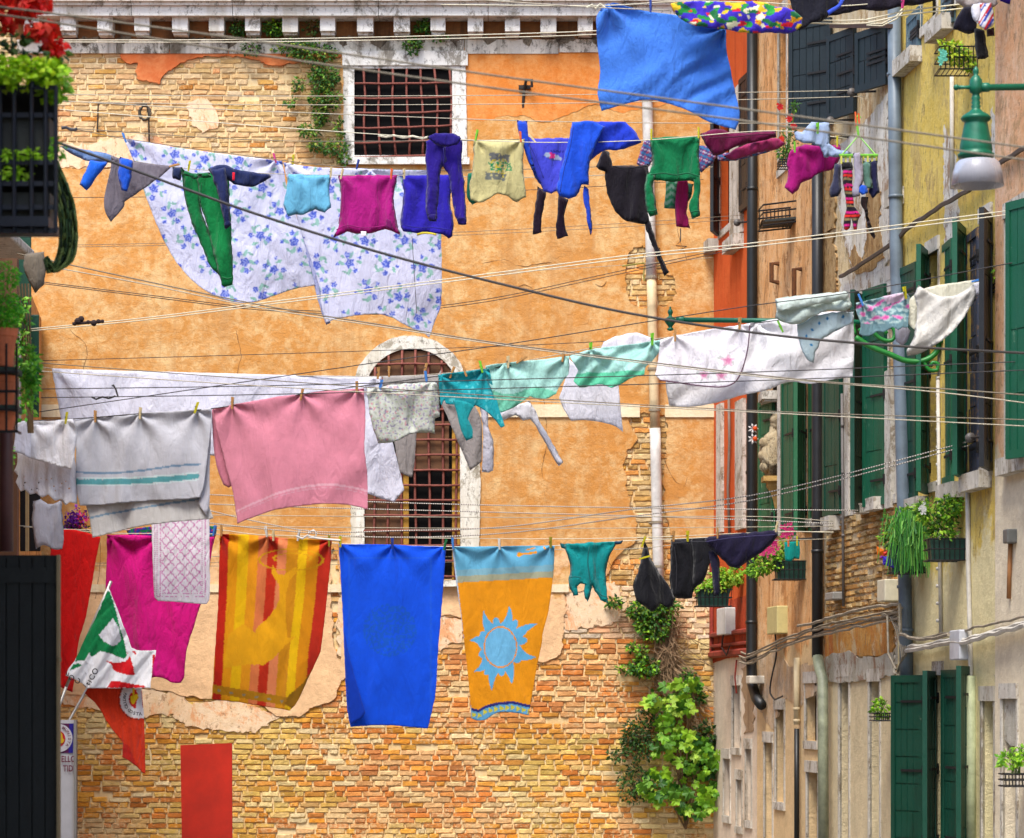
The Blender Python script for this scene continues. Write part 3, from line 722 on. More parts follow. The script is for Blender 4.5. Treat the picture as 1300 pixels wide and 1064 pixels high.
# shutters: hinge on the wall at the right edge, free edge swung into the street
def shutter(par, xl, xr, zt, zb, mat, w=.5, rows=4, near=False, slats=False, inner=None):
    hp = RP(xr, 500, .03); hx, hy = hp.x, hp.y; k = (xl-650)/F
    A = k*k+1; Bq = -2*(k*hx+hy); Cq = hx*hx+hy*hy-w*w; D = Bq*Bq-4*A*Cq
    if D <= 0: Yf = -Bq/(2*A)
    else: Yf = (-Bq-math.sqrt(D))/(2*A) if near else (-Bq+math.sqrt(D))/(2*A)
    fx_ = k*Yf; a = Vector((fx_, Yf, 0)); b = Vector((hx, hy, 0)); u = b-a; L = u.length; u.normalize(); n = Vector((-u.y, u.x, 0))
    if n.y > 0: n = -n
    def pt(t, z, o): return a+u*t+ZV*z+n*o
    def bar(m, t0, t1, z0, z1, o0, o1): m.hexa([pt(t0, z0, o0), pt(t1, z0, o0), pt(t1, z0, o1), pt(t0, z0, o1), pt(t0, z1, o0), pt(t1, z1, o0), pt(t1, z1, o1), pt(t0, z1, o1)])
    m = MB(); st = .055; rl = .07; T = .022
    bar(m, 0, st, zb, zt, -T, T); bar(m, L-st, L, zb, zt, -T, T)
    zs = [zb+(zt-zb)*i/rows for i in range(rows+1)]
    for z in (zb, zt-rl): bar(m, st, L-st, z, z+rl, -T, T)
    nb = max(2, int(L/.11))
    for i in range(rows):
        z0, z1 = zs[i]+.006, zs[i+1]-.006
        for j in range(nb):
            t0 = st+(L-2*st)*j/nb+.004; t1 = st+(L-2*st)*(j+1)/nb-.004
            e = rb.uniform(-.003, .003)
            bar(m, t0, t1, z0, z1, -T*.6, T*.55+e)
    bar(m, .01, L-.01, zb+.03, zt-.03, -.006, .004)
    o = m.build('shutter', mat, par)
    for z in (zb+.25, (zb+zt)/2, zt-.25):
        h = MB(); bar(h, L-.30, L+.03, z-.012, z+.012, T, T+.008); h.tube([pt(L+.01, z-.05, T), pt(L+.01, z+.05, T)], .014, 6)
        h.build('hinge', plain('hinge_iron', (36, 34, 34), .6, .3), o)
    return o
gd = worn('dark_green_paint', (4, 66, 48), (110, 130, 110), .5, .64)
gm = worn('green_paint', (8, 86, 58), (120, 150, 124), .5, .62)
gl = worn('faded_green_paint', (36, 102, 62), (130, 160, 120), .6, .58)
bk = plain('black_paint', (16, 20, 26), .5, var=.3, vs=10)
sl_ = worn('slate_green_paint', (14, 30, 36), (60, 78, 78), .55, .64)
bg = worn('blue_grey_paint', (78, 108, 122), (150, 160, 156), .6, .58)
s = NT('peeling_blue_paint'); c_ = s.mix(s.ramp(s.noise(6, 8, .8), [(.52, g(0)), (.6, g(1))]), lin((48, 56, 76)), lin((140, 106, 62)))
s.L(c_, s.b.inputs['Base Color']); s.L(s.bump(s.noise(9, 6, .8), .8, .01), s.b.inputs['Normal']); s.b.inputs['Roughness'].default_value = .8; peel = s.m
def SH(par, xl, xr, yt, yb, mat, w=.5, rows=4, near=False):
    xm = xr; return shutter(par, xl, xr, RZ(xm, yt), RZ(xm, yb), mat, w, rows, near)
SH(hA, 893, 904.8, 158, 306, bk, .42, 3); SH(hA, 903.5, 914, 160, 300, bk, .42, 3, True); SH(hA, 939.5, 953, 92, 262, bk, .45, 3)
SH(hA, 949.5, 962, 507, 680, bk, .45)
SH(hB, 964, 985, 505, 682, gl); SH(hB, 993, 1012, 420, 679, gm); SH(hB, 1010, 1024, 425, 676, gl, .5, 4, True); SH(hB, 1028, 1040, 415, 672, gl)
SH(hC, 1046, 1071, 400, 652, gd); SH(hC, 1082, 1099, 376, 652, gd, .5, 4, True); SH(hC, 1097, 1128, 360, 640, gm)
SH(hC, 1002, 1059, 22, 157, sl_, .55, 4); SH(hC, 1051, 1089, 34, 143, sl_, .5, 3); SH(hC, 1087, 1130, 30, 107, sl_, .5, 2)
SH(hD, 1143, 1168, 332, 634, gd); SH(hD, 1166, 1181, 320, 628, gm, .5, 4, True)
SH(hD, 1197, 1214, 302, 612, gm); SH(hD, 1212, 1228, 290, 608, gm, .5, 4, True)
SH(hD, 1229, 1248, 288, 604, peel, .5, 7); SH(hD, 1246, 1262, 275, 598, bk, .5, 4, True)
SH(hD, 1153, 1172, 8, 66, bg, .5, 2); SH(hD, 1197, 1216, -20, 27, bg, .5, 2)
SH(hE, 1279, 1340, 243, 576, gm, .6)
SH(hD, 1133, 1177, 857, 1100, gd, .45, 7); SH(hD, 1174, 1191, 852, 1100, gd, .45, 5, True)
SH(hD, 1197, 1222, 850, 1100, gd, .45, 7); SH(hD, 1217, 1235, 846, 1100, gd, .45, 5, True)
# stone sills, jamb strips
def sbox(par, name, xa, xb, yt, yb, off, mat, out=.0):
    m = MB(); s0, s1 = RS(xa), RS(xb); z1, z0 = RZ((xa+xb)/2, yt), RZ((xa+xb)/2, yb)
    m.hexa([WP(s0, z0, out-.01), WP(s1, z0, out-.01), WP(s1, z0, off), WP(s0, z0, off), WP(s0, z1, out-.01), WP(s1, z1, out-.01), WP(s1, z1, off), WP(s0, z1, off)])
    return m.build(name, mat, par, loc=(0, 0, 0) if 'stone' in mat.name or 'plaster' in mat.name else None)
for a in [(hA, 930, 944, 112, 300), (hA, 913, 919, 513, 676), (hA, 937, 947, 508, 672), (hB, 991, 998, 470, 680), (hC, 1064, 1070, 430, 650), (hC, 1076, 1082, 430, 655), (hC, 1128, 1136, 470, 645), (hC, 1060, 1067, 430, 652)]:
    sbox(a[0], 'jamb', a[1], a[2], a[3], a[4], .045, stone_w)
for a in [(hA, 930, 944, 302, 318), (hC, 1057, 1068, 656, 674), (hC, 1098, 1106, 640, 652), (hC, 1113, 1126, 632, 648), (hD, 1165, 1182, 632, 648), (hD, 1206, 1227, 614, 634), (hD, 1236, 1262, 600, 622), (hD, 1150, 1173, 68, 88), (hD, 1192, 1214, 26, 46), (hC, 1140, 1150, 240, 262), (hE, 1283, 1320, 578, 600), (hA, 900, 912, 308, 322)]:
    sbox(a[0], 'sill', a[1], a[2], a[3], a[4], .14, stone_w)
red_trim = plain('red_trim_paint', (160, 56, 40), .7, var=.4, vs=10)
m = MB()
for k, (z, r) in enumerate([(2.72, .05), (2.98, .035), (2.83, .025)]): m.tube([WP(RS(905), z, .03), WP(RS(962), z, .03)], r, 6)
m.tube([WP(RS(906), 2.72, .03), WP(RS(906), 4.3, .03)], .03, 6); m.build('painted_moulding', red_trim, hA)
slab('lower_paint', [(906, 768), (948, 758), (962, 754), (962, 822), (940, 832), (906, 843)], RP, wall_mat('dark_red_paint', (186, 66, 34), (206, 90, 52), (120, 50, 34), (96, 60, 46), None, streak=1.2), hA, .006, 1.5, .2, 12, loc=(0, 0, 0))
# crumbling patches
dirt = wall_mat('bare_brown_render', (176, 138, 88), (206, 176, 128), (140, 100, 60), (116, 80, 46), None, bs=2.5, blot=6)
palepl = wall_mat('pale_plaster', (226, 220, 206), (238, 234, 224), (196, 180, 146), (150, 110, 66), None, bs=1.5, blot=5)
greypl = wall_mat('grey_plaster', (190, 184, 168), (210, 204, 190), (160, 148, 122), (150, 104, 74), None, bs=2, blot=5)
def rslab(name, poly, mat, par, off=.02, jag=2.5, js=.12): return slab(name, poly, RP, mat, par, off, jag, js, 8, (), 3, loc=(0, 0, 0))
rslab('worn_plaster', [(1068, 190), (1100, 160), (1132, 120), (1133, 330), (1118, 350), (1106, 300), (1100, 330), (1090, 345), (1082, 330), (1076, 300), (1070, 260)], palepl, hC)
rslab('bare_render', [(1105, 250), (1116, 236), (1124, 250), (1122, 290), (1128, 330), (1112, 345), (1092, 350), (1084, 330), (1090, 312), (1100, 335), (1106, 300)], dirt, hC, .026)
rslab('bare_render', [(1050, 300), (1062, 296), (1066, 360), (1064, 420), (1048, 430)], dirt, hC, .02)
rslab('bare_render', [(1054, 180), (1066, 175), (1064, 290), (1052, 296)], dirt, hC, .022)
rslab('worn_plaster', [(1070, 352), (1140, 338), (1140, 372), (1098, 378), (1072, 392)], palepl, hC, .018)
rslab('worn_plaster', [(1204, 160), (1216, 190), (1222, 260), (1228, 330), (1206, 325), (1203, 240)], palepl, hD, .018)
rslab('worn_plaster', [(1264, 136), (1272, 160), (1274, 210), (1268, 240), (1262, 200)], palepl, hD, .018)
rslab('worn_plaster', [(1232, 620), (1262, 640), (1262, 760), (1250, 800), (1236, 790), (1232, 700)], greypl, hD, .016, 4)
rslab('worn_plaster', [(1144, 800), (1190, 812), (1262, 800), (1262, 850), (1200, 842), (1144, 852)], greypl, hD, .014, 5)
rslab('worn_plaster', [(1272, 600), (1400, 560), (1400, 760), (1272, 772)], palepl, hE, .016, 4)
rslab('bare_render', [(1268, 790), (1300, 780), (1300, 850), (1284, 870), (1268, 860)], dirt, hE, .014, 5)
rslab('worn_plaster', [(1049, 838), (1080, 830), (1100, 838), (1140, 830), (1140, 860), (1104, 866), (1050, 870)], greypl, hC, .02, 3)
rslab('bare_render', [(1052, 800), (1090, 790), (1140, 780), (1140, 832), (1110, 838), (1080, 832), (1060, 842), (1051, 836)], wall_mat('orange_rubble', (204, 140, 66), (222, 176, 104), (190, 100, 50), (214, 196, 160), None, bs=3, blot=7), hC, .014, 4)
rslab('worn_plaster', [(968, 835), (990, 832), (1010, 850), (1040, 845), (1044, 880), (1020, 900), (1000, 890), (985, 930), (968, 900)], wall_mat('patchy_peach', (214, 180, 140), (226, 204, 176), (190, 150, 104), (186, 170, 150), None, bs=2, blot=5), hB, .016, 4)
rslab('worn_plaster', [(1148, 470), (1156, 478), (1158, 560), (1152, 640), (1146, 600)], dirt, hD, .010, 3)
rslab('worn_plaster', [(1186, 660), (1204, 700), (1206, 790), (1190, 800), (1176, 780), (1180, 700)], greypl, hD, .010, 5)
rslab('bare_render', [(945, 850), (960, 846), (960, 930), (950, 936)], wall_mat('brown_grime', (170, 140, 108), (190, 162, 130), (140, 112, 84), None, None, bs=2, blot=5), hA, .008, 3)
rslab('worn_plaster', [(968, 150), (976, 146), (978, 260), (972, 330), (968, 300)], palepl, hB, .008, 3)
rslab('worn_plaster', [(1000, 640), (1006, 690), (1004, 760), (996, 790), (994, 700)], dirt, hB, .008, 4)
rslab('bare_render', [(1300, 590), (1330, 580), (1330, 700), (1310, 720), (1296, 660)], dirt, hE, .02, 5)
rslab('worn_plaster', [(1272, 860), (1290, 870), (1320, 850), (1340, 900), (1300, 960), (1274, 930)], greypl, hE, .02, 6)
rslab('worn_plaster', [(1168, 120), (1176, 100), (1180, 180), (1186, 240), (1176, 290), (1170, 220)], wall_mat('faded_yellow_plaster', (232, 216, 158), (240, 230, 190), (206, 184, 120), None, None, blot=4), hD, .008, 4)
m = MB()
for cy in range(110):     # bare brick patch on the cream house
    z = 2.95+cy*.0655
    if z > 4.0: break
    sx = RS(1052)+rb.uniform(-.1, 0); e = RS(1139)
    while sx < e:
        L = rb.uniform(.2, .27); s1_ = min(sx+L-.014, e)
        if s1_-sx > .05 and rb.random() > .05:
            o = rb.uniform(.012, .032); z0, z1 = z+rb.uniform(0, .008), z+.055+rb.uniform(-.008, 0); j = lambda: rb.uniform(-.005, .005)
            k = rb.uniform(.7, 1.02); c = lin([v*k for v in rb.choice([(224, 180, 112), (214, 160, 92), (232, 198, 140), (206, 150, 84)])])
            m.hexa([WP(sx, z0, 0), WP(s1_, z0, 0), WP(s1_-.008, z0+.006+j(), o+j()), WP(sx+.008, z0+.006+j(), o+j()), WP(sx, z1, 0), WP(s1_, z1, 0), WP(s1_-.008, z1-.006+j(), o+j()), WP(sx+.008, z1-.006+j(), o+j())], c)
        sx += L
m.build('brickwork', sbr, hC, colattr=True, loc=(0, 0, 0))
# pipes on the right
def spipe(par, name, pts, r, mat, off=.1, n=12, collars=()):
    m = MB(); m.tube([RP(x, y, off) for x, y in pts], r, n)
    for (x, y) in collars: m.tube([RP(x, y-2, off), RP(x, y+2, off)], r*1.12, n)
    return m.build(name, mat, par, smooth=True)
dkp = plain('dark_pipe_paint', (26, 29, 30), .45, var=.3, vs=5); blp = plain('blue_grey_pipe', (112, 126, 138), .45, var=.3, vs=3); wtp = plain('pale_conduit', (206, 200, 188), .6, var=.2)
grn = plain('pale_green_pipe', (196, 204, 160), .6, var=.25)
spipe(hA, 'downpipe', [(964, 20), (964, 300), (963.5, 600), (963, 845), (964, 868), (969, 886), (976, 895)], .065, dkp, .09, 12, [(964, 240), (963, 600), (963, 790)])
spipe(hB, 'downpipe', [(1049, 165), (1049, 400), (1049, 640), (1049, 835)], .062, plain('charcoal_pipe', (38, 38, 40), .45, var=.3, vs=5), .1, 12, [(1049, 300), (1049, 700), (1049, 800)])
spipe(hB, 'downpipe', [(1049, 833), (1052, 850), (1056, 862), (1057, 1100)], .06, plain('grey_green_pipe', (150, 156, 130), .5, var=.3), .1)
spipe(hC, 'downpipe', [(1148, 10), (1149, 200), (1151, 345), (1156, 480), (1160, 640), (1162, 760), (1164, 862)], .066, blp, .1, 14, [(1148, 95), (1150, 250), (1161, 745), (1163, 800)])
spipe(hD, 'conduit', [(1234, 606), (1235, 720), (1237, 800), (1238, 850), (1239, 1100)], .022, wtp, .04)
spipe(hD, 'conduit', [(1240, 858), (1241, 1100)], .05, grn, .06); spipe(hD, 'conduit', [(1214, 96), (1214, 240)], .02, wtp, .04)
spipe(hD, 'conduit', [(1196, 480), (1198, 660), (1200, 810)], .018, wtp, .04, 8, [(1196+.02*k, 480+22*k) for k in range(15)])
spipe(hC, 'conduit', [(1076, 500), (1077, 640), (1078, 770)], .016, plain('grey_conduit', (110, 104, 100), .6), .06, 8, [(1076.5, 540), (1077, 600), (1077.5, 680)])
spipe(hB, 'conduit', [(1018, 835), (1018, 920)], .035, plain('cream_conduit', (216, 196, 156), .6), .06, 10, [(1018, 900), (1018, 915)]); spipe(hB, 'conduit', [(1018, 925), (1018, 1080)], .03, dkp, .06)
spipe(hB, 'conduit', [(1036, 180), (1038, 400), (1038, 640)], .012, dkp, .04); spipe(hA, 'conduit', [(928, 500), (929, 560), (927, 620), (929, 680)], .018, plain('brown_conduit', (130, 110, 96), .7), .03)
spipe(hA, 'conduit', [(938, 838), (936, 860), (938, 880)], .012, red_trim, .03)
spipe(hE, 'conduit', [(1290, 690), (1288, 760)], .02, plain('rust_conduit', (176, 120, 70), .7), .05)
# cables that run along the fronts
cabm = plain('grey_cable', (158, 146, 126), .7, var=.3, vs=20)
def wallcable(label, pts, r, off, n=1, mat=None, name='cable', grp='cables clipped along the house fronts'):
    m = MB()
    for k in range(n):
        q = smooth_poly([(a, b) for a, b in pts], 6, False, 60)
        m.tube([RP(a, b+k*4+nz(a*.09, k*3.3, 2)*3, off+.02*(k % 2)) for a, b in q], r, 5)
    return tag(m.build(name, mat or cabm), label, 'cable', grp)
wallcable('bundle of grey cables along the houses above the small ground floor windows', [(955, 828), (962, 832), (1000, 815), (1040, 800), (1090, 788), (1140, 778), (1164, 772)], .013, .14, 4)
wallcable('thin grey conduit above the cable bundle on peach and cream fronts', [(1035, 795), (1060, 790), (1100, 778), (1145, 769), (1168, 768), (1169, 806), (1200, 812), (1232, 806)], .017, .2, 1)
wallcable('twisted pale cable crossing the weathered yellow front to the right edge', [(1166, 822), (1185, 820), (1224, 812), (1240, 812), (1270, 804), (1320, 790)], .022, .1, 2, wtp)
wallcable('thin cable above the pale twisted one on the yellow front', [(1168, 812), (1224, 802), (1300, 786), (1340, 776)], .012, .08, 1)
wallcable('dark cable rising steeply from cream to salmon house under the upper windows', [(1075, 352), (1110, 330), (1140, 310), (1162, 290), (1200, 264), (1240, 240), (1275, 210), (1340, 172)], .024, .07, 1, plain('brown_cable', (110, 98, 88), .7))
wallcable('thin dark cable hanging in a loop below the yellow meter box', [(992, 800), (994, 830), (988, 860), (986, 880), (992, 888), (1002, 884)], .011, .08, 1, plain('black_cable', (40, 38, 40), .6))
m = MB()
for k in range(4): m.tube([RP(x, y+k*1.5, .12+.015*k) for x, y in smooth_poly([(1140, 776), (1152, 780), (1160, 800), (1166, 830), (1160, 850), (1165, 862)], 5, False)], .008, 5)
m.tube([RP(1152, 782, .2), RP(1156, 830, .22), RP(1163, 850, .2)], .012, 5)
tag(m.build('cable', cabm), 'tangle of cables dropping beside the blue grey pipe above the shutters', 'cable')
def ebox(par, xa, xb, yt, yb, off, col, nm='meter_box'):
    o = sbox(par, nm, xa, xb, yt, yb, off, plain('box_'+'_'.join(map(str, col)), col, .5, var=.12, vs=12)); md = o.modifiers.new('bevel', 'BEVEL'); md.width = .012; md.segments = 2; return o
ebox(hA, 923, 934, 772, 806, .14, (226, 226, 222)); ebox(hB, 988, 1001, 770, 805, .14, (206, 192, 130)); ebox(hD, 1224, 1237, 800, 838, .14, (196, 198, 204)); ebox(hC, 1133, 1143, 736, 764, .16, (220, 212, 186)); ebox(hC, 1063, 1073, 752, 762, .14, (150, 146, 138), 'junction_box'); ebox(hE, 1290, 1296, 672, 690, .12, (104, 104, 100), 'junction_box'); ebox(hA, 967, 972, 858, 868, .2, (214, 206, 190), 'junction_box')
m = MB(); m.tube([RP(928, 806, .1), RP(926, 822, .1), RP(932, 832, .1), RP(936, 820, .1)], .01, 5); m.build('cable_loop', plain('black_cable', (40, 38, 40), .6), hA)
# pulley brackets on the right houses
def pulley(x, y, label, L=.22):
    t = thing('line_pulley', label, 'pulley', RP(x, y, .1), 'pulleys of the washing lines'); m = MB()
    m.tube([RP(x+4, y-2, 0), RP(x, y, L)], .012, 5); m.build('arm', plain('black_iron', (40, 32, 28), .7), t)
    m = MB(); m.lathe([(.001, -.012), (.045, -.012), (.045, -.007), (.032, 0), (.045, .007), (.045, .012), (.001, .012)], RP(x, y, L), 14, DV); m.build('wheel', plain('pulley_wheel', (90, 84, 80), .5), t, smooth=True)
pulley(1059, 668, 'iron line pulley beside the dark downpipe under the tall green shutters'); pulley(1035, 685, 'line pulley beside the teal cloth and flower box'); pulley(1080, 154, 'line pulley on the pale crumbling plaster below the slate shutters'); pulley(1108, 118, 'yellowish line pulley under the slate shutter'); pulley(1253, 556, 'white line pulley beside the peeling blue shutter', .15)
pulley(958, 283, 'line pulley by the dark pipe of the orange house'); pulley(1076, 176, 'lower line pulley on the crumbling cream plaster')
m = MB(); m.hexa([RP(1068, 31, .05), RP(1150, 31, .12), RP(1150, 31, .2), RP(1068, 31, .13), RP(1068, 36, .05), RP(1150, 36, .12), RP(1150, 36, .2), RP(1068, 36, .13)])
tag(m.build('rail', plain('brown_rail', (70, 48, 40), .7)), 'brown iron rail in front of the slate shutters near the grey pipe', 'rail')
# stone bust in front of the peach house
cv = wall_mat('carved_stone', (172, 152, 118), (200, 184, 152), (110, 92, 66), (90, 76, 56), None, bs=2, blot=8)
def SP(x, y, o=.30): p = P(x, y, 34.2); p.y -= o; return p
st_ = thing('stone_statue', 'weathered carved stone bust on a console beside the green shutters', 'statue', SP(982, 640))
m = MB(); K = 34.2/F
m.lathe([(.001, 0), (.10, .02), (.16, .14), (.19, .30), (.17, .42), (.11, .52), (.06, .56), (.055, .62)], SP(980, 610), 16)
m.ball(SP(984, 542), .088, 14, 10, sc=(1, 1, 1)); m.ball(SP(984, 536, .31), .095, 12, 8, sc=(1, 1.05, .9))
for dx, dy in ((-13, 560), (-14, 576), (-12, 590), (-6, 556), (-9, 562), (10, 566), (-10, 584), (9, 590), (-2, 574)): m.ball(SP(980+dx, dy+6, .38), .07, 10, 7)
m.tube([SP(971, 562, .36), SP(966, 582, .42), SP(976, 596, .48), SP(986, 590, .5)], [.05, .045, .035, .03], 8)
m.tube([SP(990, 566, .36), SP(994, 585, .42), SP(984, 592, .5)], [.05, .04, .03], 8)
for k in range(7): m.tube([SP(971+k*3, 566, .44), SP(972+k*2.5, 588, .48), SP(974+k*2, 606, .46)], [.012, .016, .01], 5)
m.build('bust', cv, st_, smooth=True, loc=(0, 0, 0))
m = MB(); m.ball(SP(984, 545, .39), .012, 6, 4); m.ball(SP(981, 541, .385), .009, 6, 4); m.ball(SP(987, 541, .385), .009, 6, 4); m.tube([SP(981.5, 549, .385), SP(986.5, 549, .385)], .006, 5); m.build('face', cv, st_, smooth=True)
m = MB(); m.lathe([(.02, 0), (.05, .1), (.09, .2), (.15, .27), (.15, .31), (.2, .33), (.2, .38), (.001, .38)], SP(982, 648), 4); m.box(SP(983, 611), (.34, .34, .06)); m.build('console', wall_mat('ochre_stone', (190, 150, 84), (210, 176, 116), (150, 110, 60), None, None), st_, loc=(0, 0, 0))
m = MB(); m.box(SP(982, 506, .2), (.36, .5, .10)); m.box(SP(982, 511, .2), (.30, .44, .06)); m.build('canopy', stone_w, st_, loc=(0, 0, 0))
m = MB(); m.box(SP(986, 580, -.15), (.12, .6, 1.35)); m.build('back_slab', stone_w, st_, loc=(0, 0, 0))
# flower boxes on the right houses
potm = plain('green_planter', (22, 66, 54), .5); wire = plain('black_wire', (36, 34, 36), .5, .4); terr = plain('terracotta', (196, 106, 66), .8, var=.25, vs=12)
def planter(name, label, xl, xr, yt, yb, Y, blobs, cols, flowers=None, size=.05, group='flower boxes on the right hand houses', wide=.5, box=True):
    t = thing(name, label, 'flower box', P((xl+xr)/2, yb, Y), group); K = Y/F; wd = (xr-xl)*K; ht = (yb-yt)*K; c = P((xl+xr)/2, (yt+yb)/2, Y)
    if box:
        m = MB(); m.hexa([c+Vector(v) for v in [(-wd*.44, -.1, -ht/2), (wd*.44, -.1, -ht/2), (wd*.44, .1, -ht/2), (-wd*.44, .1, -ht/2), (-wd/2, -.12, ht/2), (wd/2, -.12, ht/2), (wd/2, .12, ht/2), (-wd/2, .12, ht/2)]]); m.build('box', potm, t)
    m = MB()
    for z in (-.5, 0, .45):
        y = z*ht; ww = wd*.53+.01; m.tube([c+Vector((-ww, -.14, y)), c+Vector((ww, -.14, y)), c+Vector((ww, .14, y)), c+Vector((-ww, .14, y))], .007, 5, closed=True)
    for k in range(9): x = (-.5+k/8)*wd*1.08; m.tube([c+Vector((x, -.14, ht*.46)), c+Vector((x*.95, -.14, -ht*.5)), c+Vector((x*.95, .14, -ht*.5))], .005, 4)
    m.build('wire_basket', wire, t)
    m = MB()
    for i, (bx, by, rx, ry, n) in enumerate(blobs): leaves(m, P(bx, by, Y-.03), (rx*K, .14, ry*K), n, size, cols, i+int(xl), wide=wide)
    m.build('foliage', LEAF(), t, colattr=True)
    st = MB()
    for i, (bx, by, rx, ry, n) in enumerate(blobs):
        for k in range(5): st.tube([P((xl+xr)/2+rb.uniform(-8, 8), yt+2, Y), P(bx+rb.uniform(-rx, rx)*.5, by, Y-.04), P(bx+rb.uniform(-rx, rx)*.8, by-ry*.8, Y-.06)], .004, 4)
    st.build('stem', plain('green_stem', (90, 120, 50), .7), t)
    if flowers:
        m = MB()
        for (fx_, fy_, fr, n, fc) in flowers:
            for k in range(n):
                cc = P(fx_+rb.gauss(0, fr), fy_+rb.gauss(0, fr), Y-.2); sz = rb.uniform(.012, .024)
                for q in range(5):
                    a = q*1.257+rb.random(); m.add([cc, cc+Vector((math.cos(a-.5)*sz, -.006, math.sin(a-.5)*sz)), cc+Vector((math.cos(a)*sz*1.5, -.002, math.sin(a)*sz*1.5)), cc+Vector((math.cos(a+.5)*sz, -.006, math.sin(a+.5)*sz))], [(0, 1, 2, 3)], lin(fc, rb.uniform(.6, .9)))
        m.build('flowers', plain('petals', (1, 1, 1), .6, attr=True, var=.05, bump=0, trans=.3), t, colattr=True)
    return t
planter('flower_box', 'hanging box with long trailing grass above the brown brick patch', 1128, 1176, 690, 728, 27.0, [(1140, 680, 22, 18, 300), (1158, 655, 20, 16, 220), (1132, 665, 12, 14, 90)], GR+GL[:1], None, .05)
gs = thing('trailing_grass', 'tuft of long fine grass spilling over the left hanging box', 'plant', P(1160, 690, 26.7)); m = MB()
for k in range(300):
    x0 = 1155+rb.gauss(0, 8); a = rb.gauss(0, 1); y1 = rb.uniform(640, 730); top = rb.uniform(650, 690)
    cl = lin(rb.choice([(70, 150, 50), (96, 176, 60), (50, 120, 46), (130, 190, 80)]), rb.uniform(.6, .9)); yy = 26.7+rb.uniform(-.15, .1)
    p = [P(x0, 692, yy), P(x0+a*5, (692+top)/2-6, yy-.03), P(x0+a*9, top-6, yy-.06), P(x0+a*13+rb.gauss(0, 2), max(top, y1)+4, yy-.1)]
    for i in range(3): m.quad(p[i], p[i]+Vector((.0065, 0, 0)), p[i+1]+Vector((.0065, 0, 0)), p[i+1], cl)
m.build('foliage', LEAF(), gs, colattr=True)
planter('flower_box', 'hanging box of pale green leafy herbs next to the trailing grass', 1178, 1227, 684, 712, 25.6, [(1180, 650, 18, 18, 260), (1205, 648, 14, 20, 220), (1196, 675, 20, 14, 200), (1212, 640, 8, 14, 100), (1168, 648, 10, 10, 80)], GL+GR[:2], [(1170, 645, 3, 8, (240, 240, 235))], .05)
planter('flower_box', 'box with pink flowers behind the small teal cloth', 984, 1028, 712, 736, 32.3, [(975, 715, 20, 14, 260), (985, 705, 16, 12, 140), (962, 722, 14, 10, 120), (1000, 690, 10, 12, 60)], GL+GR[:2], [(1000, 675, 5, 30, (226, 40, 130)), (972, 700, 5, 26, (236, 60, 140)), (984, 690, 4, 12, (226, 40, 130))], .06)
planter('flower_box', 'box with yellow green trailing leaves under the black trousers', 884, 926, 748, 770, 36.0, [(915, 738, 16, 14, 260), (930, 730, 18, 12, 240), (895, 745, 14, 10, 120)], GL+[(170, 190, 60)], None, .07)
planter('wall_planter', 'small pot of fleshy leaves hanging left of the lower green shutters', 1108, 1126, 905, 915, 28.0, [(1118, 900, 12, 14, 150)], GL, None, .05, box=False)
planter('wall_planter', 'leafy plant at the bottom right below the salmon house window', 1274, 1306, 982, 998, 23.4, [(1282, 966, 16, 10, 150), (1296, 958, 10, 12, 100)], GL, None, .05, box=False)
planter('wall_planter', 'sprig of leaves beside the tall black shutter on the right', 1262, 1276, 362, 372, 24.6, [(1270, 345, 9, 16, 110), (1272, 325, 7, 8, 40), (1274, 385, 6, 8, 30)], GL[:2]+[(150, 140, 60)], None, .05, box=False)
planter('hanging_basket', 'wire basket of yellow green leaves beside the black socks', 1192, 1237, 62, 92, 25.2, [(1212, 68, 16, 12, 160), (1228, 78, 8, 10, 80), (1200, 60, 8, 10, 40)], [(176, 206, 30), (140, 190, 50), (200, 216, 60)], [(1198, 72, 4, 14, (120, 220, 200))], .06, box=False)
planter('red_flower_vine', 'trailing plant with red trumpet flowers left of the magenta shirt', 990, 1010, 205, 212, 30.6, [(1000, 180, 12, 18, 90), (1008, 135, 6, 6, 24), (996, 195, 8, 12, 60)], GR, [(990, 136, 1.5, 8, (226, 20, 30)), (1002, 150, 1.5, 8, (226, 20, 30)), (1006, 160, 1.5, 8, (226, 20, 30)), (992, 178, 2, 8, (236, 60, 30))], .05, box=False)
# empty wire shelf on the peach house
t = thing('wire_shelf', 'empty black wire plant shelf on the peach wall under the magenta shirt', 'shelf', RP(1000, 285, .3)); m = MB()
def Q(x, y, o=0): p = P(x, y, 33.0); p.y -= o; return p
for y, o in ((262, 0), (272, 0), (288, .0)):
    m.tube([Q(962, y+6, .0), Q(1018, y, .0), Q(1014, y-2, .3), Q(966, y+4, .3)], .011, 5, closed=True)
for k in range(12): x = 964+k*4.8; m.tube([Q(x, 268-k*.4, 0), Q(x, 290-k*.2, 0), Q(x, 286, .3)], .006, 4)
for k in range(10): m.tube([Q(964+k*5, 289, 0), Q(966+k*5, 284, .3)], .008, 4)
m.build('rack', wire, t); m = MB(); m.hexa([Q(964, 291, 0), Q(1016, 287, 0), Q(1012, 283, .3), Q(968, 287, .3), Q(964, 288, 0), Q(1016, 284, 0), Q(1012, 280, .3), Q(968, 284, .3)]); m.build('tray', plain('black_tray', (44, 50, 48), .5), t)
for k, (x, y, L) in enumerate([(990, 335, 22), (1019, 342, 35)]):
    m = MB(); m.tube([RP(x, y, .0), RP(x, y, .1), RP(x, y+L, .1), RP(x, y+L+2, 0)], .03, 6); tag(m.build('iron_catch', plain('rusty_brown', (110, 64, 26), .8, var=.4, vs=20)), 'short rusty iron catch on the peach wall' if k == 0 else 'longer rusty iron catch on the peach wall', 'catch')
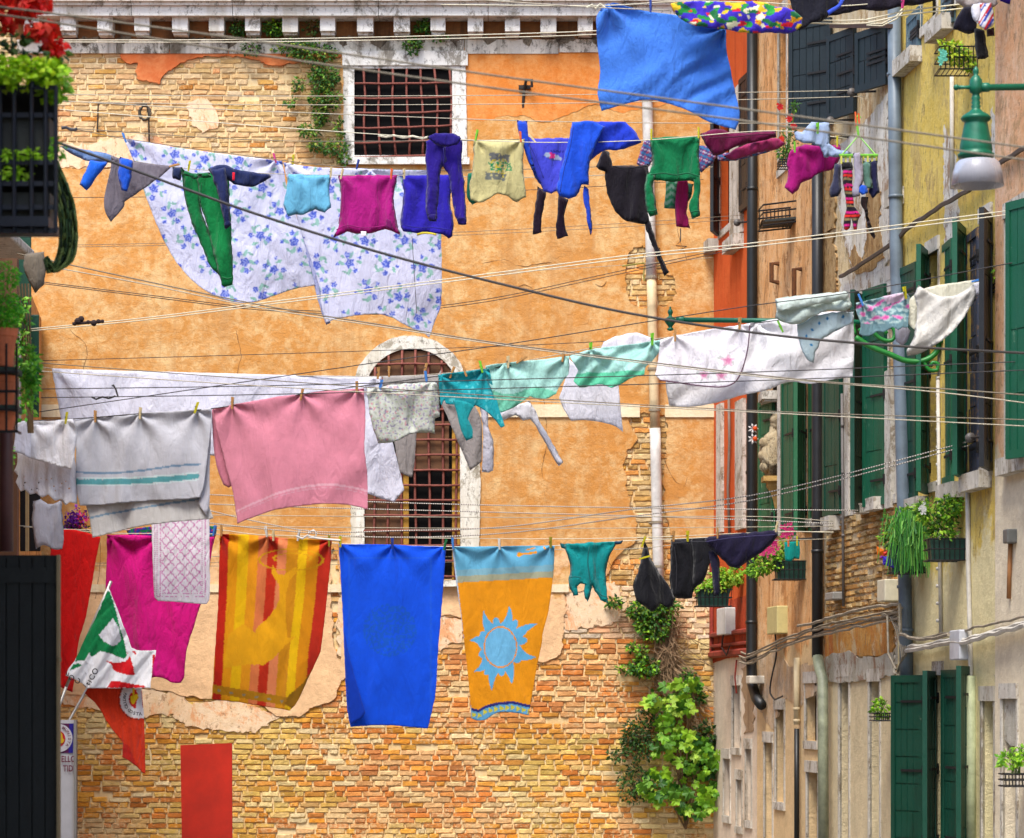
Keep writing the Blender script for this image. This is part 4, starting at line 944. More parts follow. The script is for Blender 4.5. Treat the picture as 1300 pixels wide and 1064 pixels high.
# shutter ornaments: two paper flowers, a pinwheel
m = MB()
for (x, y) in ((1016, 545), (1016, 558)):
    c = RP(1016, y, .55)
    for q in range(7):
        a = q*.9; m.add([c, c+Vector((math.cos(a-.3)*.04, -.02, math.sin(a-.3)*.04)), c+Vector((math.cos(a)*.065, -.01, math.sin(a)*.065)), c+Vector((math.cos(a+.3)*.04, -.02, math.sin(a+.3)*.04))], [(0, 1, 2, 3)], lin((236, 232, 230)))
    m.ball(c+Vector((.02, -.03, 0)), .028, 8, 5, lin((236, 90, 20)))
tag(m.build('paper_flowers', plain('petals', (1, 1, 1), .6, attr=True, var=.05, bump=0, trans=.3), colattr=True), 'pair of white and orange paper flowers on a green shutter', 'ornament')
m = MB(); c = P(1121, 706, 26.9)
for (dx, dy, cl) in ((-6, -9, (240, 120, 20)), (4, -5, (226, 60, 40)), (-3, 2, (150, 40, 180)), (7, 8, (50, 30, 190)), (10, 11, (60, 40, 170))):
    d = Vector((dx*.0075, -.01, -dy*.0075)); sd_ = Vector((-d.z, 0, d.x))*.5; m.add([c, c+d*.5+sd_, c+d*1.4, c+d*.5-sd_, c+d*.6+Vector((0, -.02, 0))], [(0, 1, 4), (1, 2, 4), (2, 3, 4), (3, 0, 4)], lin(cl))
m.tube([c, c+Vector((.2, .05, -.1))], .005, 4, lin((200, 200, 190)))
tag(m.build('pinwheel', plain('petals', (1, 1, 1), .6, attr=True, var=.05, bump=0, trans=.3), colattr=True), 'orange and violet butterfly pinwheel beside the trailing grass', 'ornament')
# ------------------------------------------------------------------ street lamps
lampg = plain('lamp_green', (10, 104, 76), .4, .1, var=.2, vs=14, bump=.2); lampl = plain('lamp_light_green', (34, 132, 50), .45, var=.25, vs=12)
YL = 19.5; K = YL/F
def LP(x, y, o=0): p = P(x, y, YL); p.y -= o; return p
t = thing('street_lamp', 'green bell shaped street lamp with frosted shade at the right', 'street lamp', LP(1240, 236))
m = MB(); prof = [(12, 0), (17, -.5), (17, 1.5), (22.5, 3), (23.5, 7), (20, 9), (21, 12), (20, 20), (15, 45), (14.5, 48), (18, 50), (19.5, 53), (17, 56), (9, 61), (5, 65), (6.5, 68), (4.8, 70), (6, 73), (4.6, 75), (6.2, 78), (5, 80), (4.5, 84), (8, 86), (8.5, 92), (8, 101), (4.5, 106), (2.5, 108), (4, 111), (3.5, 115), (.5, 119)]
m.lathe([(r*K, h*K) for r, h in prof], LP(1239, 203), 28); m.build('housing', lampg, t, smooth=True)
s = NT('frosted_glass'); s.b.inputs['Base Color'].default_value = (.36, .36, .40, 1); s.b.inputs['Roughness'].default_value = .35; s.b.inputs['Transmission Weight'].default_value = .35; s.b.inputs['IOR'].default_value = 1.3
s.L(s.bump(s.noise(1, 2, .5, s.mapping((60, 60, 2))), .3, .01), s.b.inputs['Normal'])
m = MB(); m.lathe([(24*K, 0), (28*K, -4*K), (31*K, -14*K), (33.5*K, -32*K), (32.5*K, -32*K), (30*K, -14*K), (27*K, -5*K), (23*K, -1*K)], LP(1241, 204), 32); m.build('shade', s.m, t, smooth=True)
m = MB(); m.tube([LP(1213, 111), LP(1225, 111), LP(1235, 111)], [3*K, 2.2*K, 3*K], 10); m.ball(LP(1214, 111), 3.8*K, 12, 8); m.tube([LP(1245, 111), LP(1255, 111), LP(1257, 111), LP(1490, 108)], [6*K, 6*K, 4.3*K, 4.3*K], 12); m.build('arm', lampg, t, smooth=True)
m = MB(); m.tube([LP(1490, 80), LP(1490, 180)], 5*K, 8); m.tube([LP(1490, 170), LP(1470, 160), LP(1450, 130), LP(1440, 112)], 3*K, 8); m.build('bracket', lampg, t, smooth=True)
YL2 = 26.3; K = YL2/F
def L2(x, y, o=0): p = P(x, y, YL2); p.y -= o; return p
t = thing('street_lamp', 'long green lamp arm with scrolled bracket behind the washing', 'street lamp', L2(1190, 470))
m = MB(); m.tube([L2(858, 406), L2(1000, 407.5), L2(1195, 411)], 3.2*K, 12); m.lathe([(r*K, h*K) for r, h in [(2, -14), (4, -13), (4, -11), (2, -10), (3, -8), (7, -3), (8, 0), (6, 2), (2.5, 4), (2, 6), (3.4, 9), (3, 12), (1, 14), (1.6, 15.5), (.3, 17)]], L2(851, 406), 16); m.lathe([(4.2*K, 0), (4.8*K, 3*K), (4.2*K, 6*K)], L2(862, 406), 12, Vector((1, 0, 0))); m.build('arm', lampg, t, smooth=True)
m = MB()
def curve2(pts, r): m.tube([L2(a, b) for a, b in smooth_poly(pts, 4, False, 80)], r*K, 9)
curve2([(1086, 428), (1105, 440), (1130, 450), (1150, 458), (1172, 458), (1188, 448), (1194, 430)], 3.6)
curve2([(1086, 425), (1084, 412), (1092, 408), (1096, 416), (1090, 420)], 2.4)
curve2([(1105, 418), (1118, 430), (1132, 432), (1136, 422), (1130, 414), (1122, 418), (1126, 424)], 2.6)
curve2([(1172, 458), (1180, 470), (1190, 470), (1191, 462), (1184, 460), (1181, 465)], 2.6)
curve2([(1165, 452), (1172, 440), (1186, 436), (1195, 436)], 2.6)
m.hexa([L2(1184, 436), L2(1198, 436), L2(1198, 436, .08), L2(1184, 436, .08), L2(1184, 428), L2(1198, 428), L2(1198, 428, .08), L2(1184, 428, .08)])
m.build('scroll_bracket', lampl, t, smooth=True)
# ------------------------------------------------------------------ left side
def LW(Y, z, off=0): return Vector((-6.3+.1111*(38-Y)+off, Y, z))
t = thing('left_house', 'tan plastered house seen edge on along the left', 'house', LW(28, 0))
tanw = wall_mat('tan_paint', (214, 158, 96), (226, 186, 132), (170, 120, 76), (150, 104, 64), None)
m = MB(); m.hexa([LW(18, 0), LW(37.9, 0), LW(37.9, 0, -4), LW(18, 0, -4), LW(18, 7.2), LW(37.9, 7.2), LW(37.9, 7.2, -4), LW(18, 7.2, -4)]); m.build('wall', tanw, t, loc=(0, 0, 0))
m = MB(); m.hexa([LW(18, 7.22, -.05), LW(37.4, 7.22, -.05), LW(37.4, 7.22, -4), LW(18, 7.22, -4), LW(18, 7.3, -.05), LW(37.4, 7.3, -.05), LW(37.4, 8.4, -4), LW(18, 8.4, -4)]); m.build('roof', plain('roof_tile', (170, 90, 60), .9), t)
def lbox(par, nm, xl, xr, yt, yb, Y, dep, mat, bev=0):
    m = MB(); a = P(xl, yb, Y); b = P(xr, yt, Y); m.hexa([(a.x, Y-dep, a.z), (b.x, Y-dep, a.z), (b.x, Y, a.z), (a.x, Y, a.z), (a.x, Y-dep, b.z), (b.x, Y-dep, b.z), (b.x, Y, b.z), (a.x, Y, b.z)])
    o = m.build(nm, mat, par)
    if bev: md = o.modifiers.new('bevel', 'BEVEL'); md.width = bev; md.segments = 2
    return o
lbox(t, 'shutter', 36, 50, 400, 530, 34, .04, gd, .01); lbox(t, 'shutter', 12, 40, 300, 420, 30, .04, gd, .01); lbox(t, 'balcony_slab', -60, 44, 318, 330, 28.5, 1.4, stone_w, .02)
lbox(t, 'window_post', 24, 27, 330, 600, 30, .03, wtp); lbox(t, 'window_post', 33, 37, 370, 700, 31, .04, plain('buff_post', (196, 170, 120), .7)); lbox(t, 'inner_wall', -50, 24, 330, 1064, 27, .1, plain('dull_brown_paint', (120, 84, 60), .9))  # inner wall in one even dull brown, darker than the tan front
lbox(t, 'shutter', 26, 52, 610, 700, 33, .04, bk, .01)
# near left house
t = thing('near_left_house', 'dark fronted house nearest on the left with window boxes', 'house', (-3.2, 12, 0))
m = MB(); m.box((-5.2, 9.95, 3.5), (4, 13.9, 7)); m.build('wall', wall_mat('brown_paint', (128, 88, 62), (150, 110, 80), (100, 70, 50), None, None), t, loc=(0, 0, 0))
m = MB(); m.box((-5.0, 9.9, 7.1), (4.6, 14.4, .18)); m.build('roof', plain('roof_tile', (170, 90, 60), .9), t)
def NP(x, y, Y=16.8): return P(x, y, Y)
# open dark shutter low left
a = NP(-40, 1180); b = NP(75, 705); m = MB(); m.box(((a.x+b.x)/2, 16.8, (a.z+b.z)/2), (b.x-a.x, .035, b.z-a.z))
for k in range(7): xx = a.x+(b.x-a.x)*(k+.5)/7; m.box((xx, 16.775, (a.z+b.z)/2), ((b.x-a.x)/7-.008, .02, b.z-a.z-.02))
m.box(((a.x+b.x)/2, 16.77, b.z-.12), (b.x-a.x-.01, .03, .09)); sh = m.build('shutter', worn('black_green_paint', (2, 9, 8), (26, 40, 32), .7, .62, 12), t)
m = MB(); m.box((b.x+.004, 16.76, (a.z+b.z)/2), (.014, .07, b.z-a.z)); m.tube([NP(75, 835, 16.7), NP(75, 840, 16.7)], .014, 8); m.build('edge_strip', plain('worn_edge', (120, 104, 74), .6), sh)
m = MB(); m.tube([NP(8, 700, 16.9), NP(8, 560, 16.9), NP(6, 500, 16.9)], .042, 12); m.build('corner_pipe', plain('maroon_pipe', (84, 50, 50), .5, var=.2), t, smooth=True)
# upper window box with red geraniums (blurred by closeness)
YG = 14.6; K = YG/F
t = thing('geranium_box', 'black iron window rack with red geraniums and lime leaves at the top left', 'flower box', P(20, 296, YG), 'window boxes on the near left house')
m = MB()
for y in (110, 145, 205, 232, 262, 292):
    m.hexa([P(-60, y+4, YG-.3), P(72, y+4, YG-.3), P(72, y+4, YG), P(-60, y+4, YG), P(-60, y-2, YG-.3), P(72, y-2, YG-.3), P(72, y-2, YG), P(-60, y-2, YG)])
for x in (-20, 0, 18, 40, 58, 71):
    m.tube([P(x, 100 if x in (40,) else 110, YG-.31), P(x, 294, YG-.31)], .011, 6)
m.tube([P(40, 84, YG-.31), P(40, 112, YG-.31)], .016, 8); m.build('rack', plain('black_iron_paint', (26, 32, 44), .4, .3), t)
m = MB(); a_, b_ = P(-60, 294, YG), P(70, 112, YG); m.box(((a_.x+b_.x)/2, YG+.03, (a_.z+b_.z)/2), (b_.x-a_.x, .02, b_.z-a_.z)); m.build('back_panel', plain('dark_trough', (22, 26, 26), .7, var=.5, vs=6), t)
m = MB(); m.box(P(-14, 288, YG-.17), (.66, .34, .05)); m.build('bottom_board', plain('black_iron_paint', (26, 32, 44), .4, .3), t)
m = MB(); m.box(P(5, 178, YG-.14), (.5, .24, .19)); m.box(P(5, 265, YG-.14), (.5, .2, .13)); m.build('trough', plain('dark_trough', (40, 44, 40), .6, var=.5, vs=6), t)
m = MB(); leaves(m, P(14, 92, YG-.3), (.28, .12, .075), 620, .045, [(176, 226, 20), (200, 236, 40), (150, 206, 20)], 3, wide=.8); leaves(m, P(66, 100, YG-.15), (.08, .15, .1), 220, .05, [(170, 222, 40), (130, 190, 30)], 4, wide=.8)
leaves(m, P(20, 198, YG-.27), (.20, .05, .035), 320, .035, [(150, 210, 20), (180, 230, 60)], 5); leaves(m, P(4, 220, YG-.27), (.16, .04, .03), 160, .035, [(150, 210, 20), (180, 230, 60)], 15); leaves(m, P(10, 60, YG-.1), (.3, .16, .12), 200, .06, GD, 6); leaves(m, P(72, 190, YG-.2), (.03, .1, .06), 60, .04, [(120, 190, 30)], 7)
m.build('foliage', LEAF(), t, colattr=True)
m = MB(); rf = random.Random(3)
for (x, y, r) in [(32, 14, 16), (6, 28, 14), (62, 40, 15), (52, 6, 11), (70, 62, 10), (22, 4, 12), (44, 42, 8), (3, 6, 10)]:
    for k in range(34):
        d = Vector((rf.gauss(0, 1), rf.gauss(0, .6)-.9, rf.gauss(0, 1))).normalized(); c = P(x, y, YG-.25)+Vector((rf.gauss(0, 1), rf.gauss(0, .6), rf.gauss(0, 1)))*r*K*.5; u = (d.orthogonal()+Vector((rf.gauss(0, .6), rf.gauss(0, .6), rf.gauss(0, .6)))).normalized(); v = d.cross(u).normalized(); z = rf.uniform(.022, .040)
        m.add([c+u*z, c+v*z+d*.006, c-u*z, c-v*z+d*.006, c+d*.008], [(0, 1, 4), (1, 2, 4), (2, 3, 4), (3, 0, 4)], lin(rf.choice([(236, 40, 24), (222, 20, 20), (244, 76, 50)]), rf.uniform(.6, .95)))
m.build('flowers', plain('petals', (1, 1, 1), .6, attr=True, var=.05, bump=0, trans=.3), t, colattr=True)
# terracotta pots on a rail
YP = 16.3; K = YP/F
for i, (yt, yb, lab) in enumerate([(418, 466, 'upper terracotta pot with feathery green plant on the left rail'), (478, 518, 'middle terracotta pot half hidden by its black rail on the left'), (522, 548, 'lowest terracotta pot on the left rail just above the white blouse')]):
    t = thing('plant_pot', lab, 'plant pot', P(2, yb, YP), 'terracotta pots on the left rail'); m = MB(); h = (yb-yt)*K
    m.lathe([(.001, 0), (.062, 0), (.085, h*.78), (.09, h*.8), (.095, h), (.08, h), (.078, h*.9), (.001, h*.88)], P(2, yb, YP), 20); m.build('pot', terr, t, smooth=False)
    if i < 3:
        m = MB()
        if i == 0: leaves(m, P(3, 395, YP-.02), (.10, .1, .13), 800, .032, [(90, 190, 30), (120, 216, 40), (60, 160, 30)], 21, wide=.4); leaves(m, P(10, 350, YP), (.06, .08, .08), 240, .03, [(90, 190, 30), (120, 216, 40)], 22, wide=.4)
        else: leaves(m, P(38, 440+i*25, YP+.3), (.05, .06, .12), 150, .04, [(110, 196, 40), (70, 150, 40), (140, 210, 60)], 23+i)
        m.build('foliage', LEAF(), t, colattr=True)
t = thing('pot_rail', 'black iron rail holding the terracotta pots at the left edge', 'rail', P(0, 548, YP)); m = MB()
for y in (472, 497, 520, 548): m.tube([P(-30, y, YP-.13), P(22, y, YP-.13), P(26, y+2, YP+.15)], .009, 5)
for x in (-8, 8, 21): m.tube([P(x, 436, YP-.13), P(x, 548, YP-.13)], .007, 5)
m.build('bars', wire, t)
for y_ in (472, 520): m = MB(); m.box(P(2, y_, YP), (.2, .22, .033)); m.build('tray', plain('green_tray', (36, 56, 46), .6), t)
# climbing leaves beside the pots
t = thing('climbing_plant', 'light green climbing leaves hanging between the pots and the dark green shutter', 'plant', P(38, 560, 20)); m = MB(); K = 20/F
for (x, y, rx, ry, n) in [(30, 420, 6, 26, 60), (32, 458, 10, 20, 90), (40, 480, 7, 26, 70), (34, 520, 6, 20, 30), (28, 392, 8, 14, 50), (6, 578, 9, 16, 60)]: leaves(m, P(x, y, 20), (rx*K, .12, ry*K), n, .055, [(130, 206, 50), (90, 170, 40), (160, 220, 80), (70, 140, 36)], int(x+y))
m.build('foliage', LEAF(), t, colattr=True); m = MB()
for k in range(4): m.tube([P(24+k*4, 360, 20), P(30+k*3, 450, 20), P(36+k*2, 550, 20)], .006, 4)
m.build('stem', stemm, t)
# hank of green rope
m = MB(); Yh = 17.5
for k in range(46):
    a = k/45; cl = lin(rf.choice([(52, 84, 40), (96, 120, 60), (34, 56, 34), (120, 140, 70), (60, 92, 50)]), .7)
    pts = [(62+a*6, 196), (66+a*16, 225), (74+a*20, 262), (76+a*22, 300), (70+a*22, 332), (60+a*14, 346-a*2), (56+a*4, 330-a*4)]
    m.tube([P(x+rf.gauss(0, .5), y+rf.gauss(0, .5), Yh+rf.uniform(-.08, .08)) for x, y in smooth_poly(pts, 10, False, 80)], .0065, 5, cl)
tag(m.build('rope_hank', plain('green_rope', (1, 1, 1), .8, attr=True, bump=0), colattr=True, smooth=True), 'hanging hank of striped green rope left of the floral sheet', 'rope')
cloth('grey_rag', [(32, 322), (56, 320), (58, 340), (56, 360), (44, 372), (38, 360), (30, 340)], 22, (128, 118, 104), 'grey rag bundled under the left balcony', 'cloth', puff=.03, loc=None)
# ------------------------------------------------------------------ washing lines
ropem = plain('pale_rope', (196, 186, 164), .8, var=.3, vs=60, bump=.5, bs=160); ropeg = plain('grey_rope', (132, 122, 104), .8, var=.3, vs=60)
roped = plain('dark_rope', (58, 54, 54), .7, var=.3, vs=40); ropew = plain('cream_rope', (224, 216, 190), .8, var=.2, vs=60)
s = NT('twisted_rope'); wv = s.n('ShaderNodeTexWave', bands_direction='X'); wv.inputs['Scale'].default_value = 14; s.L(s.co, wv.inputs['Vector'])
s.L(s.mix(wv.outputs['Fac'], lin((220, 212, 200)), lin((86, 76, 72))), s.b.inputs['Base Color']); s.b.inputs['Roughness'].default_value = .8; ropet = s.m
RG = 'washing lines strung across the street'
def line(label, pts, Y, r=.004, mat=None, group=RG, pair=0):
    """pts in photo pixels; Y = depth at the left and right end"""
    Y0, Y1 = Y if isinstance(Y, tuple) else (Y, Y); x0, x1 = pts[0][0], pts[-1][0]; m = MB()
    q = smooth_poly(pts, 22, False, 70)
    for dy in ([0, pair] if pair else [0]):
        m.tube([P(a, b+dy*(.5+.5*(a-x0)/(x1-x0)), Y0+(Y1-Y0)*(a-x0)/(x1-x0)) for a, b in q], r, 5)
    return tag(m.build('washing_line', mat or ropem, smooth=True), label, 'washing line', group)
line('blurred pale cable nearest the camera sloping from top left across the blue sheet', [(-60, 2), (50, 15), (330, 53), (650, 99), (970, 142), (1300, 187), (1420, 204)], 14.2, .0055, ropeg)
line('second blurred pale cable parallel just below the nearest one', [(-60, 10), (71, 29), (330, 70), (650, 115), (970, 157), (1300, 203), (1420, 220)], 14.2, .0055, ropeg)
line('thick dark cable sagging across from the upper left to the right edge', [(-30, 146), (76, 182), (233, 239), (320, 270), (480, 320), (650, 364), (800, 398), (970, 424), (1120, 438), (1330, 450)], (18.5, 20.5), .0095, plain('thick_cable', (72, 68, 66), .6, var=.2))
line('grey double line falling from the left balcony to the twin cream cords at the right', [(22, 322), (330, 387), (500, 415), (650, 438), (970, 477), (1075, 487), (1200, 494), (1320, 503)], (25, 22.5), .006, ropeg)
line('second strand of the grey double line starting slightly lower at the balcony', [(30, 333), (180, 360), (330, 391), (480, 414), (650, 440), (970, 479), (1075, 488), (1200, 499), (1320, 514)], (25.05, 22.6), .005, ropem)
line('pair of dark lines sloping gently under the green rope hank behind the sheets', [(53, 358), (200, 376), (330, 391), (480, 396), (560, 388), (640, 376), (760, 350), (900, 320), (960, 305)], (33, 36), .005, roped, pair=4)
line('black line with knotted bird shaped lump left of the sheet rising to the upper right', [(35, 418), (180, 404), (330, 385), (640, 345), (800, 324), (970, 307), (1300, 265), (1330, 261)], (27, 23.4), .005, ropew, pair=5)
line('thin dark line nearly level above the arched window', [(52, 458), (330, 450), (650, 439), (800, 432), (860, 430)], (30.5, 31), .004, roped)
line('black line rising from the white sheet across the arch to the right wall', [(50, 523), (330, 482), (480, 460), (637, 438), (800, 412), (955, 388), (1083, 371), (1300, 331), (1330, 326)], (26.5, 23.2), .0045, roped)
line('upper of two black lines level across the white sheet and the arch', [(52, 494), (330, 490), (640, 482), (970, 472), (1300, 459), (1330, 458)], (25.6, 23.2), .0045, roped)
line('lower of two black lines level across the white sheet and the arch', [(52, 505), (330, 501), (640, 493), (970, 483), (1300, 470), (1330, 469)], (25.6, 23.1), .0045, roped)
line('dark line running from the left pots over the white sheet to the cream cords', [(53, 461), (330, 482), (650, 504), (970, 522), (1300, 533), (1330, 534)], (25.3, 22.9), .0045, ropeg)
line('pale line just under the dark one across the white sheet', [(33, 470), (330, 490), (650, 508), (970, 524), (1300, 541), (1330, 542)], (25.3, 22.8), .0045, ropem)
line('topmost level line through the upper barred window', [(76, 120), (330, 122), (650, 121), (970, 117), (1111, 114)], (30, 29.5), .0042, ropem)
line('second level line through the upper barred window', [(76, 129), (330, 133), (650, 132), (970, 126), (1106, 122)], (30, 29.4), .0042, ropem)
line('line holding the bright blue shirts below the big blue sheet', [(76, 128), (200, 135), (330, 141), (650, 153), (820, 156), (1083, 157)], (29, 29.0), .0045, ropem)
line('line from the left holding the indigo joggers and green shirt', [(76, 139), (330, 160), (545, 175), (600, 178), (700, 181), (820, 178), (985, 166), (1075, 176)], (28.5, 28.3), .0045, ropew)
line('line with a knot passing the window just above the floral sheet', [(91, 163), (330, 178), (545, 179), (665, 177)], (30.2, 30), .0042, ropeg)
line('line carrying the two blue floral sheets', [(78, 160), (158, 176), (355, 203), (450, 213), (560, 216), (700, 214), (905, 205)], (30.6, 31), .0042, ropeg)
line('line carrying the navy pants, sky blue top and magenta shirt', [(76, 186), (219, 212), (360, 221), (520, 223), (700, 225), (880, 215), (905, 212)], (29.2, 29.6), .0042, ropem)
line('faint level line crossing behind the green trousers', [(76, 251), (330, 249), (510, 246), (700, 240), (893, 228)], (33, 34), .004, roped)
line('faint far pair of lines behind the purple shirts', [(99, 311), (240, 308), (400, 303), (640, 292), (800, 283), (945, 273)], (34, 35.5), .0035, ropeg, pair=5)
line('far pale line below the black strap on the orange wall', [(640, 346), (800, 336), (905, 327)], (36, 36.5), .0035, ropem)
line('twin cables just under the cornice blocks', [(60, 51), (330, 50), (650, 43), (760, 39), (900, 30)], (32, 31), .0055, ropew, pair=5)
line('cable along the cornice from the knot by the blue sheet', [(560, -4), (640, 2), (767, 10), (850, 13)], (24.6, 24.8), .005, ropem)
line('line holding the blue sheet and the tropical print cloth at the top', [(560, 6), (770, 7), (860, 2), (960, 3), (1060, 8), (1190, -4)], (24.7, 25.4), .005, ropew)
line('cream double cord meeting the brown rail beside the grey pipe', [(960, 24), (1046, 26), (1100, 25), (1143, 15), (1250, 2)], (25.2, 25.4), .007, ropew, pair=6)
line('looped cream cords fastened at the end of the brown rail', [(1100, 32), (1120, 33), (1138, 24), (1146, 15)], (26, 26), .007, ropew, pair=-4)
line('line along which the towels and lace hang from lower left to upper right', [(0, 537), (20, 535), (92, 532), (180, 525), (268, 519), (400, 498), (560, 477), (722, 452), (838, 432), (955, 411), (1083, 394), (1153, 374), (1245, 355), (1262, 351)], (26.0, 24.6), .0048, roped)
line('line behind carrying the long white sheet', [(52, 466), (66, 468), (200, 472), (480, 478), (600, 470), (762, 440), (850, 428), (1000, 405)], (29.2, 28.6), .0042, ropem)
line('line carrying the orange, blue and sun printed towels', [(-20, 664), (80, 672), (137, 677), (270, 678), (430, 690), (570, 694), (703, 693), (788, 687), (905, 682), (985, 675), (1058, 676)], (27.5, 28.5), .0045, ropew)
line('twisted line at the top of the bundle over the lower arched window', [(265, 628), (467, 637), (650, 642), (970, 647), (1090, 648)], (28.0, 28.6), .0052, ropet)
line('second twisted line of the bundle over the lower arched window', [(265, 640), (383, 644), (650, 651), (800, 655), (970, 661), (1058, 665)], (28.2, 28.8), .0052, ropet)
line('third line of the bundle, level', [(265, 654), (650, 657), (970, 656), (1058, 662)], (27.9, 28.9), .0042, ropem)
line('twisted line rising from the blue towel to the white pulley', [(265, 648), (320, 661), (400, 675), (500, 674), (640, 669), (800, 647), (970, 626), (1248, 556)], (27.0, 25.3), .0055, ropet)
line('lower twin of the line that rises to the white pulley', [(265, 664), (340, 672), (480, 682), (640, 677), (800, 656), (970, 632), (1248, 561)], (27.0, 25.3), .0055, ropet)
line('level pale line above the teal shirt ending at the dark downpipe', [(265, 668), (640, 671), (970, 669), (1058, 668)], (28.3, 29.8), .0042, ropem)
line('pale line just above the towel tops', [(30, 669), (114, 673), (270, 672), (330, 679), (640, 684), (800, 683), (970, 676), (1058, 675)], (27.6, 29.8), .0042, ropew)
line('line under the towel tops visible beside the teal shirt', [(265, 707), (430, 699), (640, 698), (800, 697), (880, 690), (1058, 684)], (29.5, 30.5), .004, ropem)
line('pair of faint lines behind the orange towel', [(116, 715), (280, 714), (430, 711), (600, 706)], (34, 35), .0035, ropeg, pair=7)
# dark lumps on a line and hanging bits
m = MB()
for (x, y, r) in ((99, 408, .035), (103, 405, .03), (95, 411, .02), (112, 409, .02), (119, 410, .03), (125, 408, .022), (130, 408, .018)): m.ball(P(x, y, 26.6), r, 8, 5)
m.tube([P(92, 411, 26.6), P(132, 408, 26.6)], .014, 6); m.tube([P(119, 410, 26.6), P(120, 414, 26.6)], .012, 6)
tag(m.build('knotted_rag', plain('dark_rag', (50, 34, 34), .9)), 'dark knotted rag tied on the line left of the big floral sheet', 'cloth')
def hook(label, pts, Y, r=.007, mat=roped): m = MB(); m.tube([P(a, b, Y) for a, b in pts], r, 5); tag(m.build('line_hook', mat), label, 'hook')
hook('small black hook tensioner lying on the white sheet lines', [(116, 504), (122, 507), (130, 504), (138, 506), (146, 503), (150, 504), (147, 494), (144, 489), (142, 490)], 25.55, .009)
hook('thin hanging wire over the right floral sheet', [(523, 300), (526, 350), (529, 398)], 29.0, .0035)
hook('dark weight hanging on a wire under the magenta sleeve', [(864, 290), (864, 306), (858, 312), (872, 313), (864, 317)], 30, .006)
hook('yellowish hanging pulley beside the stained white pipe', [(790, 338), (818, 334), (817, 350), (818, 357)], 36, .012, plain('olive_brass', (150, 140, 60), .5))
hook('white plastic ring and knot on the line above the blue towel', [(376, 681), (384, 684), (390, 680), (400, 683), (402, 677), (398, 673), (392, 676), (392, 682), (410, 684), (432, 686)], 27.3, .011, plain('white_plastic', (214, 212, 206), .4))
hook('knot of pale rope on the line by the blue sheet corner', [(745, 10), (752, 6), (756, 11), (762, 5), (768, 10)], 24.6, .01, ropew)
hook('row of pale knots on the line through the barred window', [(480, 172), (490, 174), (500, 172), (512, 175), (524, 173), (536, 176), (544, 174)], 29.9, .012, ropew)
hook('small black and white turnbuckle at the left end of an upper line', [(78, 163), (84, 162), (90, 165), (95, 165), (98, 163)], 28, .016, plain('grey_steel', (90, 90, 92), .4, .5))
# ------------------------------------------------------------------ laundry
LG = 'laundry hung across the street'
def cl(name, label, cat, pts, Y, col, **kw): return cloth(name, pts, Y, col, label, cat, LG, **kw)
def group_thing(name, label, cat, x, y, Y): return thing(name, label, cat, P(x, y, Y), LG)
def base(n, c): return np.tile(np.array(c, float), (len(n), 1))
def inp(poly, x, y): return inside(np.array(poly, float), np.stack([x, y], 1))
# --- top right
cl('bed_sheet', 'large bright blue sheet blowing below the cornice', 'bed sheet',
   [(757, 24), (762, 12), (771, 5), (785, 6), (820, 14), (870, 22), (921, 36), (922, 60), (930, 100), (939, 142), (938, 155), (934, 164), (918, 160), (895, 151), (868, 138), (840, 130), (818, 128), (800, 131), (780, 136), (764, 140), (759, 120), (762, 90), (759, 60)],
   25.0, (74, 138, 238), amp=.058, fx=1.9, fz=1.5, slant=1.1, pegs=[(772, 6), (920, 36)], bil=.05, trans=.3, step=3)
def trop(x, y):
    c = base(x, (62, 44, 190)); m = 25/F
    for k, (co, th) in enumerate([((240, 170, 20), .20), ((36, 150, 60), .22), ((226, 30, 50), .36), ((240, 236, 200), .34), ((20, 110, 60), .33), ((236, 200, 40), .33)]):
        v = np.array([nz(a*.065+k*17, b*.11, k*5.1) for a, b in zip(x, y)]); c[v > th+.03] = co
    return c
cl('printed_cloth', 'tropical print cloth in purple, green and yellow at the top', 'beach wrap',
   [(850, 4), (880, 2), (930, 3), (965, 2), (985, 8), (1004, 12), (1019, 22), (1018, 32), (1006, 40), (975, 42), (945, 42), (925, 38), (900, 36), (875, 30), (855, 15)], 24.8, trop, amp=.022, fx=3, fz=4, slant=1.2, puff=.03, trans=.1)
t = group_thing('dark_garments', 'dark navy garments bunched on the top line right of the tropical print', 'garments', 1090, 2, 25.2)
nav = (26, 26, 40)
cloth('jacket', [(1000, -14), (1060, -14), (1066, 6), (1054, 18), (1042, 28), (1030, 30), (1020, 37), (1008, 38), (1016, 26), (1006, 12)], 25.1, nav, parent=t, puff=.05, amp=.02, fx=5)
cloth('trousers', [(1050, 2), (1080, -14), (1192, -14), (1190, 0), (1165, 6), (1148, 8), (1120, 14), (1095, 12), (1070, 18), (1050, 22), (1040, 20)], 25.3, (34, 28, 44), parent=t, puff=.05, amp=.02, fx=5)
cloth('stripe_strap', [(1050, 14), (1064, 5), (1068, -4), (1072, 0), (1066, 10), (1052, 19)], 25.0, (60, 90, 210), parent=t)
t = group_thing('sock_bunch', 'bunch of socks and dark pants hung at the top right above the street lamp', 'socks', 1232, -4, 24.2)
cloth('pants', [(1224, 8), (1235, 8), (1240, 20), (1240, 40), (1230, 43), (1216, 38), (1210, 38), (1213, 25)], 24.2, (34, 32, 50), parent=t, puff=.04)
cloth('sock', [(1236, 35), (1250, 38), (1252, 55), (1255, 72), (1250, 75), (1240, 76), (1238, 60)], 24.1, (22, 20, 26), parent=t, puff=.03)
cloth('white_sock', [(1233, 5), (1243, 5), (1246, 20), (1240, 32), (1234, 22)], 24.0, (226, 226, 236), parent=t, puff=.03)
